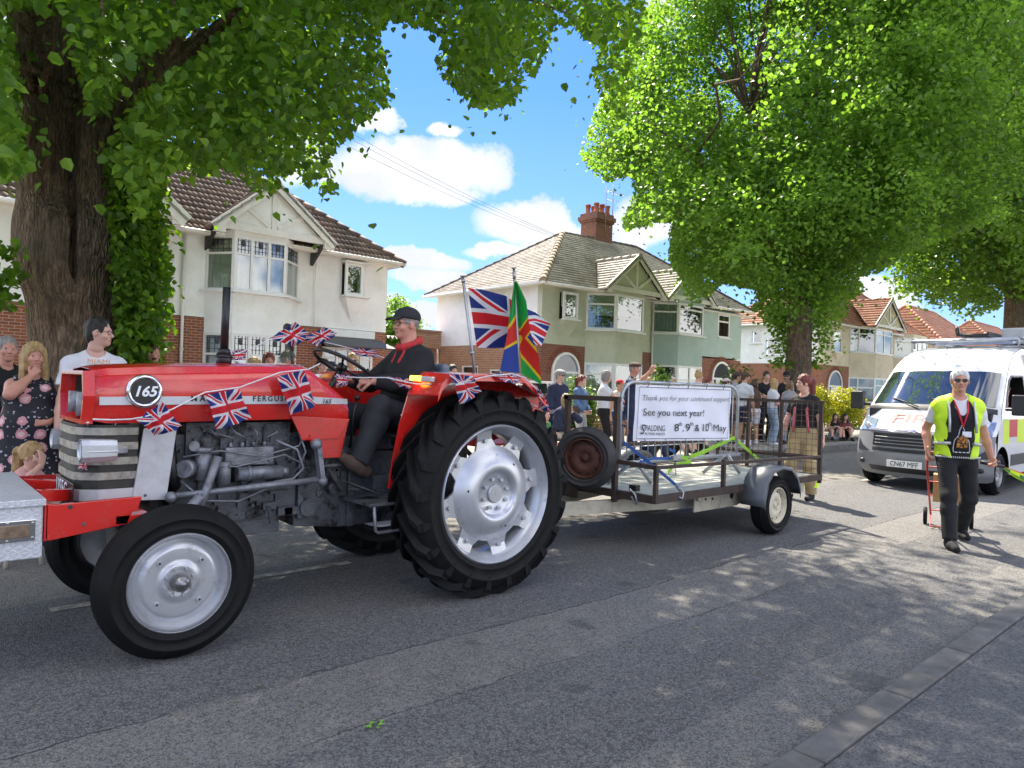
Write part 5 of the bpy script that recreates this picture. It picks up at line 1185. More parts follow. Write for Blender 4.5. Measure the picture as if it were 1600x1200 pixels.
mb.tube([(1.3, 4.27, 1.0), (1.5, 4.25, 1.03), (1.75, 4.26, .985), (2.0, 4.27, 1.04), (2.05, 4.3, 1.1)], .0055, 6); mb.tube([(1.36, 4.27, .95), (1.6, 4.25, .93), (1.9, 4.25, .99), (2.02, 4.26, .93), (1.97, 4.29, .86)], .0055, 6)
mb.tube([(1.85, 4.27, 1.08), (1.98, 4.25, 1.02), (2.03, 4.25, .9), (1.97, 4.27, .83), (1.85, 4.28, .82)], .008, 7); mb.tube([(1.3, 4.3, .86), (1.42, 4.25, .74), (1.62, 4.26, .72), (1.8, 4.27, .78)], .007, 7); mb.tube([(2.0, 4.3, 1.16), (2.05, 4.27, 1.0), (2.0, 4.26, .9)], .007, 6)
mb.build('fuel_pipe', M_engl, T)
mb = MB(); mb.tube([(1.26, 4.42, 1.1), (1.24, 4.33, 1.02), (1.25, 4.31, .9), (1.28, 4.36, .82)], .04, 12); mb.build('radiator_hose', M_black, T)
mb = MB(); mb.box(1.14, 4.31, .68, 1.19, 4.83, 1.2); mb.build('radiator', M_black, T)
mb = MB(); mb.cyl((1.22, 4.57, .98), (1.20, 4.57, .98), .19, None, 24); mb.build('fan', M_black, T)
mb = MB(); mb.prism([(2.04, .50), (2.35, .46), (3.05, .46), (3.1, .95), (2.5, .98), (2.04, 1.12)], 'xz', 4.40, 4.74)
mb.cyl((2.12, 4.39, .62), (2.12, 4.34, .62), .06, None, 18); mb.cyl((2.3, 4.40, .74), (2.3, 4.33, .74), .045, None, 16); mb.box(2.05, 4.36, .55, 2.09, 4.78, 1.08); mb.box(2.42, 4.37, .46, 2.47, 4.77, .98)
for i in range(7): mb.cyl((2.075, 4.36, .58+i*.07), (2.075, 4.345, .58+i*.07), .011, None, 6); mb.cyl((2.445, 4.37, .50+i*.07), (2.445, 4.355, .50+i*.07), .011, None, 6)
mb.box(2.6, 4.34, .55, 2.9, 4.40, .8); mb.cyl((3.22, 3.88, .71), (3.22, 5.3, .71), .10, None, 20); mb.cyl((3.22, 4.3, .71), (3.22, 4.84, .71), .2, .2, 24); mb.box(3.0, 4.36, .5, 3.45, 4.78, 1.0)
mb.box(2.5, 4.42, .98, 3.3, 4.72, 1.06); mb.build('gearbox', M_eng, T, bevel=.01)
# steering column, dash, wheel, pedals, levers
mb = MB(); mb.box(2.2, 4.33, 1.0, 2.36, 4.81, 1.34); mb.cyl((2.3, yc, 1.3), (2.44, yc, 1.56), .022, None, 10); mb.tube([(2.45, 4.42, 1.0), (2.47, 4.42, 1.25), (2.5, 4.43, 1.34)], .01, 6); mb.sph((2.5, 4.43, 1.35), .022, 8); mb.tube([(2.5, 4.7, 1.0), (2.52, 4.72, 1.2)], .01, 6); mb.sph((2.52, 4.72, 1.21), .022, 8)
mb.build('steering_column', M_black, T)
mb = MB(); c_ = Vector((2.455, yc, 1.575)); ax = Vector((.48, 0, .88)).normalized(); u_ = Vector((0, 1, 0)); w_ = ax.cross(u_)
mb.tube([c_+(u_*math.cos(t)+w_*math.sin(t))*.22 for t in np.linspace(0, 2*PI, 33)[:-1]], .014, 8, closed=True)
for t in (.5, 2.6, 4.7): mb.cyl(c_-ax*.02, c_+(u_*math.cos(t)+w_*math.sin(t))*.2, .009, None, 6)
mb.cyl(c_-ax*.04, c_+ax*.005, .035, None, 14); mb.build('steering_wheel', M_black, T)
mb = MB(); mb.box(2.36, 3.98, .655, 2.72, 5.15, .675); mb.bar((2.3, 4.2, .8), (2.55, 4.2, .7), .1, .012); mb.bar((2.35, 4.32, .72), (2.2, 4.3, .92), .02, .03); mb.box(2.12, 4.22, .9, 2.28, 4.36, .915); mb.bar((2.3, 4.15, .76), (2.75, 4.3, .68), .015, .02)
mb.build('footplate', M_eng, T, bevel=.004)
mb = MB(); mb.tube([(2.40, 3.99, .655), (2.41, 3.98, .50), (2.43, 3.98, .485), (2.60, 3.98, .485), (2.63, 3.98, .50), (2.64, 3.99, .655)], .011, 8); mb.build('step', M_engl, T)
# seat
mb = MB(); mb.box(2.78, 4.34, 1.0, 3.2, 4.80, 1.1); st_ = mb.build('seat', M_black, T, bevel=.03, seg=3)
mb = MB(); mb.box(3.17, 4.34, 1.2, 3.25, 4.80, 1.62); mb.build('backrest', mat('blue_grey_vinyl', (.13, .16, .2), .5, var=.1), st_, bevel=.035, seg=3)
mb = MB(); mb.cyl((2.98, yc, .95), (2.98, yc, 1.0), .08, None, 12); mb.build('seat_post', M_black, st_)
# mudguards
def fender(y_in, y_out):
    mb = MB(); s = 1 if y_in > y_out else -1
    prof = [(2.53, .76), (2.555, .95), (2.60, 1.18), (2.66, 1.38), (2.70, 1.47), (2.78, 1.535), (3.44, 1.545), (3.88, 1.39)]
    mb.prism(prof+[(3.97, 1.2), (3.7, 1.12), (3.4, 1.05), (3.0, 1.0), (2.75, .85), (2.62, .74)], 'xz', y_in, y_in+.008*s)
    ci = [(2.655, 1.385), (2.70, 1.475), (2.78, 1.545), (3.1, 1.552), (3.44, 1.552), (3.68, 1.48), (3.90, 1.39)]; co = [(2.64, 1.40), (2.67, 1.47), (2.74, 1.53), (3.05, 1.54), (3.38, 1.535), (3.50, 1.46), (3.60, 1.37)]
    n_ = len(ci); v = [(a, y_in+.004*s, b_) for a, b_ in ci]+[(a, y_out, b_) for a, b_ in co]+[(a, y_out, b_-.045) for a, b_ in co]+[(a, y_out+.003*s, b_-.048) for a, b_ in co]
    mb.add(v, [(r*n_+i, r*n_+i+1, (r+1)*n_+i+1, (r+1)*n_+i) for r in range(2) for i in range(n_-1)])
    mb.add([(2.655, y_in, 1.385), (2.70, y_in, 1.475), (2.78, y_in, 1.545), (2.74, y_out, 1.53), (2.67, y_out, 1.47), (2.64, y_out, 1.39)], [(0, 1, 2, 3, 4, 5)])
    for a, b_ in ((2.55, .9), (2.6, 1.1)): mb.cyl((a+.03, y_in-.006*s, b_), (a+.03, y_in, b_), .008, None, 6)
    f = mb.build('mudguard', M_red, T, solid=.005)
    m2 = MB(); m2.bar((2.652, y_in+(y_out-y_in)*.12, 1.50), (2.652, y_in+(y_out-y_in)*.45, 1.497), .03, .035); m2.build('indicator_light', M_amberon if y_out < yc else M_amber, f, bevel=.006)
    m2 = MB(); m2.bar((2.65, y_in+(y_out-y_in)*.47, 1.497), (2.65, y_in+(y_out-y_in)*.8, 1.494), .03, .035); m2.build('side_light', mat('clear_lens', (.6, .6, .6), .1, .2, .05), f, bevel=.006); return f
fender(4.03, 3.655); fender(5.11, 5.485)
mb = MB(); mb.lathe([(0, 0), (.05, 0), (.06, .01), (.062, .03), (.06, .045), (0, .06)], (3.36, 4.9, 1.60), 'y', 20); mb.bar((3.36, 4.9, 1.5), (3.36, 4.9, 1.6), .02, .02); mb.build('round_lamp', M_amber, T)
# exhaust
mb = MB(); mb.cyl((1.61, 4.55, 1.64), (1.615, 4.55, 2.035), .024, None, 14); mb.cyl((1.61, 4.55, 1.54), (1.61, 4.55, 1.61), .047, None, 18); mb.cyl((1.61, 4.55, 1.61), (1.61, 4.55, 1.645), .044, .034, 18); mb.cyl((1.61, 4.55, 1.59), (1.61, 4.55, 1.602), .052, None, 18); mb.build('exhaust_pipe', M_black, T)
mb = MB(); mb.cyl((1.72, 4.55, 1.55), (1.72, 4.55, 1.57), .04, None, 14); mb.build('fuel_cap', M_silver, T)
mb = MB(); a = W(469, 572, 5.0); b_ = W(449, 512, 5.0); mb.cyl(a-Vector((0, 0, .3)), b_, .012, None, 8); mb.sph(b_, .033, 10); mb.build('flag_mast', M_black, T)
# rear linkage and tow hitch
mb = MB(); mb.bar((3.4, 4.35, .5), (4.0, 4.4, .48), .03, .06); mb.bar((3.4, 4.79, .5), (4.0, 4.74, .48), .03, .06); mb.bar((3.4, yc, .45), (4.12, yc, .45), .07, .03); mb.bar((3.4, 4.4, 1.0), (3.95, 4.4, .55), .02, .03); mb.build('drawbar', M_eng, T)
mb = MB(); mb.box(3.50, 4.3, .98, 4.2, 4.84, 1.0); mb.box(3.45, 4.25, 1.0, 3.5, 4.9, 1.5)
mb.build('rear_carrier', M_redd, T)
set_org((0, 0, 0))
# ================================================================== flags
def flagmat(name, kind):
    m = bpy.data.materials.new(name); m.use_nodes = True; m.node_tree.nodes.clear(); n = NT(m.node_tree)
    u, v, _ = n.sep(n.n('ShaderNodeTexCoord').outputs['UV'])
    if kind == 'union':
        X = (u-.5)*2.0; Y = v-.5; aX, aY = X.ab(), Y.ab(); blue = (0.012, 0.03, 0.19); red = (0.6, 0.012, 0.02); wh = (0.72, 0.72, 0.74)
        sd = (aY-aX*.5)*.894; c = n.mix(sd.ab() < .1, blue, wh); e = sd*(X*Y).sg()
        c = n.mix((e < 0.004)*(e > -0.066), c, red); c = n.mix(((aX < .167)+(aY < .167)) > .5, c, wh); c = n.mix(((aX < .1)+(aY < .1)) > .5, c, red)
    else:
        X = u-.5; Y = (v-.5)*.62; aX, aY = X.ab(), Y.ab()
        c = n.mix((X*Y) < 0.0, (0.02, 0.05, 0.28), (0.02, 0.36, 0.06)) ; c = n.mix((X*Y) < 0.0, (0.02, 0.05, 0.28), (0.02, 0.36, 0.06))
        c = n.mix((X*Y) > 0.0, (0.02, 0.36, 0.06), (0.02, 0.055, 0.3))
        c = n.mix((aX.mn(aY)) < .075, c, (0.75, 0.55, 0.02)); c = n.mix((aX.mn(aY)) < .055, c, (0.62, 0.03, 0.02)); c = n.mix((X*X+Y*Y) < .0022, c, (0.75, 0.55, 0.02))
    b = n.n('ShaderNodeBsdfPrincipled', {'Base Color': c, 'Roughness': .75}); t = n.n('ShaderNodeBsdfTranslucent', {0: c}); mx = n.n('ShaderNodeMixShader', {0: .38}); n.L.new(b.outputs[0], mx.inputs[1]); n.L.new(t.outputs[0], mx.inputs[2])
    n.L.new(mx.outputs[0], n.n('ShaderNodeOutputMaterial').inputs[0]); return m
M_union = flagmat('union_cloth', 'union'); M_county = flagmat('county_cloth', 'county'); M_cord = mat('white_cord', (.7, .7, .7), .8, var=.05)
def cloth(mb, TL_, TR_, BR_, BL_, wav=.03, ph=0, nu=18, nv=12, wn=Vector((0, 1, 0)), curl=0):
    def f(u, v):
        p = BL_.lerp(BR_, u).lerp(TL_.lerp(TR_, u), v); k = (1-v)**.8
        return tuple(p+wn*(wav*k*math.sin(u*7+ph+v*2)+wav*.5*math.sin(u*15-v*6+ph)+wav*.3*math.sin(v*13+u*4+ph))+Vector((0, 0, -curl*math.sin(PI*u)*k)))
    mb.grid(f, nu, nv)
def bunting(label, cord, flags, r=.004):
    """cord: points; flags: (TL, TR, BR, BL, wav, phase)"""
    T_ = thing('bunting', label, 'bunting', cord[0], 0, 'strings of small union flags on the tractor'); set_org(T_.location)
    mb = MB(); mb.tube(cord, r, 6); mb.build('cord', M_cord, T_)
    for q in flags:
        mb = MB(); cloth(mb, *q[:4], q[4], q[5]); mb.build('flag', M_union, T_)
    set_org((0, 0, 0))
yb_ = 4.19
P_ = lambda x, y, Y=yb_: W(x, y, Y)
bunting('string of union flags draped along the near side of the red bonnet', [P_(145, 655), P_(175, 656), P_(205, 655), P_(222, 652, 4.12), P_(268, 640), P_(320, 613), P_(375, 605), P_(437, 582, 4.2), P_(482, 577, 4.22), P_(500, 568, 4.3)],
    [(P_(214, 656, 4.12), P_(252, 628, 4.16), P_(286, 666, 4.1), P_(246, 682, 4.08), .03, 1.0), (P_(320, 617), P_(372, 607), P_(393, 654, 4.14), P_(341, 671, 4.12), .022, 2.0), (P_(434, 588, 4.17), P_(474, 578, 4.17), P_(497, 632, 4.15), P_(456, 649, 4.13), .024, .4)])
bunting('string of union flags from the steering wheel across the driver to the mudguard', [P_(523, 588, 4.45), P_(560, 590, 4.3), P_(603, 590, 4.1), P_(650, 600, 3.9), P_(700, 601, 3.66), P_(720, 598, 3.62), P_(760, 588, 3.62), P_(800, 584, 3.62), P_(820, 590, 3.62), P_(838, 608, 3.63), P_(852, 640, 3.7)],
    [(P_(526, 584, 4.4), P_(546, 587, 4.38), P_(543, 602, 4.36), P_(527, 602, 4.36), .01, 1), (P_(605, 588, 4.12), P_(640, 592, 4.0), P_(648, 611, 3.98), P_(626, 604, 4.05), .015, .5),
     (P_(702, 583, 3.64), P_(738, 588, 3.62), P_(752, 612, 3.6), P_(722, 632, 3.6), .02, 2.2), (P_(765, 583, 3.64), P_(815, 584, 3.64), P_(813, 598, 3.61), P_(790, 597, 3.6), .008, 0), (P_(836, 600, 3.62), P_(848, 616, 3.66), P_(866, 645, 3.72), P_(846, 640, 3.68), .02, 1.4)])
bunting('string of union flags strung from the black exhaust above the bonnet', [P_(352, 556, 4.53), P_(372, 552, 4.6), P_(400, 541, 4.8), P_(425, 529, 5.0), P_(455, 512, 5.0), P_(482, 528, 5.0), P_(530, 540, 5.0), P_(560, 547, 5.0), P_(592, 556, 4.95), P_(615, 565, 4.9)],
    [(P_(362, 548, 4.56), P_(385, 546, 4.7), P_(384, 562, 4.7), P_(362, 563, 4.56), .02, 2), (P_(421, 529, 4.98), P_(460, 503, 4.96), P_(484, 520, 4.94), P_(462, 542, 4.94), .02, 1.5), (P_(474, 528, 5.0), P_(506, 511, 4.97), P_(529, 520, 4.95), P_(496, 542, 4.95), .02, .4), (P_(540, 542, 4.98), P_(587, 547, 4.96), P_(594, 559, 4.94), P_(560, 556, 4.94), .012, 1)])
bunting('short string of union flags hanging at the nose below the grille mouth', [P_(118, 655, 4.5), P_(128, 662, 4.4), P_(138, 660, 4.24)],
    [(P_(120, 660, 4.42), P_(138, 661, 4.3), P_(136, 690, 4.3), P_(124, 692, 4.38), .01, 1), (P_(124, 722, 4.3), P_(136, 722, 4.26), P_(136, 735, 4.26), P_(122, 732, 4.3), .008, 2)])
bunting('union flags hanging under the rear end of the near mudguard', [P_(790, 622, 3.95), P_(822, 628, 3.9), P_(850, 640, 3.85)], [(P_(800, 622, 3.95), P_(826, 626, 3.9), P_(838, 640, 3.9), P_(812, 634, 3.95), .01, 0)])
# the two tall flags
FT = thing('flag', 'large union flag on leaning metal pole behind the driver', 'flag', W(741, 575, 4.5)); set_org(FT.location)
mb = MB(); a, b_ = W(741, 578, 4.5), W(723, 432, 4.5); mb.cyl(a-(b_-a)*.5, b_, .012, None, 10); mb.cyl(b_, b_+(b_-a)*.012, .022, None, 12); mb.cyl(b_-(b_-a)*.06, b_-(b_-a)*.03, .016, None, 10); mb.cyl(a+(b_-a)*.17, a+(b_-a)*.2, .02, None, 10); mb.build('pole', M_galv, FT)
mb = MB()
tops = [(731, 450), (752, 452), (790, 462), (812, 478), (836, 488), (860, 506)]; bots = [(745, 543), (770, 544), (795, 543), (815, 540), (832, 537), (846, 541)]
def ff(u, v):
    i = min(4, int(u*5)); t = u*5-i; A = Vector(tops[i]).lerp(Vector(tops[i+1]), t); B = Vector(bots[i]).lerp(Vector(bots[i+1]), t); q = B.lerp(A, v)
    return tuple(W(q.x, q.y, 4.5+.05*math.sin(u*9+.5)+.03*math.sin(v*4+u*5)+u*.12))
mb.grid(ff, 30, 14); mb.build('cloth', M_union, FT); set_org((0, 0, 0))
FT = thing('flag', 'green, red and blue county flag hanging limp from its pole', 'flag', W(812, 590, 4.4)); set_org(FT.location)
mb = MB(); a, b_ = W(812, 592, 4.42), W(803, 420, 4.42); mb.cyl(a-(b_-a)*.35, b_, .011, None, 10); mb.cyl(b_, b_+(b_-a)*.012, .021, None, 12); mb.cyl(b_-(b_-a)*.09, b_-(b_-a)*.03, .015, None, 10); mb.build('pole', M_galv, FT)
mb = MB(); lp = [(804, 440, 0), (799, 470, 0), (793, 520, 0), (787, 550, 0), (781, 580, 0)]; mp = [(806, 440), (806, 470), (807, 520), (810, 550), (812, 583)]; rp = [(808, 440), (822, 470), (829, 520), (843, 560), (846, 601)]
def lerpl(L_, t): i = min(3, int(t*4)); f = t*4-i; return Vector(L_[i][:2]).lerp(Vector(L_[i+1][:2]), f)
rows = 24; vs = []; uvs = []
for j in range(rows+1):
    t = j/rows; l, m_, r = lerpl(lp, t), lerpl(mp, t), lerpl(rp, t)
    for i in range(7): f = i/6; q = l.lerp(m_, f); vs.append(tuple(W(q.x, q.y, 4.40-.03*math.sin(f*PI)+.02*f))); uvs.append((.1+.25*f, 1-.86*t-.08*f))
    for i in range(1, 9):
        f = i/8; q = m_.lerp(r, f); dx, dy = q.x-810, q.y-532; al = (dx*-35-24*dy)/-2410; be = (38*dy-45*dx)/-2410
        vs.append(tuple(W(q.x, q.y, 4.40+.05*math.sin(f*PI*1.3)-.04*f))); uvs.append((.5+.5*al, .5+.36*be))
n_ = 15; fs = [(j*n_+i, j*n_+i+1, (j+1)*n_+i+1, (j+1)*n_+i) for j in range(rows) for i in range(n_-1)]
mb.add(vs, fs, 0, True, uvs); mb.build('cloth', M_county, FT); set_org((0, 0, 0))
# ================================================================== trailer
M_rust = mat('rusty_angle_iron', (0.05, 0.036, 0.03), 0.7, metal=.2, var=0.35, vs=12, dirt=(0.11, 0.058, 0.036), ds=14, bump=.3, bs=90)
M_deck = mat('weathered_deck', (0.36, 0.37, 0.32), 0.8, var=0.15, vs=3, dirt=(0.2, 0.19, 0.15), ds=5, bump=.2, bs=60)
M_beam = mat('cream_galvanised_beam', (0.50, 0.46, 0.36), 0.5, metal=.25, var=0.1, vs=4, dirt=(0.3, 0.26, 0.2), ds=7)
M_creamw = mat('cream_wheel_paint', (0.62, 0.56, 0.42), 0.45, var=0.1, dirt=(0.3, 0.2, 0.12), ds=18, dth=(.58, .8)); M_rustw = mat('rusty_wheel', (0.09, 0.035, 0.022), 0.7, metal=.2, var=0.4, vs=12, bump=.3)
M_plast = mat('grey_plastic_guard', (0.09, 0.10, 0.115), 0.45, var=0.08, vs=4, dirt=(.16, .15, .13), ds=3)
M_wire = mat('mesh_wire', (0.10, 0.07, 0.06), 0.6, .4, .2, 10)
T = thing('trailer', 'flat bed trailer with rusty rails, cream wheels and spare wheel, towed by the tractor', 'trailer', (6.9, 4.6, 0)); set_org(T.location)
X0, X1, Y0, Y1, ZB = 5.13, 8.38, 3.80, 5.42, .52
mb = MB(); mb.box(X0+.02, Y0+.03, ZB-.02, X1, Y1-.03, ZB); mb.box(X0+1.2, Y0+.03, ZB, X0+1.204, Y1-.03, ZB+.002); mb.box(X0+2.42, Y0+.03, ZB, X0+2.424, Y1-.03, ZB+.002); mb.build('deck', M_deck, T)
mb = MB()
for a, b in (((X0, Y0), (X1, Y0)), ((X0, Y1), (X1, Y1)), ((X0, Y0-.0), (X0, Y1)), ((X1, Y0), (X1, Y1))): mb.bar((*a, ZB-.025), (*b, ZB-.025), .045, .07)
mb.build('edge_frame', M_rust, T)
mb = MB()
for sy, s in ((3.98, 1), (5.24, -1)): mb.bar((6.45, sy, .36), (8.3, sy, .38), .05, .15); mb.bar((6.5, sy, .36), (4.15, 4.6-.05*s, .37), .05, .12)
mb.bar((6.0, 3.9, .43), (6.0, 5.3, .43), .05, .06); mb.bar((7.8, 3.9, .43), (7.8, 5.3, .43), .05, .06); mb.bar((6.99, 3.75, .32), (6.99, 5.47, .32), .07, .07); mb.build('chassis', M_beam, T)
mb = MB(); mb.box(5.95, 3.925, .285, 6.75, 3.945, .475); mb.cyl((6.02, 3.925, .40), (6.02, 3.915, .40), .013, None, 10, 1); mb.cyl((6.14, 3.925, .40), (6.14, 3.915, .40), .013, None, 10, 1); mb.cyl((6.26, 3.925, .395), (6.26, 3.915, .395), .013, None, 10, 1); mb.cyl((6.62, 3.925, .40), (6.62, 3.92, .40), .035, None, 16, 1); mb.build('side_plate', [M_beam, M_black], T, bevel=.003)
mb = MB(); mb.bar((3.98, 4.6, .40), (4.35, 4.6, .40), .06, .06); mb.cyl((3.96, 4.6, .36), (3.96, 4.6, .46), .05, None, 14); mb.cyl((4.5, 4.72, .1), (4.5, 4.72, .85), .024, None, 10); mb.cyl((4.5, 4.70, .09), (4.5, 4.74, .09), .06, None, 16); mb.build('hitch', M_black, T)
def post(mb, x, y, z0, z1, w_=.036): mb.box(x-w_/2, y-w_/2, z0, x+w_/2, y+w_/2, z1)
mb = MB(); post(mb, 5.1, 4.23, .42, 1.385, .045); post(mb, 5.1, 4.86, .42, 1.385, .05); mb.bar((5.1, 4.2, 1.375), (5.1, 4.9, 1.375), .05, .045); mb.build('front_frame', M_rust, T)
mb = MB(); zr = .80
mb.bar((5.1, 4.23, zr), (5.14, Y0, zr-.02), .04, .04); mb.bar((5.14, Y0, zr-.02), (X1, Y0, zr-.06), .03, .03)
for x in (5.14, 6.24): post(mb, x, Y0-.005, .46, zr)
mb.bar((5.1, 4.86, zr), (5.14, Y1, zr), .04, .04); mb.bar((5.14, Y1, zr), (X1, Y1, zr), .04, .04)
for x in (5.14, 6.24, 7.3, 8.0): post(mb, x, Y1, .46, zr)
mb.build('side_rail', M_rust, T)
mb = MB()
for y in (3.81, 4.31, 4.76, 5.2): post(mb, X1, y, .42 if y in (3.81, 5.2) else .5, 1.385, .038)
mb.bar((X1, 3.78, 1.385), (X1, 5.42, 1.385), .035, .035); mb.bar((X1, 3.8, .72), (X1, 5.42, .72), .04, .05); mb.bar((X1, 3.8, .50), (X1, 5.42, .50), .04, .05)
g_ = mb.build('rear_gate', M_rust, T); mb = MB()
for i in range(23): y = 3.83+i*.07; mb.cyl((X1-.026, y, .5), (X1-.026, y, 1.38), .0028, None, 4)
for i in range(13): z = .52+i*.07; mb.cyl((X1-.029, 3.8, z), (X1-.029, 5.4, z), .0028, None, 4)
mb.build('wire_mesh', M_wire, g_); tag(bpy.data.objects[-1] if False else g_)
mb = MB(); mb.box(5.11, 3.99, .545, 5.17, 4.07, .60, 0); mb.tube([(5.1, 4.05, .56), (5.09, 3.98, .52), (5.10, 3.96, .44), (5.12, 4.0, .43), (5.1, 4.03, .5)], .009, 6, 1); mb.build('latch', [M_black, M_galv], T)
def road_wheel(T, cx, yn, cz, ro, rr, wd, s, rimm, axis='y'):
    wh = tyre('wheel', T, cx, yn if s == 1 else yn-wd, cz, ro, rr, wd, M_rubw if rimm is M_rustw else M_rubber, ribs=3, n_=48); Y = lambda v: yn+s*v
    def L(mb, pr, n_=40): mb.lathe([(r, s*h) for r, h in (pr if s == 1 else pr[::-1])], (cx, yn, cz), 'y', n_)
    mb = MB(); L(mb, [(rr-.012, .004), (rr+.004, .01), (rr-.006, .022), (rr-.02, .03), (rr-.028, .1)]); L(mb, [(rr-.03, .1), (rr-.022, .028), (rr-.012, .004)])
    L(mb, [(0, .03), (.028, .03), (.03, .045), (.055, .045), (.07, .028), (rr*.62, .03), (rr*.78, .05), (rr-.026, .055)]); L(mb, [(rr-.026, .075), (0, .07)])
    for i in range(10): a = 2*PI*i/10; r_ = rr*.72; mb.cyl((cx+r_*math.cos(a), Y(.0405), cz+r_*math.sin(a)), (cx+r_*math.cos(a), Y(.044), cz+r_*math.sin(a)), .013, None, 8, 1)
    bolts(mb, cx, Y(.035), cz, .05, 5, .007, .014, .2, s=-s); mb.build('rim', [rimm, M_black], wh, fixn=True); return wh
road_wheel(T, 7.0, 3.60, .305, .305, .19, .17, 1, M_creamw); road_wheel(T, 7.0, 5.62, .305, .305, .19, .17, -1, M_creamw)
for ya, yb2 in ((3.55, 3.80), (5.42, 5.67)):
    mb = MB(); c_, R = (7.0, .33), .395; pts = [(6.60, .33), (6.60, .42), (6.66, .6), (6.78, .70), (6.98, .725), (7.18, .70), (7.33, .6), (7.40, .48), (7.41, .40)]
    o = len(pts); v = [(a, ya+.015, b) for a, b in pts]+[(a, yb2, b) for a, b in pts]+[(a+(c_[0]-a)*.1, ya, b-.035) for a, b in pts]
    mb.add(v, [(i, i+1, o+i+1, o+i) for i in range(o-1)]+[(2*o+i, 2*o+i+1, i+1, i) for i in range(o-1)], 0, True); mb.build('mudguard', M_plast, T, solid=.006)
# spare wheel standing on the drawbar, facing forward
R4 = Matrix.Translation((5.14, 4.55, .75)) @ Matrix.Rotation(rad(-90+6), 4, 'Z')
set_org((0, 0, 0)); sw = road_wheel(None, 0, 0, 0, .295, .19, .18, 1, M_rustw); set_org(T.location)
sw.name = 'spare_wheel'; sw.parent = T; sw.matrix_local = Matrix.Translation(-Vector(T.location)) @ Matrix.Translation(WX(911, 717, 4.86)) @ Matrix.Rotation(rad(-66), 4, 'Z')
mb = MB(); mb.box(5.05, 4.68, .40, 5.09, 4.88, 1.0); mb.build('spare_wheel_bracket', M_rust, T); set_org((0, 0, 0))
# ================================================================== barrier, banner, straps
yb_ = 4.40
B = thing('crowd_barrier', 'galvanised crowd barrier with rounded corners strapped upright on the trailer deck', 'barrier', (6.4, yb_, .52)); set_org(B.location)
xl, xr, zt, zb_, cr = 5.36, 7.50, 1.545, .745, .20; pts = [(xl, yb_, zb_+.02)]
for i in range(9): a = PI-PI/2*i/8; pts.append((xl+cr+cr*math.cos(a), yb_, zt-cr+cr*math.sin(a)))
for i in range(9): a = PI/2-PI/2*i/8; pts.append((xr-cr+cr*math.cos(a), yb_, zt-cr+cr*math.sin(a)))
pts.append((xr, yb_, zb_+.02)); mb = MB(); mb.tube(pts, .018, 10); mb.cyl((xl-.06, yb_, zb_), (xr+.06, yb_, zb_), .021, None, 10); mb.build('tube_frame', M_galv, B)
mb = MB(); nbar = 19
for i in range(1, nbar): x = xl+(xr-xl)*i/nbar; zz = zt-.01 if xl+cr < x < xr-cr else zt-cr+math.sqrt(max(0, cr*cr-(cr-min(x-xl, xr-x))**2)); mb.cyl((x, yb_, zb_), (x, yb_, zz), .0065, None, 6)
mb.cyl((xl, yb_+.008, .90), (xr, yb_+.008, .90), .006, None, 6)
mb.build('upright_bars', M_galv, B)
for xc_ in (5.58, 7.26):
    mb = MB(); ap = Vector((xc_, yb_-.01, zb_))
    for q in ((xc_-.2, yb_+.16, .535), (xc_+.22, yb_-.06, .535)): mb.tube([ap+Vector((.05 if q[0] > xc_ else -.05, 0, 0)), ap.lerp(Vector(q), .2)+Vector((.03 if q[0] > xc_ else -.03, 0, .0)), q], .02, 8)
    mb.build('foot', M_galv, B)
set_org((0, 0, 0))
yn_ = yb_-.03
def PB(x, y): return W(x, y, yn_)
BN = thing('banner', 'white printed banner tied to the crowd barrier, reading See you next year', 'banner', (PB(1066, 688).x, yn_, .93)); set_org(BN.location)
tl, tr_, br_, bl = PB(994, 601), PB(1142, 606), PB(1139, 688), PB(989, 689)
M_ban = mat('banner_vinyl', (0.72, 0.73, 0.80), 0.5, var=0.05, vs=2); mb = MB()
def bf(u, v): p = bl.lerp(br_, u).lerp(tl.lerp(tr_, u), v); return (p.x, p.y+.006*math.sin(u*9)*math.sin(v*5)+.004*math.sin(u*23+v*9), p.z)
mb.grid(bf, 40, 16); mb.build('vinyl_sheet', M_ban, BN)
def line(mb, p, q, w_=.006): d = Vector((0, -.012, 0)); mb.bar(p+d, q+d, w_, .001, upv=(0, 1, 0)) if False else mb.bar(p+d, q+d, .0015, w_)
mb = MB()
cs = [PB(998, 604.5), PB(1139, 609.5), PB(1135.5, 684.5), PB(993, 685.5)]
for a, b in zip(cs, cs[1:]+cs[:1]):
    d = Vector((0, -.012, 0)); u = (b-a).normalized(); n2 = Vector((u.z, 0, -u.x))*.003; mb.add([a+d-n2, b+d-n2, b+d+n2, a+d+n2], [(0, 1, 2, 3)])
mb.build('border_line', M_textb, BN)
def btext(body, px0, py0, px1, hgt_px, **kw):
    p = PB(px0, py0)+Vector((0, -.014, 0)); q = PB(px1, py0+(px1-px0)*.014)+Vector((0, -.014, 0)); x = (q-p); L = x.length
    cu = bpy.data.curves.new('m', 'FONT'); cu.body = body; cu.size = 1; cu.space_character = kw.get('space', 1); cu.shear = kw.get('shear', 0); ob = bpy.data.objects.new('m', cu); COL.objects.link(ob); bpy.context.view_layer.update(); wd = ob.dimensions.x; bpy.data.objects.remove(ob)
    size = (PB(px0, py0-hgt_px)-PB(px0, py0)).length/.72; return text_mesh('lettering', body, size, M_textb, p, x, Vector((0, 0, 1)), BN, .0005, sx=L/(wd*size), **kw)
btext('Thank you for your continued support.', 1001, 625.5, 1137, 9, shear=.28, offset=-.0012)
btext('See you next year!', 1003, 649, 1098, 11.5, offset=0)
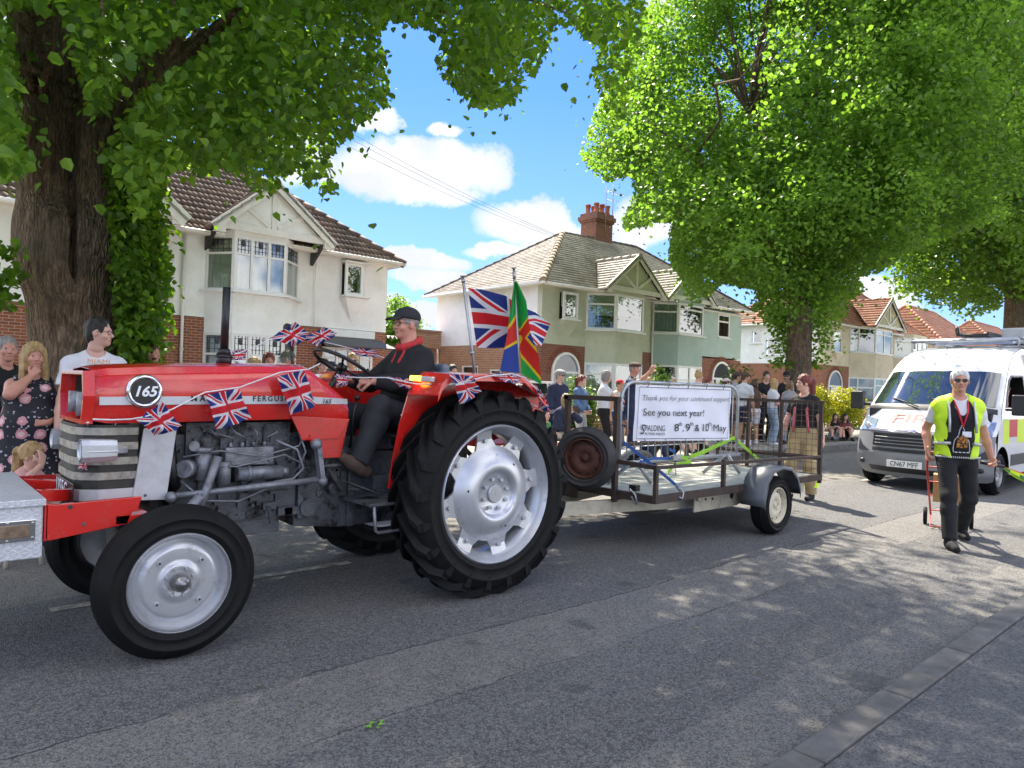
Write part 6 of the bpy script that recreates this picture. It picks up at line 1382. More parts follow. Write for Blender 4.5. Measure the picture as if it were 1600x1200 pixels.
btext('8', 1052, 673.5, 1058.5, 12, offset=0); btext('th', 1058.5, 665, 1064, 6.5); btext(',', 1064.5, 673.5, 1066, 12); btext('9', 1069, 673.5, 1076, 12, offset=0); btext('th', 1076.5, 665, 1081.5, 6.5)
btext('&', 1084, 673.5, 1091, 11, offset=0); btext('10', 1094, 673.5, 1103.5, 12, offset=0); btext('th', 1104.5, 665, 1110, 6.5); btext('May', 1112, 673.5, 1132, 11, offset=0)
btext('S', 998, 678, 1005.5, 16, shear=.2); btext('PALDING', 1006, 673, 1037, 9.5); btext('FLOWER PARADE', 1006, 679.5, 1037, 4.2)
mb = MB()
for i in range(5): a = tl.lerp(tr_, (i+.5)/5); mb.tube([a+Vector((0, -.01, -.02)), a+Vector((0, -.03, .03)), a+Vector((0, .05, .03)), a+Vector((0, .04, -.02))], .0035, 5)
for i in range(5): a = bl.lerp(br_, (i+.5)/5); mb.tube([a+Vector((0, -.01, .02)), a+Vector((0, -.02, -.02)), a+Vector((0, .05, -.02))], .003, 5)
mb.build('cable_tie', M_textb, BN); set_org((0, 0, 0))
M_strb = mat('blue_strap', (0.02, 0.08, 0.28), 0.7, var=.15, vs=20); M_strg = mat('lime_strap', (0.24, 0.5, 0.02), 0.7, var=.15, vs=20)
def strap(label, segs, m, w_=.028):
    p0 = Vector(segs[0][0]); T_ = thing('ratchet_strap', label, 'strap', p0); set_org(p0); mb = MB()
    for pts in segs:
        for a, b in zip(pts, pts[1:]): mb.bar(a, b, .004, w_, upv=(0, 0, 1))
    mb.build('webbing', m, T_); return T_
P3 = lambda x, y, Y: W(x, y, Y)
T_ = strap('blue ratchet strap running from the front post down to the deck edge', [[P3(973, 690, 4.22), P3(1020, 727, 4.0), P3(1055, 757, 3.86)], [P3(1000, 722, 4.36), P3(1020, 716, 4.36), P3(1048, 716, 4.36)], [P3(1046, 702, 4.36), P3(1055, 706, 4.37), P3(1056, 742, 4.3)]], M_strb)
mb = MB(); a = P3(1057, 757, 3.86); mb.bar(a, P3(1063, 766, 3.8), .03, .03); mb.tube([P3(1063, 764, 3.8), P3(1068, 770, 3.78), P3(1066, 779, 3.77), P3(1061, 777, 3.77)], .008, 6); mb.build('ratchet', M_galv, T_); set_org((0, 0, 0))
T_ = strap('lime green ratchet strap pulled over the barrier end', [[P3(1052, 720, 4.36), P3(1060, 712, 4.35), P3(1075, 717, 4.36)], [P3(1078, 714, 4.37), P3(1100, 706, 4.37), P3(1146, 684, 4.38), P3(1185, 717, 4.8)], [P3(1044, 738, 4.3), P3(1052, 728, 4.34), P3(1080, 721, 4.36)]], M_strg, .042)
mb = MB(); mb.bar(P3(1050, 716, 4.34), P3(1062, 713, 4.34), .04, .05); mb.build('ratchet', M_galv, T_); set_org((0, 0, 0))
# ================================================================== fire service van
M_van = mat('van_white_paint', (0.74, 0.74, 0.72), 0.25, var=0.02, coat=.4); M_vgrey = mat('bumper_grey', (0.22, 0.225, 0.23), 0.45, var=.06, vs=3); M_vdark = mat('black_plastic', (0.02, 0.02, 0.021), 0.45, var=.1)
M_wsg = mat('windscreen_glass', (0.02, 0.028, 0.035), 0.02, 0, 0, spec=1.0, coat=1.0)
M_yel = mat('fluorescent_yellow', (0.62, 0.78, 0.02), 0.5, var=.03); M_fred = mat('fire_red', (0.50, 0.015, 0.02), 0.5, var=.04)
VY = 4.06; V_ = thing('van', 'white fire service van with red FIRE lettering on the bonnet and roof rack', 'van', (15.2, VY, 0)); set_org(V_.location)
prof = [(12.27, .20, .44), (12.18, .32, .40), (12.15, .55, .38), (12.18, .66, .37), (12.22, .92, .40), (12.33, 1.03, .38), (12.58, 1.20, .30), (12.68, 1.33, .25), (13.42, 1.96, .20), (13.62, 2.11, .19), (14.05, 2.32, .15), (14.7, 2.43, .05), (16.2, 2.46, 0), (17.9, 2.44, 0), (18.1, 2.3, .0)]
def hw(z): return 1.0 if z < 1.2 else 1.0-(z-1.2)*.155
def vp_(i, t, off=0):
    x, z, c_ = prof[i]; w_ = hw(z) if z > .3 else .95; return Vector((x+c_*abs(t)**2.6-off*.8, VY+t*w_, z+off*.5-.05*abs(t)**6*(z > 1.0)*.9))
def vpc(s, t, off=0):
    i = min(len(prof)-2, int(s)); f = s-i; return vp_(i, t, off).lerp(vp_(i+1, t, off), f)
def vloft(name, s0, s1, t0, t1, m, off=0, ns=8, ntt=24, par=V_, solid=0):
    mb = MB(); mb.grid(lambda u, v: tuple(vpc(s0+(s1-s0)*v, t0+(t1-t0)*u, off)), ntt, ns, 0, True); return mb.build(name, m, par, solid=solid)
body = vloft('body', 4.0, 14, -1, 1, M_van, 0, 40, 32)
for o_ in (): pass
mb = MB()
def top(x):
    ed = [(vp_(i, 1).x, vp_(i, 1).z) for i in range(len(prof))]; ed = [(12.55, .66)]+[e for e in ed if e[0] > 12.6]; ed.sort(); xs = [e[0] for e in ed]; return float(np.interp(x, xs, [e[1] for e in ed]))
def bot(x):
    b = .30
    for wx in (12.97, 16.6):
        d = abs(x-wx)
        if d < .42: b = max(b, .34+math.sqrt(.42**2-d*d))
    return b
winp = [(13.22, 1.36), (13.42, 1.60), (13.62, 1.80), (13.80, 1.88), (14.5, 1.90), (14.5, 1.34)]
def inside(x, z): return bool(inpoly(np.array([x]), np.array([z]), winp)[0])
for s in (-1, 1):
    xs = np.concatenate([np.linspace(12.56, 14.7, 60), np.linspace(14.75, 18.1, 50)]); nz = 44; vs = []
    for x in xs:
        b, t = bot(x), max(top(x), bot(x)+.01)
        for k in range(nz+1): z = b+(t-b)*k/nz; vs.append((x, VY+s*(hw(z)+.0), z))
    fs = []
    for i in range(len(xs)-1):
        for k in range(nz):
            a = vs[i*(nz+1)+k]; c_ = vs[(i+1)*(nz+1)+k+1]
            if inside((a[0]+c_[0])/2, (a[2]+c_[2])/2): continue
            f = (i*(nz+1)+k, (i+1)*(nz+1)+k, (i+1)*(nz+1)+k+1, i*(nz+1)+k+1); fs.append(f if s == -1 else f[::-1])
    mb.add(vs, fs, 0, True)
mb.build('side_panels', M_van, V_)
mb = MB(); mb.box(18.05, VY-.95, .35, 18.12, VY+.95, 2.3); mb.build('rear_door', M_van, V_, bevel=.03)
mb = MB(); mb.box(12.6, VY-.93, .28, 18.0, VY+.93, .36); mb.box(14.9, VY-.9, .36, 14.95, VY+.9, 2.3); mb.box(12.75, VY-.9, .6, 13.1, VY+.9, 1.28); mb.build('floor_pan', M_vdark, V_)
vloft('windscreen', 7.08, 7.97, -.93, .93, M_wsg, .012, 10, 24, V_); vloft('scuttle', 6.62, 7.05, -.96, .96, M_vdark, .006, 4, 24)
bp_ = vloft('bumper', 0, 4.0, -1, 1, M_vgrey, .0, 16, 32)
vloft('grille', 3.05, 3.85, -.66, .66, mat('grille_mesh', (.012, .012, .013), .35, var=0), .012, 4, 20); vloft('lower_grille', 2.35, 2.85, -.66, .66, M_vdark, .012, 3, 20); vloft('air_intake', .5, 1.1, -.72, .72, M_vdark, .01, 3, 20)
mb = MB()
for s_ in (3.2, 3.4, 3.6): mb.tube([tuple(vpc(s_, t, .02)) for t in np.linspace(-.62, .62, 15)], .008, 5)
mb.build('grille_bar', M_vgrey, V_)
mb = MB()
for ds in (0, .22):
    for sg in (-1, 1): mb.tube([tuple(vpc(3.98+ds*.6, sg*.72, .025)), tuple(vpc(3.93+ds*.6, sg*.3, .028)), tuple(vpc(3.93+ds*.6, sg*.13, .028)), tuple(vpc(4.12+ds*.55, 0, .03))], .017, 8)
mb.build('chevron_badge', mat('bright_trim', (.62, .6, .66), .2, .7, 0), V_)
for s in (-1, 1):
    mb = MB(); mb.grid(lambda u, v: tuple(vpc(4.05+(1.35+.5*u)*v-.1*u, s*(.66+.30*u), .012)), 8, 6); h_ = mb.build('headlight', mat('headlight_glass', (.35, .42, .55), .05, .5, .3, 18), V_)
    mb = MB(); q = vpc(4.6, s*.8, .02); mb.sph(q, (.03, .06, .05), 12); mb.build('lamp_bulb', M_chrome, h_)
    mb = MB(); mb.grid(lambda u, v: tuple(vpc(2.2+1.2*v*u, s*(.70+.26*u), .012)), 5, 4); mb.build('corner_vent', M_vdark, V_)
    mb = MB(); q = vpc(1.3, s*.86, .02); mb.sph(q, (.03, .05, .04), 12); mb.build('fog_lamp', M_vdark, V_)
mb = MB(); q = vpc(3.35, -.42, .03); mb.box(q.x-.03, q.y-.04, q.z-.02, q.x, q.y+.04, q.z+.03); mb.build('blue_strobe', emis('blue_strobe', (.25, .35, 1.0), 9), V_)
mb = MB(); mb.box(12.115, 4.17-.26, .36, 12.125, 4.17+.26, .47); npv = mb.build('number_plate', mat('plate_white', (.75, .75, .72), .4, var=0), V_, bevel=.002)
text_mesh('lettering', 'CN67 MFF', .108, M_textb, (12.112, 4.17, .378), (0, -1, 0), (0, 0, 1), npv, .001, 'CENTER', sx=.86, offset=0)
a = vpc(5.25, 0, .012); b = vpc(6.1, 0, .012); updir = (b-a).normalized()
text_mesh('lettering', 'FIRE', .33, mat('fire_lettering', (.32, .004, .008), .5, var=0), vpc(5.15, .46, .03), (0, -1, 0), updir, V_, .002, sx=1.35, offset=.006)
# the letters F I R E run right across the bonnet, seen from in front
mb = MB()
for t0, t1 in ((-.55, -.05), (.1, .6)): mb.tube([tuple(vpc(6.9, t0, .03)), tuple(vpc(7.1, (t0+t1)/2, .035)), tuple(vpc(7.2, t1, .03))], .009, 5)
mb.build('wiper', M_vdark, V_)
for s in (-1, 1):
    mb = MB(); c_ = Vector((13.02, VY+s*1.21, 1.42)); mb.box(c_.x-.06, c_.y-.11, c_.z-.17, c_.x+.07, c_.y+.11, c_.z+.15); mb.bar((13.08, VY+s*1.0, 1.34), (13.05, VY+s*1.14, 1.34), .08, .05); mb.build('wing_mirror', M_vdark, V_, bevel=.03, seg=3)
for s in (-1, 1):
    mb = MB(); yy = [VY+s*(hw(z)+.006) for _, z in winp]; P5 = [Vector((x, y, z)) for (x, z), y in zip(winp, yy)]; c_ = sum(P5, Vector())/6
    inn = [p+(c_-p)*.05 for p in P5]; out = [p+(p-c_)*.07 for p in P5]; mb.add(inn+out, [(i, (i+1) % 6, 6+(i+1) % 6, 6+i) for i in range(6)]); mb.build('window_surround', M_vdark, V_, solid=.006)
    mb = MB(); mb.box(14.55, VY+s*.995-.004, .35, 14.562, VY+s*1.0+.004, 1.9); mb.box(12.95, VY+s*1.004-.004, .40, 16, VY+s*1.004+.004, .62) if False else None; mb.build('door_gap', M_vdark, V_)
    mb = MB(); mb.box(13.45, VY+s*1.003-.006, .44, 16.1, VY+s*1.003+.006, .62); mb.build('side_moulding', M_vdark, V_, bevel=.004)
    mb = MB(); cols_ = [(13.0, 13.32, 0), (13.32, 13.80, 1), (13.80, 14.3, 0), (14.3, 14.8, 1), (14.8, 15.3, 0), (15.3, 15.8, 1), (15.8, 16.3, 0), (16.3, 16.9, 1)]
    for x0_, x1_, k in cols_: mb.box(x0_, VY+s*1.0-.003, .98, x1_, VY+s*1.0+.003, 1.18, k); mb.box(x0_, VY+s*1.0-.003, .80, x1_, VY+s*1.0+.003, .98, 0 if k else 0) if k == 0 else mb.box(x0_, VY+s*1.0-.003, .90, x1_, VY+s*1.0+.003, .98, 1)
    mb.build('battenburg_marking', [M_yel, M_fred], V_)
    for wx in (12.97, 16.6):
        w_ = road_wheel(V_, wx, VY+s*.97 if s == -1 else VY+s*.97, .335, .335, .21, .2, -s, mat('van_wheel_grey', (.3, .3, .31), .4, .5, .1))
        mb = MB(); mb.box(wx-.4, VY+s*.6, .3, wx+.4, VY+s*.62, .8); mb.build('wheel_arch', M_vdark, V_)
mb = MB()
for x in (14.55, 15.6, 16.8): mb.cyl((x, VY-.84, 2.56), (x, VY+.84, 2.56), .022, None, 8)
for x in (14.55, 15.6, 16.8):
    for y in (-.82, .82): mb.cyl((x, VY+y, 2.40), (x, VY+y, 2.57), .018, None, 6)
for y in (-.84, .84): mb.cyl((14.5, VY+y, 2.57), (17.5, VY+y, 2.57), .022, None, 8)
mb.cyl((14.45, VY-.84, 2.53), (14.45, VY+.84, 2.53), .03, None, 10); mb.build('roof_rack', M_galv, V_)
mb = MB()
for y in (-.4, .05): mb.bar((14.4, VY+y, 2.64), (17.6, VY+y, 2.64), .03, .07)
for i in range(12): mb.cyl((14.5+i*.26, VY-.4, 2.64), (14.5+i*.26, VY+.05, 2.64), .014, None, 6)
mb.tube([(14.5, VY+.1, 2.62), (14.42, VY+.1, 2.72), (14.44, VY+.1, 2.78), (14.5, VY+.1, 2.78), (14.55, VY+.1, 2.68)], .018, 6); mb.build('roof_ladder', M_vdark, V_)
mb = MB(); mb.box(15.0, VY-.8, 2.58, 15.4, VY-.45, 2.78); mb.build('roof_lamp', mat('lamp_grey', (.45, .45, .46), .4, .2), V_, bevel=.03)
mb = MB(); mb.box(14.6, VY-.72, 2.47, 14.78, VY+.5, 2.55); mb.build('light_bar', mat('light_bar_blue', (.35, .42, .62), .2, .1, .15, 9), V_, bevel=.02)
mb = MB(); q = vpc(9.6, .1, .01); mb.cyl(q, q+Vector((.08, 0, .22)), .003, None, 5); mb.cyl(q, q+Vector((0, 0, .02)), .012, None, 8); mb.build('aerial', M_vdark, V_)
mb = MB()
for y in (-.45, .45): mb.box(13.9, VY+y-.22, .8, 14.4, VY+y+.22, .95); mb.box(14.35, VY+y-.22, .9, 14.47, VY+y+.22, 1.55)
mb.build('seats', M_vdark, V_, bevel=.04); mb = MB(); mb.tube([(13.3+.1*math.sin(t), VY-.45+.19*math.cos(t), 1.2+.17*math.sin(t)) for t in np.linspace(0, 2*PI, 21)[:-1]], .016, 6, closed=True); mb.build('steering_wheel', M_vdark, V_)
set_org((0, 0, 0))
# ================================================================== parked cars in the driveways
def car(name, label, x, y, rz, m, L=4.1, Wd=1.7, Hh=1.45):
    C_ = thing('parked_car', label, 'car', (x, y, .105), rz); mb = MB(); h = Wd/2
    low = [(-L/2, .35), (-L/2+.03, .62), (-L/2+.2, .78), (-L/2+.95, .93), (L/2-.35, .95), (L/2-.05, .8), (L/2, .4), (L/2-.1, .22), (-L/2+.1, .22)]
    mb.prism(low, 'xz', -h, h); b = mb.build('body', m, C_, bevel=.07, seg=3)
    mb = MB(); gh = [(-L/2+.95, .92), (-L/2+1.6, Hh-.05), (-L/2+1.9, Hh), (L/2-1.1, Hh), (L/2-.75, Hh-.06), (L/2-.3, .93)]
    vs = [(a, -h+.06+(z-.92)*.32, z) for a, z in gh]+[(a, h-.06-(z-.92)*.32, z) for a, z in gh]
    mb.add(vs, [(5, 4, 3, 2, 1, 0), (6, 7, 8, 9, 10, 11)]+[(i, i+1, 7+i, 6+i) for i in range(5)]); mb.build('glasshouse', M_wsg, C_, bevel=.03)
    mb = MB(); mb.box(-L/2+1.75, -h+.24, Hh-.01, L/2-.85, h-.24, Hh+.025); mb.build('roof', m, C_, bevel=.02)
    mb = MB()
    for s in (-1, 1):
        for i, (a, b_) in enumerate((((-L/2+.98, .93), (-L/2+1.68, Hh-.02)), ((-.05, .93), (-.05, Hh)), ((L/2-.36, .94), (L/2-.8, Hh-.03)))): mb.bar((a[0], s*(h-.07), a[1]), (b_[0], s*(h-.235), b_[1]), .06, .03)
        mb.bar((-L/2+1.66, s*(h-.215), Hh-.02), (L/2-.82, s*(h-.215), Hh-.02), .05, .05)
    mb.build('pillar', m, C_)
    for wx in (-L/2+.75, L/2-.72):
        for s in (-1, 1):
            m2 = MB(); m2.cyl((wx, s*(h-.19), .3), (wx, s*(h+.01), .3), .3, None, 24); w_ = m2.build('wheel', M_rubber, C_, bevel=.02); m2 = MB(); m2.cyl((wx, s*(h+.005), .3), (wx, s*(h+.02), .3), .19, None, 16); m2.build('hub_cap', M_silver, w_)
    for s in (-1, 1): m2 = MB(); m2.box(-L/2-.01, s*(h-.38)-.14, .6, -L/2+.2, s*(h-.38)+.14, .73); m2.build('headlight', M_chrome, C_, bevel=.03)
    for s in (-1, 1): m2 = MB(); m2.box(-L/2+1.2, s*(h+.07)-.07, .95, -L/2+1.32, s*(h+.07)+.07, 1.08); m2.build('wing_mirror', m, C_, bevel=.03)
    return C_
M_carw = mat('car_white', (.72, .72, .72), .25, var=0, coat=.5); M_carr = mat('car_red', (.42, .02, .02), .25, var=0, coat=.5); M_cars = mat('car_silver', (.5, .5, .52), .3, .6, 0)
car('parked_car', 'white car parked in the drive behind the tractor bonnet', 8.3, 15.6, rad(180), M_carw); car('parked_car', 'red car parked in the drive behind the steering wheel', 11.0, 15.4, rad(178), M_carr, Hh=1.5)
car('parked_car', 'white hatchback parked before the brick side wall, behind the tall flags', 15.6, 16.5, rad(183), M_carw, Hh=1.5)
# ================================================================== people
def skin(name, c): 
    m = mat(name, c, .5, var=.08, vs=6, spec=.4); b = [q for q in m.node_tree.nodes if q.type == 'BSDF_PRINCIPLED'][0]; b.inputs['Subsurface Weight'].default_value = .12; b.inputs['Subsurface Radius'].default_value = (.02, .007, .004); return m
S_pale = skin('fair_skin', (.62, .36, .27)); S_ruddy = skin('ruddy_skin', (.55, .27, .19)); S_tan = skin('tanned_skin', (.48, .27, .17))
M_eyew = mat('eye_white', (.7, .68, .65), .3, var=0); M_iris = mat('eye_dark', (.03, .025, .02), .2, var=0); M_lip = mat('lip', (.38, .13, .11), .5, var=0)
def cl(name, c, r=.85, **k): return mat('cloth_'+name, c, r, var=k.get('var', .18), vs=k.get('vs', 7), bump=k.get('bump', .35), bs=k.get('bs', 35), dirt=k.get('dirt'), ds=k.get('ds', 4), dth=k.get('dth', (.5, .75)))
C_black = cl('black', (.008, .008, .01)); C_char = cl('charcoal', (.02, .021, .025)); C_navy = cl('navy', (.018, .024, .06)); C_white = cl('white', (.68, .68, .70), var=.06); C_grey = cl('grey', (.3, .3, .31)); C_denim = cl('denim', (.10, .17, .30), var=.3)
C_ldenim = cl('light_denim', (.28, .38, .48), var=.25); C_khaki = cl('khaki', (.36, .27, .14)); C_pink = cl('pink', (.6, .33, .3)); C_blue = cl('blue', (.05, .13, .36)); C_hiv = cl('hi_vis', (.58, .85, .02), .6, var=.05); C_brownc = cl('brown', (.08, .05, .035)); C_green = cl('green', (.07, .2, .06)); C_redc = cl('red', (.45, .03, .03)); C_cream = cl('cream', (.55, .5, .4)); C_maroon = cl('maroon', (.16, .03, .035))
C_stripe = cl('pale_stripe', (.5, .48, .46), dirt=(.25, .25, .3), ds=25)
H_blonde = mat('hair_blonde', (.42, .27, .11), .5, var=.4, vs=18, bump=.8, bs=120); H_brown = mat('hair_brown', (.07, .035, .018), .5, var=.35, vs=18, bump=.8, bs=120); H_dark = mat('hair_dark', (.018, .013, .01), .45, var=.3, vs=18, bump=.8, bs=120)
H_red = mat('hair_auburn', (.16, .03, .02), .45, var=.35, vs=18, bump=.8, bs=120); H_white = mat('hair_white', (.62, .6, .57), .6, var=.2, vs=20, bump=.8, bs=120); H_grey = mat('hair_grey', (.25, .23, .21), .6, var=.3, vs=20, bump=.8, bs=120)
def floral():
    m = bpy.data.materials.new('floral_print'); m.use_nodes = True; m.node_tree.nodes.clear(); n = NT(m.node_tree); p = n.n('ShaderNodeTexCoord').outputs['Object']
    v = n.n('ShaderNodeTexVoronoi', {'Vector': p, 'Scale': 8.0, 'Randomness': 1.0}); v2 = n.n('ShaderNodeTexVoronoi', {'Vector': p, 'Scale': 27.0}); nz = E(n, n.noise(28.0, p, 3, .6))*.34
    d = E(n, v.outputs[0])+nz-.17; s1, s2, s3 = n.sep(v.outputs['Color']); c = (.014, .014, .02)
    c = n.mix(((E(n, v2.outputs[0])+nz) < .42)*(nz > .14), c, (.42, .42, .46)); c = n.mix((d < .36)*(s1 > .3), c, (.6, .28, .3)); c = n.mix((d < .2)*(s1 > .3), c, (.75, .5, .48))
    b = n.n('ShaderNodeBsdfPrincipled', {'Base Color': c, 'Roughness': .8}); n.L.new(b.outputs[0], n.n('ShaderNodeOutputMaterial').inputs[0]); return m
C_floral = floral()
A3 = lambda *p: np.array(p, float)
def rotz(v, a): c, s = math.cos(a), math.sin(a); return A3(v[0]*c-v[1]*s, v[0]*s+v[1]*c, v[2])
def ik(a, t, l1, l2, pole):
    a, t = A3(*a), A3(*t); d = t-a; L = np.linalg.norm(d); M = (l1+l2)*.999
    if L > M: t = a+d/L*M; d = t-a; L = M
    u = d/L; x = (l1*l1-l2*l2+L*L)/(2*L); h = math.sqrt(max(0, l1*l1-x*x)); p = A3(*pole); p = p-u*(p@u); p /= np.linalg.norm(p)+1e-9; return a+u*x+p*h, t
def hand(sd, wrist, d, n_, side, curl=.35, s=1.0, spread=.12, k=.008, fist=False):
    """palm and five fingers; d = pointing direction, n_ = palm normal, side=+1/-1 puts the thumb on the +/- cross(d, n_) side"""
    d = d/np.linalg.norm(d); n_ = n_-d*(n_@d); n_ /= np.linalg.norm(n_); x = np.cross(d, n_)*side; w = wrist
    sd.cone(w-d*.03*s, w+d*.02*s, .026*s, .027*s, .01, sq=(n_, .72)); 
    for i, o in enumerate((.028, .010, -.009, -.026)): sd.cone(w+d*.012*s+x*o*.6*s, w+d*.088*s+x*o*s, .016*s, .0135*s, .012)
    L = [(.040, .024, .020), (.044, .028, .021), (.041, .026, .020), (.032, .019, .018)]; cu = [curl*.9, curl, curl*1.08, curl*1.15]
    for i, o in enumerate((.030, .010, -.010, -.028)):
        p = w+d*(.088-.006*abs(i-1))*s+x*o*s; a = 0; sp = (1.5-i)*spread
        for j, l in enumerate(L[i]):
            a += cu[i]*(1.0 if j == 0 else 1.25); dd = (d*math.cos(a)+n_*math.sin(a)); dd = dd+x*sp*math.cos(a); dd /= np.linalg.norm(dd); q = p+dd*l*s; sd.cone(p, q, (.0092-.0009*j)*s, (.0086-.0009*j)*s, .003); p = q
    p = w+d*.022*s+x*.026*s; dd = d*.62+x*.72+n_*.22
    for j, l in enumerate((.038, .030, .026)):
        dd /= np.linalg.norm(dd); q = p+dd*l*s; sd.cone(p, q, (.0135-.0015*j)*s, (.012-.0015*j)*s, .005); p = q; dd = dd+n_*(.25+curl*.5)+d*.35-x*(.1+curl*.35)
def person(name, label, loc, yaw, o):
    """o: options. Local frame: facing +x, left +y. o['hand_l'/'hand_r'] wrist targets; o['foot_l'/'foot_r'] ankle positions; o['pel'] pelvis position"""
    H = o.get('H', 1.72); s = H/1.75; fat = o.get('fat', 1.0); fem = o.get('fem', False); near = o.get('near', 0); g = o.get
    T_ = thing('person', label, 'person', loc, rad(yaw), g('group')); set_org((0, 0, 0))
    pel = A3(*g('pel', (0, 0, .96)))*s; lean = A3(*g('lean', (0, 0, 1))); lean /= np.linalg.norm(lean); tw = g('twist', 0)
    Y = rotz((0, 1, 0), tw); fwv = rotz((1, 0, 0), tw); ch = pel+lean*.30*s; nk = pel+lean*.53*s+fwv*.0; sw_ = (.150 if fem else .172)*s
    shl, shr = nk-lean*.078*s+Y*sw_, nk-lean*.078*s-Y*sw_; ua, fa = .285*s, .255*s
    hy = g('head', 0); hp = g('nod', 0); hd = nk+lean*.07*s+fwv*.02*s; Hc = hd+A3(0, 0, .115*s)+rotz((.03*s+.05*math.sin(hp), 0, 0), tw+hy*.5)
    hl = g('hand_l', (.06, .27, .80)); hr = g('hand_r', (.06, -.27, .80)); hl, hr = A3(*hl)*s, A3(*hr)*s
    el_l, hl = ik(shl, hl, ua, fa, g('pole_l', (-.6, .5, -.4))); el_r, hr = ik(shr, hr, ua, fa, g('pole_r', (-.6, -.5, -.4)))
    Yp = rotz((0, 1, 0), g('hiptw', 0)); hipl, hipr = pel+Yp*.09*s-A3(0, 0, .03), pel-Yp*.09*s-A3(0, 0, .03); fl, fr = A3(*g('foot_l', (.0, .10, .085)))*s, A3(*g('foot_r', (.0, -.10, .085)))*s
    kl, fl = ik(hipl, fl, .44*s, .425*s, g('kpole_l', (1, .12, 0))); kr, fr = ik(hipr, fr, .44*s, .425*s, g('kpole_r', (1, -.12, 0)))
    def torso(sd, e=0.0, hip=True, k=.05):
        wq = (Y, 1.45); f_ = fat; wr = .098 if fem else .105
        sd.cone(pel-lean*.02*s, pel+lean*.13*s, (.112*f_+e)*s, ((.10 if fem else .108)*f_+e)*s, k, sq=(Y, 1.38)); sd.cone(pel+lean*.12*s, ch+lean*.06*s, ((.098 if fem else .108)*f_+e)*s, (.118*(.5+.5*f_)+e)*s, k, sq=(Y, 1.36))
        sd.cone(ch+lean*.05*s, nk-lean*.075*s, (.116*(.5+.5*f_)+e)*s, (.078+e)*s, k, sq=(Y, 1.42)); sd.cone(shl-Y*.03, shr+Y*.03, (.052+e)*s, (.052+e)*s, k)
        for q_ in (shl, shr): sd.cone(nk+lean*.0*s, q_+(nk-q_)*.15, (.048+e)*s, (.046+e)*s, .05)
        if fem:
            for q in (1, -1): sd.ell(ch+lean*.09*s+fwv*.085*s*fat+Y*q*.07*s, A3(.055, .06, .06)*s*(.7+.35*fat)+e, .05)
        if fat > 1.15: sd.ell(pel+lean*.13*s+fwv*.06*fat*s, A3(.13, .16, .15)*s*(fat-.15)+e, .07)
    def arm(sd, a, b, c, e=0, upto=2.0, fl_=1, k=.02, af=None):
        af = af or (.5+.5*fat); r0, r1, r2 = (.052*af+e)*s, (.041*af+e)*s, (.028+e)*s
        if upto <= 1: q = a+(b-a)*upto; sd.cone(a, q, r0+.004, r0+(r1-r0)*upto+.006, k, flat=(0, 1)); return
        sd.cone(a, b, r0, r1, k); u = upto-1; q = b+(c-b)*u; sd.cone(b, b+(c-b)*min(.35, u), r1, (.043*af+e)*s if af else r1, k); sd.cone(b+(c-b)*min(.35, u), q, (.042*af+e)*s, (.042*af+e)*s+(r2-(.042*af+e)*s)*u, k, flat=(0, fl_))
    def leg(sd, h, kn, f, e=0, upto=2.0, k=.03, flare=0):
        lf = .5+.5*fat; r0, r1, rc, r2 = (.088*lf+e)*s, (.057*lf+e)*s, (.058*lf+e)*s, (.036+e)*s
        if upto <= 1: q = h+(kn-h)*upto; sd.cone(h, q, r0, r0+(r1-r0)*upto+flare, k, flat=(0, 1)); return
        sd.cone(h, kn, r0, r1, k); u = upto-1; b = (kn-h)/np.linalg.norm(kn-h); c2 = kn+(f-kn)*.32-A3(.008, 0, 0); sd.cone(kn, c2, r1, rc, k); sd.cone(c2, kn+(f-kn)*u, rc, max(r2, rc+(r2-rc)*u)+flare, k, flat=(0, 1))
    hv = {0: .02, 1: .014, 2: .011}[near]*(1 if H > 1.2 else .75)
    sd = SDF(); torso(sd, 0); arm(sd, shl, el_l, hl, fl_=0); arm(sd, shr, el_r, hr, fl_=0); leg(sd, hipl, kl, fl); leg(sd, hipr, kr, fr)
    sd.cone(nk-lean*.05*s, hd+A3(0, 0, .06*s), .060*s, .054*s, .035)
    for f in (fl, fr): ft = rotz((1, 0, 0), g('toe', 0)); fp_ = g('foot_pitch', 0); ft = ft*math.cos(fp_)-A3(0, 0, math.sin(fp_)); dn_ = A3(math.sin(fp_), 0, -math.cos(fp_)) if fp_ else A3(0, 0, -1); sd.cone(f, f+ft*.10*s+dn_*.045*s, .028*s, .020*s, .02)
    V, F = sd.mesh(hv); parts = [(V, F, 0)]
    # head, modelled in its own frame then turned
    hs = SDF(); q = s*.93 if H > 1.3 else s*1.22; hr_ = tw+hy; z0 = A3(0, 0, 0)
    hs.ell((-.012, 0, .035), A3(.097, .077, .098)*1, .02); hs.ell((.022, 0, -.03), (.072, .060, .085), .03); hs.cone((.055, 0, -.083), (.068, 0, -.090), .024, .022, .025)
    hs.cone((.074, .030, .022), (.084, 0, .024), .012, .013, .012); hs.cone((.074, -.030, .022), (.084, 0, .024), .012, .013, .012)
    for a in (1, -1):
        hs.ell((.071, a*.033, .006), (.024, .017, .0125), .0, sub=True); hs.ell((.064, a*.042, -.028), (.024, .022, .022), .02); hs.ell((-.005, a*.080, -.002), (.022, .010, .034), .004); hs.ell((.060, a*.032, .004), (.0165, .0165, .0165), .003)
    hs.cone((.084, 0, .012), (.108, 0, -.026), .009, .0135, .010); hs.ell((.096, .012, -.030), (.012, .009, .008), .006); hs.ell((.096, -.012, -.030), (.012, .009, .008), .006)
    hs.cone((.083, .018, -.058), (.083, -.018, -.058), .009, .009, .008); hs.cone((.082, .016, -.0665), (.082, -.016, -.0665), .009, .009, .006)
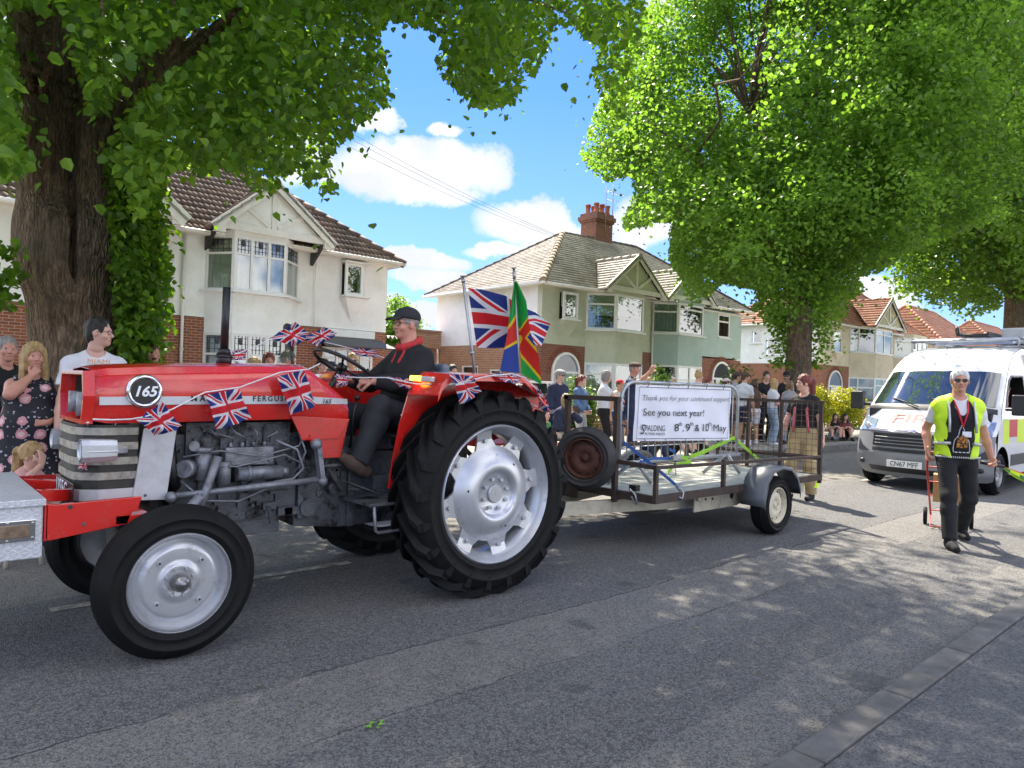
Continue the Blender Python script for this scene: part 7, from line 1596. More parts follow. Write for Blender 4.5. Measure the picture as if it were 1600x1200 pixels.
    hs.cone((-.02, 0, -.03), (-.02, 0, -.13), .055, .056, .03)
    nh, mh = hs.mesh({0: .0085, 1: .0065, 2: .005}[near]); HV = nh
    col_ = np.zeros(len(mh), int); cen = HV[mh].mean(1)
    eye = (np.abs(np.abs(cen[:, 1])-.032) < .011) & (np.abs(cen[:, 2]-.005) < .0062) & (cen[:, 0] > .066); col_[eye] = 1; col_[eye & (np.abs(np.abs(cen[:, 1])-.033) < .0062)] = 2
    lip = (np.abs(cen[:, 1]) < .024) & (np.abs(cen[:, 2]+.062) < .0085) & (cen[:, 0] > .082); col_[lip] = 3
    Rn = Matrix.Rotation(hr_, 3, 'Z') @ Matrix.Rotation(hp, 3, 'Y'); RM = np.array(Rn)
    def tohead(V_): return (V_*q)@RM.T+Hc
    parts.append((tohead(HV), mh, col_))
    # hands
    for (e_, w_, key, sg) in ((el_l, hl, 'l', 1), (el_r, hr, 'r', -1)):
        d = w_-e_; d = A3(*g('hdir_'+key, tuple(d/np.linalg.norm(d)))); pn = A3(*g('palm_'+key, (0, -sg, 0)))
        if abs((d/np.linalg.norm(d))@(pn/np.linalg.norm(pn))) > .95: pn = pn+A3(.5, 0, .3)
        th = A3(*g('thumb_'+key, (1, 0, .3))); hs2 = SDF(); side = 1 if np.cross(d, pn-d*(pn@d)/(d@d))@th > 0 else -1
        hand(hs2, w_, d, pn, side, g('curl_'+key, g('curl', .4)), q*(.95 if fem else 1.05), spread=g('spread_'+key, .06)); V2, F2 = hs2.mesh({0: .0075, 1: .006, 2: .0048}[near]); parts.append((V2, F2, 0))
    off = 0; AV, AF, AM = [], [], []
    for V_, F_, m_ in parts: AV.append(V_); AF.append(F_+off); AM.append(np.full(len(F_), m_) if isinstance(m_, int) else m_); off += len(V_)
    sk = g('skin', S_pale); np_mesh('body', np.concatenate(AV), np.concatenate(AF), [sk, M_eyew, M_iris, M_lip], T_, True, np.concatenate(AM))
    def put(nm, sd_, m, h=None, par=T_):
        h = h or hv*.9; V_, F_ = sd_.mesh(h); return np_mesh(nm, V_, F_, m, par, True)
    fold = lambda X, Y_, Z: .0035*np.sin(X*34+Z*21+Y_*17)*np.sin(Y_*27-Z*16)+.0025*np.sin(Z*31+X*36+Y_*22)
    def putf(nm, sd_, m): V_, F_ = sd_.mesh(hv*.9, fold if near else None); return np_mesh(nm, V_, F_, m, T_, True)
    # lower garment
    lo = g('low', ('trousers', C_black)); e = g('loose', .012)
    if lo:
        sd = SDF(); kind = lo[0]
        if kind in ('trousers', 'shorts', 'jeans_wide'):
            up_ = {'trousers': 2.0, 'jeans_wide': 2.0, 'shorts': .8}[kind]; sd.cone(pel-lean*.03*s, pel+lean*.07*s, (.112*fat+e+.004)*s, (.106*fat+e+.004)*s, .04, flat=(0, 1), sq=(Y, 1.38))
            if fat > 1.15: sd.ell(pel+lean*.02*s+fwv*.03, A3(.14, .17, .12)*s*(fat-.1), .05)
            fl2 = {'trousers': .014, 'jeans_wide': .035, 'shorts': .012}[kind]; leg(sd, hipl, kl, fl, e+.003, up_, flare=fl2); leg(sd, hipr, kr, fr, e+.003, up_, flare=fl2)
            if g('cut_waist'): pass
            putf('shorts' if kind == 'shorts' else 'trousers', sd, lo[1])
        elif kind == 'skirt':
            hem = A3(0, 0, lo[2]*s); c0 = pel+lean*.08*s; c1 = A3((kl[0]+kr[0]+pel[0])/3, (kl[1]+kr[1]+pel[1])/3, lo[2]*s); sd.cone(c0, c1, .12*fat*s, .19*fat*s, .03, flat=(1, 1), sq=(Y, 1.25)); putf('skirt', sd, lo[1])
    tp = g('top', ('tshirt', C_grey))
    if tp:
        sd = SDF(); kind = tp[0]; et = .014 if kind != 'jacket' else .026; torso(sd, et)
        if kind == 'tshirt': arm(sd, shl, el_l, hl, .016, .62, k=.03); arm(sd, shr, el_r, hr, .016, .62, k=.03)
        elif kind in ('long', 'jacket'): e2 = .012 if kind == 'long' else .022; arm(sd, shl, el_l, hl, e2, 1.93, k=.03); arm(sd, shr, el_r, hr, e2, 1.93, k=.03)
        if kind == 'dress': c1 = A3((kl[0]+kr[0])/2*.6, 0, tp[2]*s); sd.cone(pel+lean*.05*s, c1, .13*fat*s, .21*fat*s, .05, flat=(0, 1), sq=(Y, 1.3))
        else: sd.cut(pel+lean*(-.01+g('hem', 0))*s, -lean)
        nkp = nk+lean*.005*s
        sd.ell(nkp+fwv*.035*s+lean*.03*s, A3(.075, .068, .075 if kind in ('tank', 'dress') else .055)*s, 0, sub=True)
        if kind in ('tank', 'dress'):
            for qs, sh in ((1, shl), (-1, shr)): sd.ell(sh+Y*qs*.035*s, A3(.075, .06, .11)*s, 0, sub=True)
        if kind == 'jacket' and len(tp) > 2: sd.cut(pel+lean*(-.06)*s, -lean)
        putf({'tshirt': 'shirt', 'long': 'shirt', 'jacket': 'jacket', 'tank': 'top', 'dress': 'dress'}[kind], sd, tp[1])
    if g('vest'):   # second, looser layer without sleeves, open in front
        vm, gap = g('vest'); sd = SDF(); torso(sd, .034, k=.04)
        for a, b in ((shl, el_l), (shr, el_r)): sd.cone(a, a+(b-a)*.06, .072*s, .07*s, .02, flat=(0, 1))
        sd.cut(pel+lean*(-.06)*s, -lean); c = (pel+nk)/2+fwv*.22*s
        sd.ell(c+lean*.02, A3(.19, gap, .50), 0, sub=True, R=None) if not tw else sd.ell(c, A3(.19, gap, .5), 0, sub=True); sd.ell(nkp+fwv*.05*s+lean*.04*s, A3(.12, .08, .08)*s, 0, sub=True); putf('hi_vis_vest', sd, vm)
    sh = g('shoe', C_black)
    if sh:
        for f, kn in ((fl, kl), (fr, kr)):
            ft = rotz((1, 0, 0), g('toe', 0)); dn = A3(0, 0, 1); pitch = g('foot_pitch', 0); ft2 = ft*math.cos(pitch)-A3(0, 0, math.sin(pitch)); sd = SDF()
            dn = dn if not pitch else A3(-math.sin(pitch), 0, math.cos(pitch)); sd.cone(f-ft2*.05*s-dn*.045*s, f+ft2*.08*s-dn*.046*s, .040*s, .048*s, .02); sd.cone(f+ft2*.07*s-dn*.050*s, f+ft2*.185*s-dn*.055*s, .046*s, .033*s, .02); sd.cone(f-ft2*.012+dn*.02, f-dn*.04, .050*s, .050*s, .02)
            if not pitch: sd.cut((0, 0, .003), (0, 0, -1))
            put('shoe', sd, sh, hv*.75)
    # hair / headgear, built in the head frame
    hm = g('hair', ('short', H_brown)); hh = {0: .009, 1: .0075, 2: .006}[near]
    def puth(nm, sd_, m, disp=None): V_, F_ = sd_.mesh(hh, disp); return np_mesh(nm, tohead(V_), F_, m, T_, True)
    strand = lambda X, Y_, Z: .0035*np.sin(Y_*160+X*40+Z*12)+.003*np.sin(X*120-Z*18)
    if hm and hm[0] != 'bald':
        sd = SDF(); kind, m = hm[0], hm[1]; t_ = hm[2] if len(hm) > 2 else .012
        sd.ell((-.018, 0, .042), A3(.099, .082, .098)+t_, .01)
        if kind in ('short', 'cap'): sd.ell((-.04, 0, -.02), (.075, .078, .08), .02)
        if kind in ('bob',): sd.ell((-.035, 0, -.03), (.095, .095, .115), .03)
        if kind == 'long': sd.cone((-.045, .035, .0), (-.06, .065, -.23), .075, .05, .03); sd.cone((-.045, -.035, .0), (-.06, -.065, -.23), .075, .05, .03); sd.cone((-.0, .075, -.02), (.015, .095, -.22), .035, .034, .03); sd.cone((-.0, -.075, -.02), (.015, -.095, -.22), .035, .034, .03)
        if kind == 'pony': sd.cone((-.10, 0, .07), (-.155, 0, .04), .035, .045, .03); sd.cone((-.155, 0, .04), (-.165, 0, -.12), .045, .035, .02); sd.cone((-.165, 0, -.12), (-.14, .02, -.24), .035, .012, .02)
        if kind == 'bun': sd.ell((-.06, 0, .145), (.05, .055, .045), .02)
        fx = .115 if kind != 'thin' else .10
        sd.ell((.098, 0, -.045), (.088, .074 if kind in ('long', 'bob') else .092, .108), 0, sub=True)
        if kind in ('short', 'cap', 'pony', 'bun', 'thin'): sd.ell((-.0, .09, -.055), (.06, .03, .055), 0, sub=True); sd.ell((-.0, -.09, -.055), (.06, .03, .055), 0, sub=True); sd.cut((0, 0, -.095), (0, 0, -1)) if kind not in ('pony',) else None
        puth('hair', sd, m, strand)
    ht = g('hat')
    if ht:
        kind, m = ht; sd = SDF(); sd.ell((-.012, 0, .065), (.116, .097, .088), .0); sd.cut((0, 0, .048), (.12, 0, -1))
        if kind == 'cap':
            for i in range(9): a = -.62+1.24*i/8; sd.cone((.07*math.cos(a), .07*math.sin(a)*1.1, .058), (.175*math.cos(a*.72), .085*math.sin(a)*1.15, .045-.02*abs(math.sin(a))), .008, .006, .006)
        if kind == 'flatcap':
            sd.ell((.03, 0, .085), (.115, .1, .045), .02)
            for i in range(7): a = -.6+1.2*i/6; sd.cone((.08*math.cos(a), .08*math.sin(a), .066), (.15*math.cos(a*.8), .085*math.sin(a), .055), .008, .007, .006)
        if kind == 'bucket':
            for i in range(22): a = 2*PI*i/22; sd.cone((-.012+.1*math.cos(a), .085*math.sin(a), .058), (-.012+.16*math.cos(a), .14*math.sin(a), .026), .006, .005, .006)
        puth('hat', sd, m)
    if g('glasses'):
        mb = MB(); dark = g('glasses') == 'dark'; R3 = lambda p: tuple(tohead(A3(*p)[None])[0])
        for a in (1, -1):
            mb.tube([R3((.097+.003*math.cos(t), a*.033+.025*math.cos(t), .006+.018*math.sin(t))) for t in np.linspace(0, 2*PI, 15)[:-1]], .0022, 5, closed=True)
            mb.tube([R3((.094, a*.058, .01)), R3((.03, a*.084, .012)), R3((-.01, a*.086, .0))], .0025, 5)
            if dark: mb.add([R3((.099, a*.033+.024*math.cos(t), .006+.017*math.sin(t))) for t in np.linspace(0, 2*PI, 15)[:-1]], [tuple(range(14))])
        mb.tube([R3((.1, .01, .01)), R3((.103, 0, .012)), R3((.1, -.01, .01))], .002, 5); mb.build('sunglasses' if dark else 'spectacles', M_iris if dark else mat('thin_frame', (.06, .05, .045), .3), T_)
    if g('beard'): sd = SDF(); sd.ell((.03, 0, -.055), (.066, .058, .052), .01); sd.ell((.09, 0, -.055), (.03, .02, .012), 0, sub=True); sd.cut((0, 0, -.03), (-.25, 0, 1)); puth('beard', sd, g('beard'))
    if g('bag'): # shoulder bag
        mb = MB(); p = pel+A3(-.02, -.2*s, .02); mb.box(p[0]-.12, p[1]-.06, p[2]-.12, p[0]+.12, p[1]+.04, p[2]+.1); mb.build('bag', g('bag'), T_, bevel=.02)
    T_['_j'] = 0; del T_['_j']
    return T_, dict(shl=shl, shr=shr, ell=el_l, elr=el_r, hl=hl, hr=hr, nk=nk, pel=pel, Hc=Hc, lean=lean, s=s, tohead=tohead, hipl=hipl, kl=kl, kr=kr, fl=fl, fr=fr)
# ================================================================== the people in the picture
def tubeobj(nm, pts, r, m, par, n=6, closed=False): set_org((0, 0, 0)); mb = MB(); mb.tube([tuple(p) for p in pts], r, n, closed=closed); return mb.build(nm, m, par)
# driver, seated, facing left
D_, J = person('person', 'tractor driver in black cap and black jacket with red collar', (3.02, 4.57, 0), 180, dict(H=1.76, near=2, fat=1.22, pel=(-.02, 0, 1.18), lean=(.02, 0, 1), skin=S_ruddy,
    hand_l=(.40, .15, 1.46), hand_r=(.42, -.15, 1.46), hdir_l=(.8, -.45, -.05), hdir_r=(.8, .3, .1), palm_l=(-.1, -.4, -1), palm_r=(0, .3, -1), curl=1.0, pole_l=(-.2, 1, -1), pole_r=(-.2, -1, -1), foot_l=(.57, .27, .90), foot_r=(.5, -.25, .80), kpole_l=(.7, .25, 1), kpole_r=(.7, -.2, 1), foot_pitch=-.55,
    top=('jacket', C_black), low=('trousers', C_char), hair=('thin', H_grey, .002), hat=('cap', C_char), glasses='clear', shoe=C_brownc, hem=-.02, loose=.02))
nk, hd_ = J['nk'], J['Hc']
col_ = SDF(); 
for i in range(14): a = 2*PI*i/14; b = 2*PI*(i+1)/14; R = .078; col_.cone(nk+A3(.018+R*math.cos(a), R*math.sin(a)*1.05, .045-.035*math.cos(a)), nk+A3(.018+R*math.cos(b), R*math.sin(b)*1.05, .045-.035*math.cos(b)), .026, .026, .01)
col_.cone(nk+A3(.08, .05, -.02), nk+A3(.135, .045, -.10), .02, .012, .01); col_.cone(nk+A3(.08, -.05, -.02), nk+A3(.135, -.045, -.10), .02, .012, .01)
V_, F_ = col_.mesh(.008); np_mesh('collar', V_, F_, C_redc, D_, True)
k = J['kl']; tubeobj('trouser_piping', [k+A3(-.30, .105, .03), k+A3(-.2, .10, .0), k+A3(-.12, .085, -.05)], .004, C_white, D_)
# steward walking at right
SL = (8.2, 2.33, 0)
P1, J = person('person', 'white haired man in hi-vis vest and black waistcoat walking past the van, red lanyard', SL, 214, dict(H=1.77, near=2, fat=.96, vest=(C_hiv, .155), skin=S_ruddy, hair=('short', H_white, .007), glasses='dark', foot_r=(.30, -.13, .088), foot_l=(-.27, .15, .11),
    hand_l=(-.10, .35, .88), hand_r=(-.06, -.24, .92), hdir_l=(.3, .12, -.8), palm_l=(.3, -1, .2), hdir_r=(-.2, 0, -1), palm_r=(0, 1, 0), curl=1.15, top=('tshirt', C_white), low=('trousers', C_black), hem=.01, loose=.012, pel=(0, 0, .925), head=-.2, pole_l=(-1, .2, 0), pole_r=(-1, -.2, 0)))
pel, nk, lean, s = J['pel'], J['nk'], J['lean'], J['s']; ch = pel+lean*.30*s
wc = SDF(); Yv = A3(0, 1, 0); wc.cone(pel-lean*.06, pel+lean*.13*s, .137, .132, .05, flat=(1, 0), sq=(Yv, 1.38)); wc.cone(pel+lean*.12, ch+lean*.06, .132, .14, .05, sq=(Yv, 1.36)); wc.cone(ch+lean*.05, nk-lean*.07, .137, .11, .05, sq=(Yv, 1.5))
wc.cone(J['shl']-A3(0, .05, -.005), J['shr']+A3(0, .05, .005), .074, .074, .05); wc.ell(nk+A3(.09, 0, -.03), (.09, .06, .16), 0, sub=True); wc.ell(nk+A3(0, 0, .04), (.09, .085, .07), 0, sub=True)
wc.cut(J['shl']+A3(0, .02, 0), (0, 1, .1)); wc.cut(J['shr']-A3(0, .02, 0), (0, -1, .1))
V_, F_ = wc.mesh(.011); np_mesh('waistcoat', V_, F_, C_black, P1, True)
vst = [o for o in kids(P1) if o.name.startswith('hi_vis')][0]
M_refl = mat('reflective_tape', (.5, .52, .5), .3, .4, .1)
for sg in (1, -1):
    mb = MB(); set_org((0, 0, 0)); zc_ = J['shl'][2]; mb.tube([(.02, .115*sg, zc_+.095), (.09, .115*sg, zc_+.05), (.125, .115*sg, zc_-.03), (.158, .118*sg, zc_-.14), (.166, .12*sg, zc_-.25)], .012, 6); mb.build('reflective_strip', M_refl, vst)
    mb = MB(); mb.tube([(.152, .10*sg, zc_-.36), (.12, .165*sg, zc_-.365), (.05, .195*sg, zc_-.37), (-.05, .195*sg, zc_-.37)], .016, 6); mb.build('reflective_strip', M_refl, vst)
M_lan = mat('red_lanyard', (.55, .02, .04), .6, var=.05)
front = lambda y, z: A3(.15-.02*abs(y)*6, y, z)
zc = ch[2]
mb = MB(); set_org((0, 0, 0))
for sg in (1, -1): mb.tube([tuple(nk+A3(-.02, .07*sg, .01)), tuple(nk+A3(.075, .062*sg, -.01)), tuple(A3(.155, .045*sg, zc+.12)), tuple(A3(.168, .0, zc-.04))], .009, 6)
mb.build('lanyard', M_lan, P1)
mb = MB(); mb.box(.162, -.005, zc-.14, .170, .075, zc-.085, 0); mb.build('badge', mat('badge_card', (.7, .72, .8), .4, var=.3, vs=60), P1, bevel=.002)
mb = MB(); e_ = []
for i in range(21): t = i/20; a = -PI*.72+t*PI*1.44; e_.append((.158-.0*abs(a), .085*math.sin(a)*(1.0 if abs(a) < 1.6 else .7), zc-.23-.0+.0-.09*math.cos(a)))
pouch = [(.0, .14), (.02, .09), (.03, .03), (.065, -.02), (.075, -.10), (.07, -.135), (-.07, -.135), (-.075, -.10), (-.065, -.02), (-.03, .03), (-.02, .09)]
pp = [(.162+.006*(1-abs(y)/.08), y-.01, zc-.16+z) for y, z in pouch]; 
for a, b in zip(pp, pp[1:]+pp[:1]):
    for q in range(4): c0 = Vector(a).lerp(Vector(b), q/4); c1 = Vector(a).lerp(Vector(b), q/4+.17); mb.cyl(c0, c1, .0045, None, 5)
for i in range(34): a = -1.35+2.7*i/33; mb.cyl((.012+.15*math.cos(a), .205*math.sin(a), pel[2]-.052), (.012+.15*math.cos(a), .205*math.sin(a)+.003, pel[2]-.035), .004, None, 4)
mb.build('white_stitching', C_white, P1)
mb = MB(); mb.add([(.168, -.055, zc-.25), (.168, .04, zc-.25), (.168, .045, zc-.15), (.169, .0, zc-.12), (.168, -.05, zc-.15)], [(0, 1, 2, 3, 4)]); mb.build('gold_emblem', mat('gold_emblem', (.45, .17, .02), .6, var=.6, vs=60, dirt=(.02, .015, .01), ds=50, dth=(.45, .55)), P1, solid=.004)
# what he carries
Lw = Matrix.Rotation(rad(214), 3, 'Z'); wl = Vector(SL)+Lw @ Vector(J['hl']); wr = Vector(SL)+Lw @ Vector(J['hr'])
FB = thing('flag_bundle', 'bundle of green, yellow and orange streamers held low in the steward\'s hand', 'streamers', wl); set_org(wl); mb = MB(); g0 = wl+Vector((0, 0, -.07))
dirv = Vector((.55, -.70, -.15)).normalized(); mb.cyl(g0-dirv*.10, g0+dirv*.12, .018, None, 10); mb.build('handle', M_black, FB)
for i, (m_, dz, dl) in enumerate([(C_green, -.10, 1.0), (C_hiv, -.02, .8), (cl('orange', (.75, .16, .03)), .02, .9), (cl('lime', (.3, .6, .03)), -.05, .6), (cl('teal', (.03, .35, .2)), -.14, 1.0)]):
    mb = MB(); a = g0+dirv*.1; b = a+dirv*dl*.75+Vector((0, 0, dz)); nn_ = Vector((0, 0, 1))
    mb.grid(lambda u, v: tuple(a.lerp(b, u)+nn_*(v-.5)*(.02+.07*u)+Vector((.7, .6, 0))*(.012*math.sin(u*14+i)+.01*i)+Vector((0, 0, -.10*math.sin(u*PI)*.6))), 16, 2); mb.build('streamer', m_, FB)
HT = thing('hand_truck', 'red tubular hand truck trailed behind the steward', 'trolley', (9.0, 2.75, 0)); set_org(HT.location); M_tr = mat('trolley_red', (.5, .05, .03), .45, var=.15)
tp = wr+Vector((.03, .02, -.06)); b1 = Vector((9.14, 2.84, .13)); b2 = Vector((9.24, 2.50, .13)); sd_ = (b2-b1).normalized(); t1 = tp+Vector((.12, .03, -.02))-sd_*.0; t2 = tp+Vector((.12, .03, -.02))+sd_*.30
mb = MB(); mb.tube([b1, t1-Vector((.06, .02, .12)), t1, t1.lerp(t2, .2)+Vector((-.08, 0, .06)), t1.lerp(t2, .8)+Vector((-.08, 0, .06)), t2, t2-Vector((-.0, .02, .12)), b2], .011, 8)
for f in (.08, .35, .6, .85): mb.cyl(b1.lerp(t1, f), b2.lerp(t2, f), .007, None, 6)
mb.cyl(b1.lerp(b2, .5), t1.lerp(t2, .5), .007, None, 6)
fx = Vector((-.25, -.07, -.10)); mb.tube([b1, b1+fx, b2+fx, b2], .009, 6); mb.build('frame', M_tr, HT)
for q in (b1-sd_*.05, b2+sd_*.05): mb = MB(); mb.cyl(q-sd_*.02+Vector((.05, .02, -.03)), q+sd_*.02+Vector((.05, .02, -.03)), .10, None, 20); mb.build('wheel', M_rubber, HT, bevel=.01)
set_org((0, 0, 0)); cb = (b1+b2)/2+((t1+t2)/2-(b1+b2)/2)*.34+Vector((-.05, -.02, .12)); BX = thing('cardboard_box', 'brown cardboard box riding on the red hand truck', 'box', cb, math.atan2(sd_.y, sd_.x)); M_card = mat('cardboard', (.42, .24, .11), .85, var=.12, vs=5)
mb = MB(); mb.box(-.14, -.11, -.16, .14, .11, .14); o = mb.build('carton', M_card, BX, bevel=.004); mb = MB(); mb.box(-.143, -.02, .141, .143, .02, .143); mb.build('tape', mat('parcel_tape', (.55, .4, .22), .3, var=.05), BX)
# fire service woman behind the trailer
P2, J = person('person', 'woman with long red ponytail, black T-shirt and khaki fire trousers behind the trailer', (9.72, 4.66, 0), 188, dict(H=1.70, near=1, fem=True, fat=1.0, hair=('pony', H_red, .014), top=('tshirt', C_black), low=('trousers', C_khaki), loose=.026, head=-.75, hand_l=(.05, .30, .80), hand_r=(.08, -.32, .82), foot_l=(-.02, .12, .085), foot_r=(.12, -.14, .085), hem=.08))
for sg in (1, -1):
    tubeobj('brace_strap', [J['nk']+A3(-.03, .085*sg, -.035), J['nk']+A3(.07, .085*sg, -.05), A3(.16, .08*sg, J['pel'][2]+.33), A3(.155, .10*sg, J['pel'][2]+.1), A3(.12, .11*sg, J['pel'][2]+.02)], .017, cl('braces', (.5, .12, .14)), P2, 8)
for f_ in (J['fl'], J['fr']): mb = MB(); set_org((0, 0, 0)); mb.cyl(tuple(f_+A3(0, 0, .10)), tuple(f_+A3(-.0, 0, .17)), .098, .096, 20, cap=False); mb.build('yellow_band', C_hiv, P2)
# ---- spectators at the left
def cam_yaw(x, y, add=0): return math.degrees(math.atan2(-y, -x))+add
def spec(label, px, ytop, Y, z0, yawadd, **o):
    p = W(px, ytop, Y); H = (p.z-z0)-(.02 if o.get('hat') else .012); H = o.pop('H', H)
    return person('person', label, (p.x, Y, z0), cam_yaw(p.x, Y, yawadd), dict(H=H, **o))
PF, J = spec('blonde woman in black floral dress holding a hand to her mouth', 52, 543, 7.3, 0, 12, near=1, fem=True, fat=1.42, hair=('long', H_blonde, .018), top=('dress', C_floral, .42), low=None, skin=S_ruddy,
    hand_r=(.165, -.045, 1.50), hdir_r=(.0, .55, .75), palm_r=(-1, .1, 0), pole_r=(.1, -1, -.9), hand_l=(.25, .06, 1.09), hdir_l=(.1, -1, .02), palm_l=(-1, 0, 0), pole_l=(-.3, 1, -.4), thumb_l=(0, 0, 1), thumb_r=(0, -.3, 1), curl=.55, group=None)
spec('tall man in glasses and white T-shirt with orange lettering', 150, 504, 7.1, 0, 15, near=1, fat=1.0, skin=S_pale, hair=('short', H_dark, .004), top=('tshirt', C_white), low=('shorts', C_black), head=.95, glasses='clear')
MT = bpy.context.scene.objects[-1] if False else None
for o_ in [q for q in bpy.data.objects if q.get('label', '').startswith('tall man in glasses')]:
    text_mesh('lettering', 'MIAMI', .06, mat('orange_print', (.75, .28, .05), .7, var=0), (.158, -.10, 1.545), (0, 1, 0), (-.25, 0, 1), o_, .001, space=1.15); text_mesh('lettering', 'MIAMI', .055, MATS['orange_print'], (.168, -.085, 1.455), (0, 1, 0), (-.25, 0, 1), o_, .001, space=1.15) if False else None
spec('person at the left edge in black jacket over grey top', 8, 532, 7.9, 0, 25, near=1, fat=1.15, hair=('thin', H_grey, .005), skin=S_ruddy, top=('jacket', C_black), low=('trousers', C_black), head=-.2)
G_, J = person('person', 'little girl with blonde ponytail sitting low by the tractor nose, hand at her mouth', (W(40, 697, 6.45).x, 6.45, .17), 300, dict(H=1.12, near=1, fem=True, hair=('pony', H_blonde, .012), pel=(0, 0, .30), lean=(.12, 0, 1), foot_l=(.52, .1, .13), foot_r=(.50, -.12, .13), kpole_l=(.4, .1, 1), kpole_r=(.4, -.1, 1),
    hand_l=(.34, .1, .62), hand_r=(.30, -.03, .93), hdir_r=(-.1, .2, 1), palm_r=(-1, 0, 0), pole_r=(.2, -1, -.8), top=('tank', C_pink), low=('shorts', C_pink), head=.25))
ST = thing('stool', 'low pale plastic stool under the little girl', 'stool', (W(40, 697, 6.45).x, 6.45, 0)); mb = MB(); set_org((0, 0, 0)); mb.cyl((0, 0, .22), (0, 0, .25), .15, .14, 16); mb.build('seat', C_cream, ST)
for a, b in ((-.09, -.09), (-.09, .09), (.09, -.09), (.09, .09)): mb = MB(); mb.cyl((a*1.25, b*1.25, 0), (a, b, .22), .018, None, 6); mb.build('leg', C_cream, ST)
spec('shaven headed bearded man behind the bonnet beside the tree shoots', 236, 543, 10.0, .11, 20, near=1, hair=('thin', H_brown, .003), beard=H_brown, top=('tshirt', C_white), low=('shorts', C_navy), skin=S_ruddy, head=.5)
spec('blonde bobbed head just above the bonnet by the exhaust', 394, 563, 9.7, .11, 100, fem=True, hair=('bob', H_blonde, .02), top=('tshirt', C_green), low=('trousers', C_denim))
spec('auburn haired woman looking over the bonnet', 419, 555, 10.1, .11, 10, near=1, fem=True, hair=('bob', H_red, .016), top=('tshirt', C_maroon), low=('trousers', C_denim), skin=S_ruddy)
spec('man in olive bucket hat behind the tractor', 446, 552, 9.5, .11, 70, near=1, hair=('short', H_grey, .006), hat=('bucket', cl('olive', (.12, .12, .07))), top=('tshirt', C_cream), low=('shorts', C_khaki), skin=S_ruddy)
spec('person in dark bucket hat just left of the steering wheel', 503, 562, 9.6, .11, 20, hair=('short', H_dark, .006), hat=('bucket', C_char), top=('tshirt', C_grey), low=('shorts', C_black))
spec('blonde woman in sunglasses right of the steering wheel', 551, 556, 9.9, .11, 0, near=1, fem=True, hair=('bob', H_blonde, .012), glasses='dark', top=('tank', C_green), low=('trousers', C_khaki))
spec('person with dark hair behind the round orange lamp', 706, 573, 10.3, .11, 30, hair=('short', H_dark, .01), top=('tshirt', C_navy), low=('shorts', C_black))
# ---- spectators at the right
spec('man in flat cap and navy jacket by the sage front door', 873, 580, 9.8, .11, 35, near=1, hair=('short', H_grey, .006), hat=('flatcap', C_grey), glasses='dark', top=('jacket', C_navy), low=('trousers', C_grey), head=.35)
spec('red haired woman in denim jacket and patterned trousers', 907, 589, 9.9, .11, 60, near=1, fem=True, hair=('pony', H_red, .014), top=('jacket', C_denim), low=('trousers', C_stripe), bag=C_brownc, hand_r=(.2, -.1, .98), hand_l=(.22, .08, .98))
spec('grey haired woman in white top and black trousers reaching for the barrier', 945, 582, 9.3, .11, 92, near=1, fem=True, fat=1.1, hair=('bob', H_grey, .012), top=('tshirt', C_white), low=('trousers', C_black), hand_r=(.46, -.12, 1.15), hand_l=(.42, .06, 1.12))
spec('person in red cap half hidden behind the woman in white', 967, 595, 10.0, .11, 40, hair=('short', H_brown, .008), hat=('cap', C_redc), top=('tshirt', C_cream), low=('shorts', C_navy), skin=S_tan)
spec('man in brown flat cap raising his arm above the banner', 988, 569, 8.9, .11, 75, near=1, hair=('short', H_grey, .006), hat=('flatcap', C_brownc), skin=S_ruddy, top=('tshirt', C_navy), low=('trousers', C_navy), fat=1.1, hand_r=(.42, -.32, 1.62), hdir_r=(.6, -.2, .9), pole_r=(0, -.6, -1), hand_l=(.2, .3, 1.2), head=-.3)
spec('small boy in blue top with arms folded, behind the front post', 967, 628, 9.2, .11, 20, near=1, hair=('short', H_brown, .01), top=('long', C_blue), low=('trousers', C_grey), hand_r=(.2, .05, 1.1), hand_l=(.2, -.05, 1.15), skin=S_pale)
p_ = W(878, 620, 9.2)
person('person', 'seated woman in sunglasses and navy jacket resting chin on hand', (p_.x, 9.2, .11), cam_yaw(p_.x, 9.2, 40), dict(H=1.62, near=1, fem=True, fat=1.15, hair=('bob', H_blonde, .01), glasses='dark', pel=(0, 0, .50), lean=(.16, 0, 1), foot_l=(.46, .12, .085), foot_r=(.42, -.12, .085), kpole_l=(1, 0, 1), kpole_r=(1, 0, 1), top=('jacket', C_navy), low=('trousers', C_cream), hand_l=(.30, .0, .98), hdir_l=(0, 0, 1), hand_r=(.42, -.12, .62), pole_l=(.1, 1, -.8)))
CHR = thing('folding_chair', 'dark folding chair under the seated woman in sunglasses', 'chair', (p_.x, 9.2, .11), rad(cam_yaw(p_.x, 9.2, 40))); set_org((0, 0, 0))
mb = MB(); mb.box(-.22, -.24, .36, .22, .24, .39); mb.build('seat', C_navy, CHR); mb = MB(); mb.box(-.26, -.24, .5, -.24, .24, .85); mb.build('backrest', C_navy, CHR)
for a, b in ((-.24, -.24), (-.24, .24), (.22, -.24), (.22, .24)): mb = MB(); mb.cyl((a, b, 0), (a*.9, b, .88 if a < 0 else .38), .012, None, 6); mb.build('leg', M_black, CHR)
p_ = W(850, 640, 9.0)
person('person', 'dark haired child in green top sitting behind the big rear tyre', (p_.x, 9.0, .11), cam_yaw(p_.x, 9.0, 50), dict(H=1.25, near=0, hair=('short', H_dark, .01), pel=(0, 0, .48), foot_l=(.35, .08, .08), foot_r=(.35, -.08, .08), kpole_l=(1, 0, 1), kpole_r=(1, 0, 1), top=('tshirt', C_green), low=('shorts', C_navy), hand_l=(.3, .0, .7), hand_r=(.3, -.05, .7)))
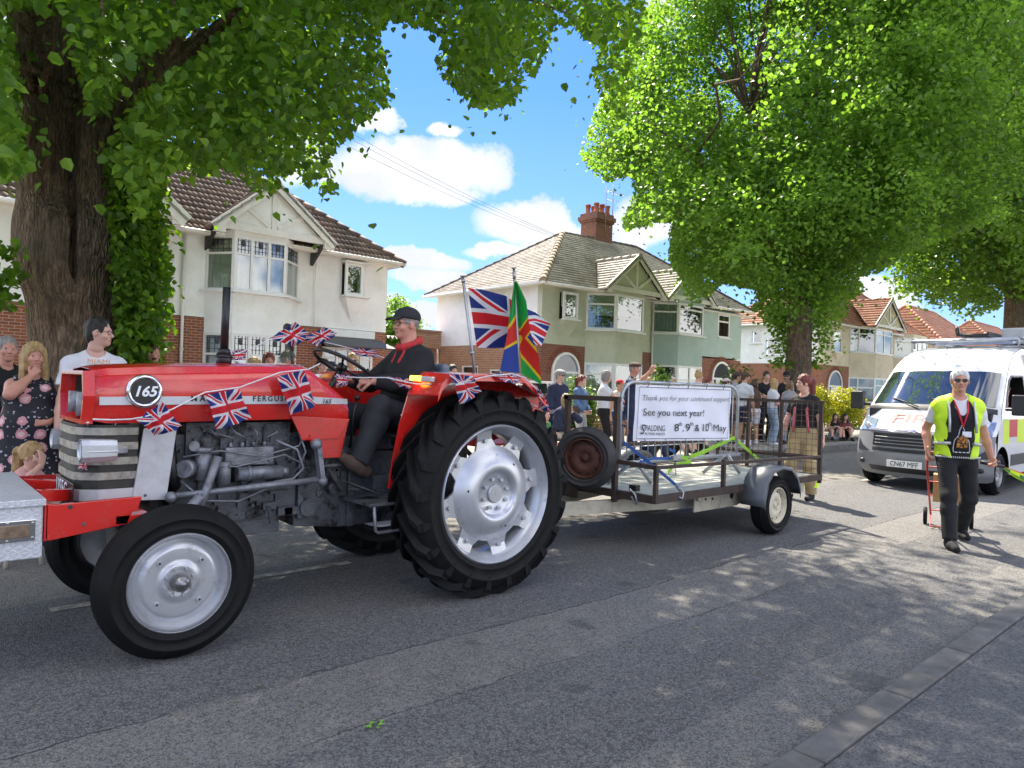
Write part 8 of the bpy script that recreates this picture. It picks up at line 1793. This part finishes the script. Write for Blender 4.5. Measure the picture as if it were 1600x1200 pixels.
spec('woman with light brown hair up, head above the banner centre', 1090, 583, 10.2, .11, 120, near=1, fem=True, hair=('bun', H_blonde, .01), top=('tank', C_cream), low=('trousers', C_denim))
spec('person with dark red hair just right of the woman with hair up', 1105, 592, 10.5, .11, 70, hair=('short', H_red, .014), top=('tshirt', C_maroon), low=('trousers', C_denim))
spec('person in pale pink cap above the right end of the banner', 1133, 593, 10.5, .11, 100, hair=('short', H_brown, .008), hat=('cap', cl('palepink', (.65, .5, .5))), top=('tshirt', C_grey), low=('trousers', C_denim))
spec('person with fair hair above the left part of the banner', 1012, 592, 10.6, .11, 40, hair=('short', H_blonde, .016), top=('tshirt', C_grey), low=('trousers', C_denim))
spec('second fair haired head above the banner beside the green bush', 1052, 595, 10.6, .11, 20, hair=('short', H_blonde, .016), top=('tshirt', C_cream), low=('trousers', C_denim))
spec('young man in dark cap at the barrier\'s right end', 1149, 583, 10.0, .11, 100, near=1, hair=('short', H_dark, .006), hat=('cap', C_brownc), top=('tshirt', C_grey), low=('shorts', C_navy), skin=S_tan)
spec('man in white T-shirt, navy shorts and grey backpack strap seen from behind', 1163, 584, 9.5, .11, 150, near=1, hair=('short', H_brown, .006), hat=('cap', C_brownc), top=('tshirt', cl('palegrey', (.52, .54, .56))), low=('shorts', C_navy), shoe=C_white, skin=S_tan, head=-.8)
spec('dark haired woman in brown top and white shorts seen from behind', 1179, 596, 9.6, .11, 200, near=1, fem=True, hair=('long', H_brown, .012), top=('tank', C_brownc), low=('shorts', C_white), shoe=C_white, skin=S_tan, hand_r=(.25, -.05, 1.15), hand_l=(.25, .05, 1.1))
spec('man all in black standing with arms folded among the group', 1197, 583, 10.0, .11, 20, near=1, hair=('short', H_dark, .012), top=('tshirt', C_black), low=('trousers', C_black), hand_r=(.22, .08, 1.12), hand_l=(.22, -.06, 1.16), hdir_r=(.1, 1, 0), hdir_l=(.1, -1, 0), palm_r=(-1, 0, 0), palm_l=(-1, 0, 0))
spec('long haired blonde woman in white top and pale wide jeans', 1208, 594, 9.3, .11, 110, near=1, fem=True, hair=('long', H_blonde, .012), top=('tshirt', C_white), low=('jeans_wide', C_ldenim), shoe=C_white, hand_r=(.25, -.05, 1.12))
spec('man in black cap and sunglasses behind the two long haired women', 1229, 583, 9.9, .11, 0, near=1, hair=('short', H_dark, .006), hat=('cap', C_black), glasses='dark', beard=H_dark, top=('tshirt', C_black), low=('trousers', C_black), skin=S_tan)
spec('woman with long light brown hair, pale top and jeans, seen from behind', 1234, 597, 9.2, .11, 170, near=1, fem=True, hair=('long', mat('hair_lightbrown', (.2, .11, .05), .5, var=.35, vs=18), .012), top=('tank', C_grey), low=('trousers', C_ldenim), skin=S_tan)
def sitter(label, px, py, Y, yawadd, z0=.11, **o):
    p = W(px, py, Y); return person('person', label, (p.x, Y, z0), cam_yaw(p.x, Y, yawadd), dict(dict(pel=(0, 0, .12), lean=(.2, 0, 1), foot_l=(.55, .12, .06), foot_r=(.5, -.14, .06), kpole_l=(.5, .1, 1), kpole_r=(.5, -.1, 1), hand_l=(.4, .1, .45), hand_r=(.4, -.1, .45)), **o))
sitter('spectator in dark clothes sitting on the kerb behind the barrier bars', 1012, 690, 8.7, 30, H=1.7, hair=('short', H_brown, .01), top=('long', C_black), low=('trousers', C_navy))
sitter('spectator in blue top sitting on the kerb behind the barrier bars', 1048, 690, 8.8, 60, H=1.6, hair=('short', H_dark, .01), top=('tshirt', C_blue), low=('shorts', C_black))
sitter('spectator in pink top sitting on the kerb behind the barrier bars', 1085, 690, 8.9, 20, H=1.6, fem=True, hair=('long', H_brown, .01), top=('tshirt', C_pink), low=('shorts', C_black))
sitter('dark haired girl sitting on the kerb by the golden hedge', 1304, 655, 9.6, 10, H=1.5, fem=True, hair=('long', H_brown, .01), top=('tank', C_black), low=('shorts', C_white))
sitter('second girl sitting on the kerb nearer the van', 1318, 657, 9.4, 20, H=1.5, fem=True, hair=('long', H_dark, .01), top=('tshirt', C_maroon), low=('shorts', C_black))
# van occupant waving from the cab
PV, J = person('person', 'van occupant raising an open hand at the side window', (14.15, 3.62, 0), 180, dict(H=1.72, near=1, pel=(0, 0, 1.0), foot_l=(.75, .1, .5), foot_r=(.75, -.1, .5), kpole_l=(1, 0, 1), kpole_r=(1, 0, 1), top=('tshirt', C_navy), low=('trousers', C_black), skin=S_ruddy,
    hand_l=(.34, .40, 1.58), hdir_l=(.05, .1, 1), palm_l=(.8, .6, 0), thumb_l=(0, -1, 0), curl_l=.08, spread_l=.16, pole_l=(.1, .3, -1), hand_r=(.4, -.1, 1.25)))
# flowers dropped by the tree
bush('flower_patch', 'small clump of yellow flowers by the tree foot at the left edge', 'flowers', (1.02, 8.9, .22), (.5, .3, .22), 40, .06, islandmat('yellow_petals', [(.6, .42, .03), (.1, .2, .03), (.55, .25, .03)], .6), 20, .12)
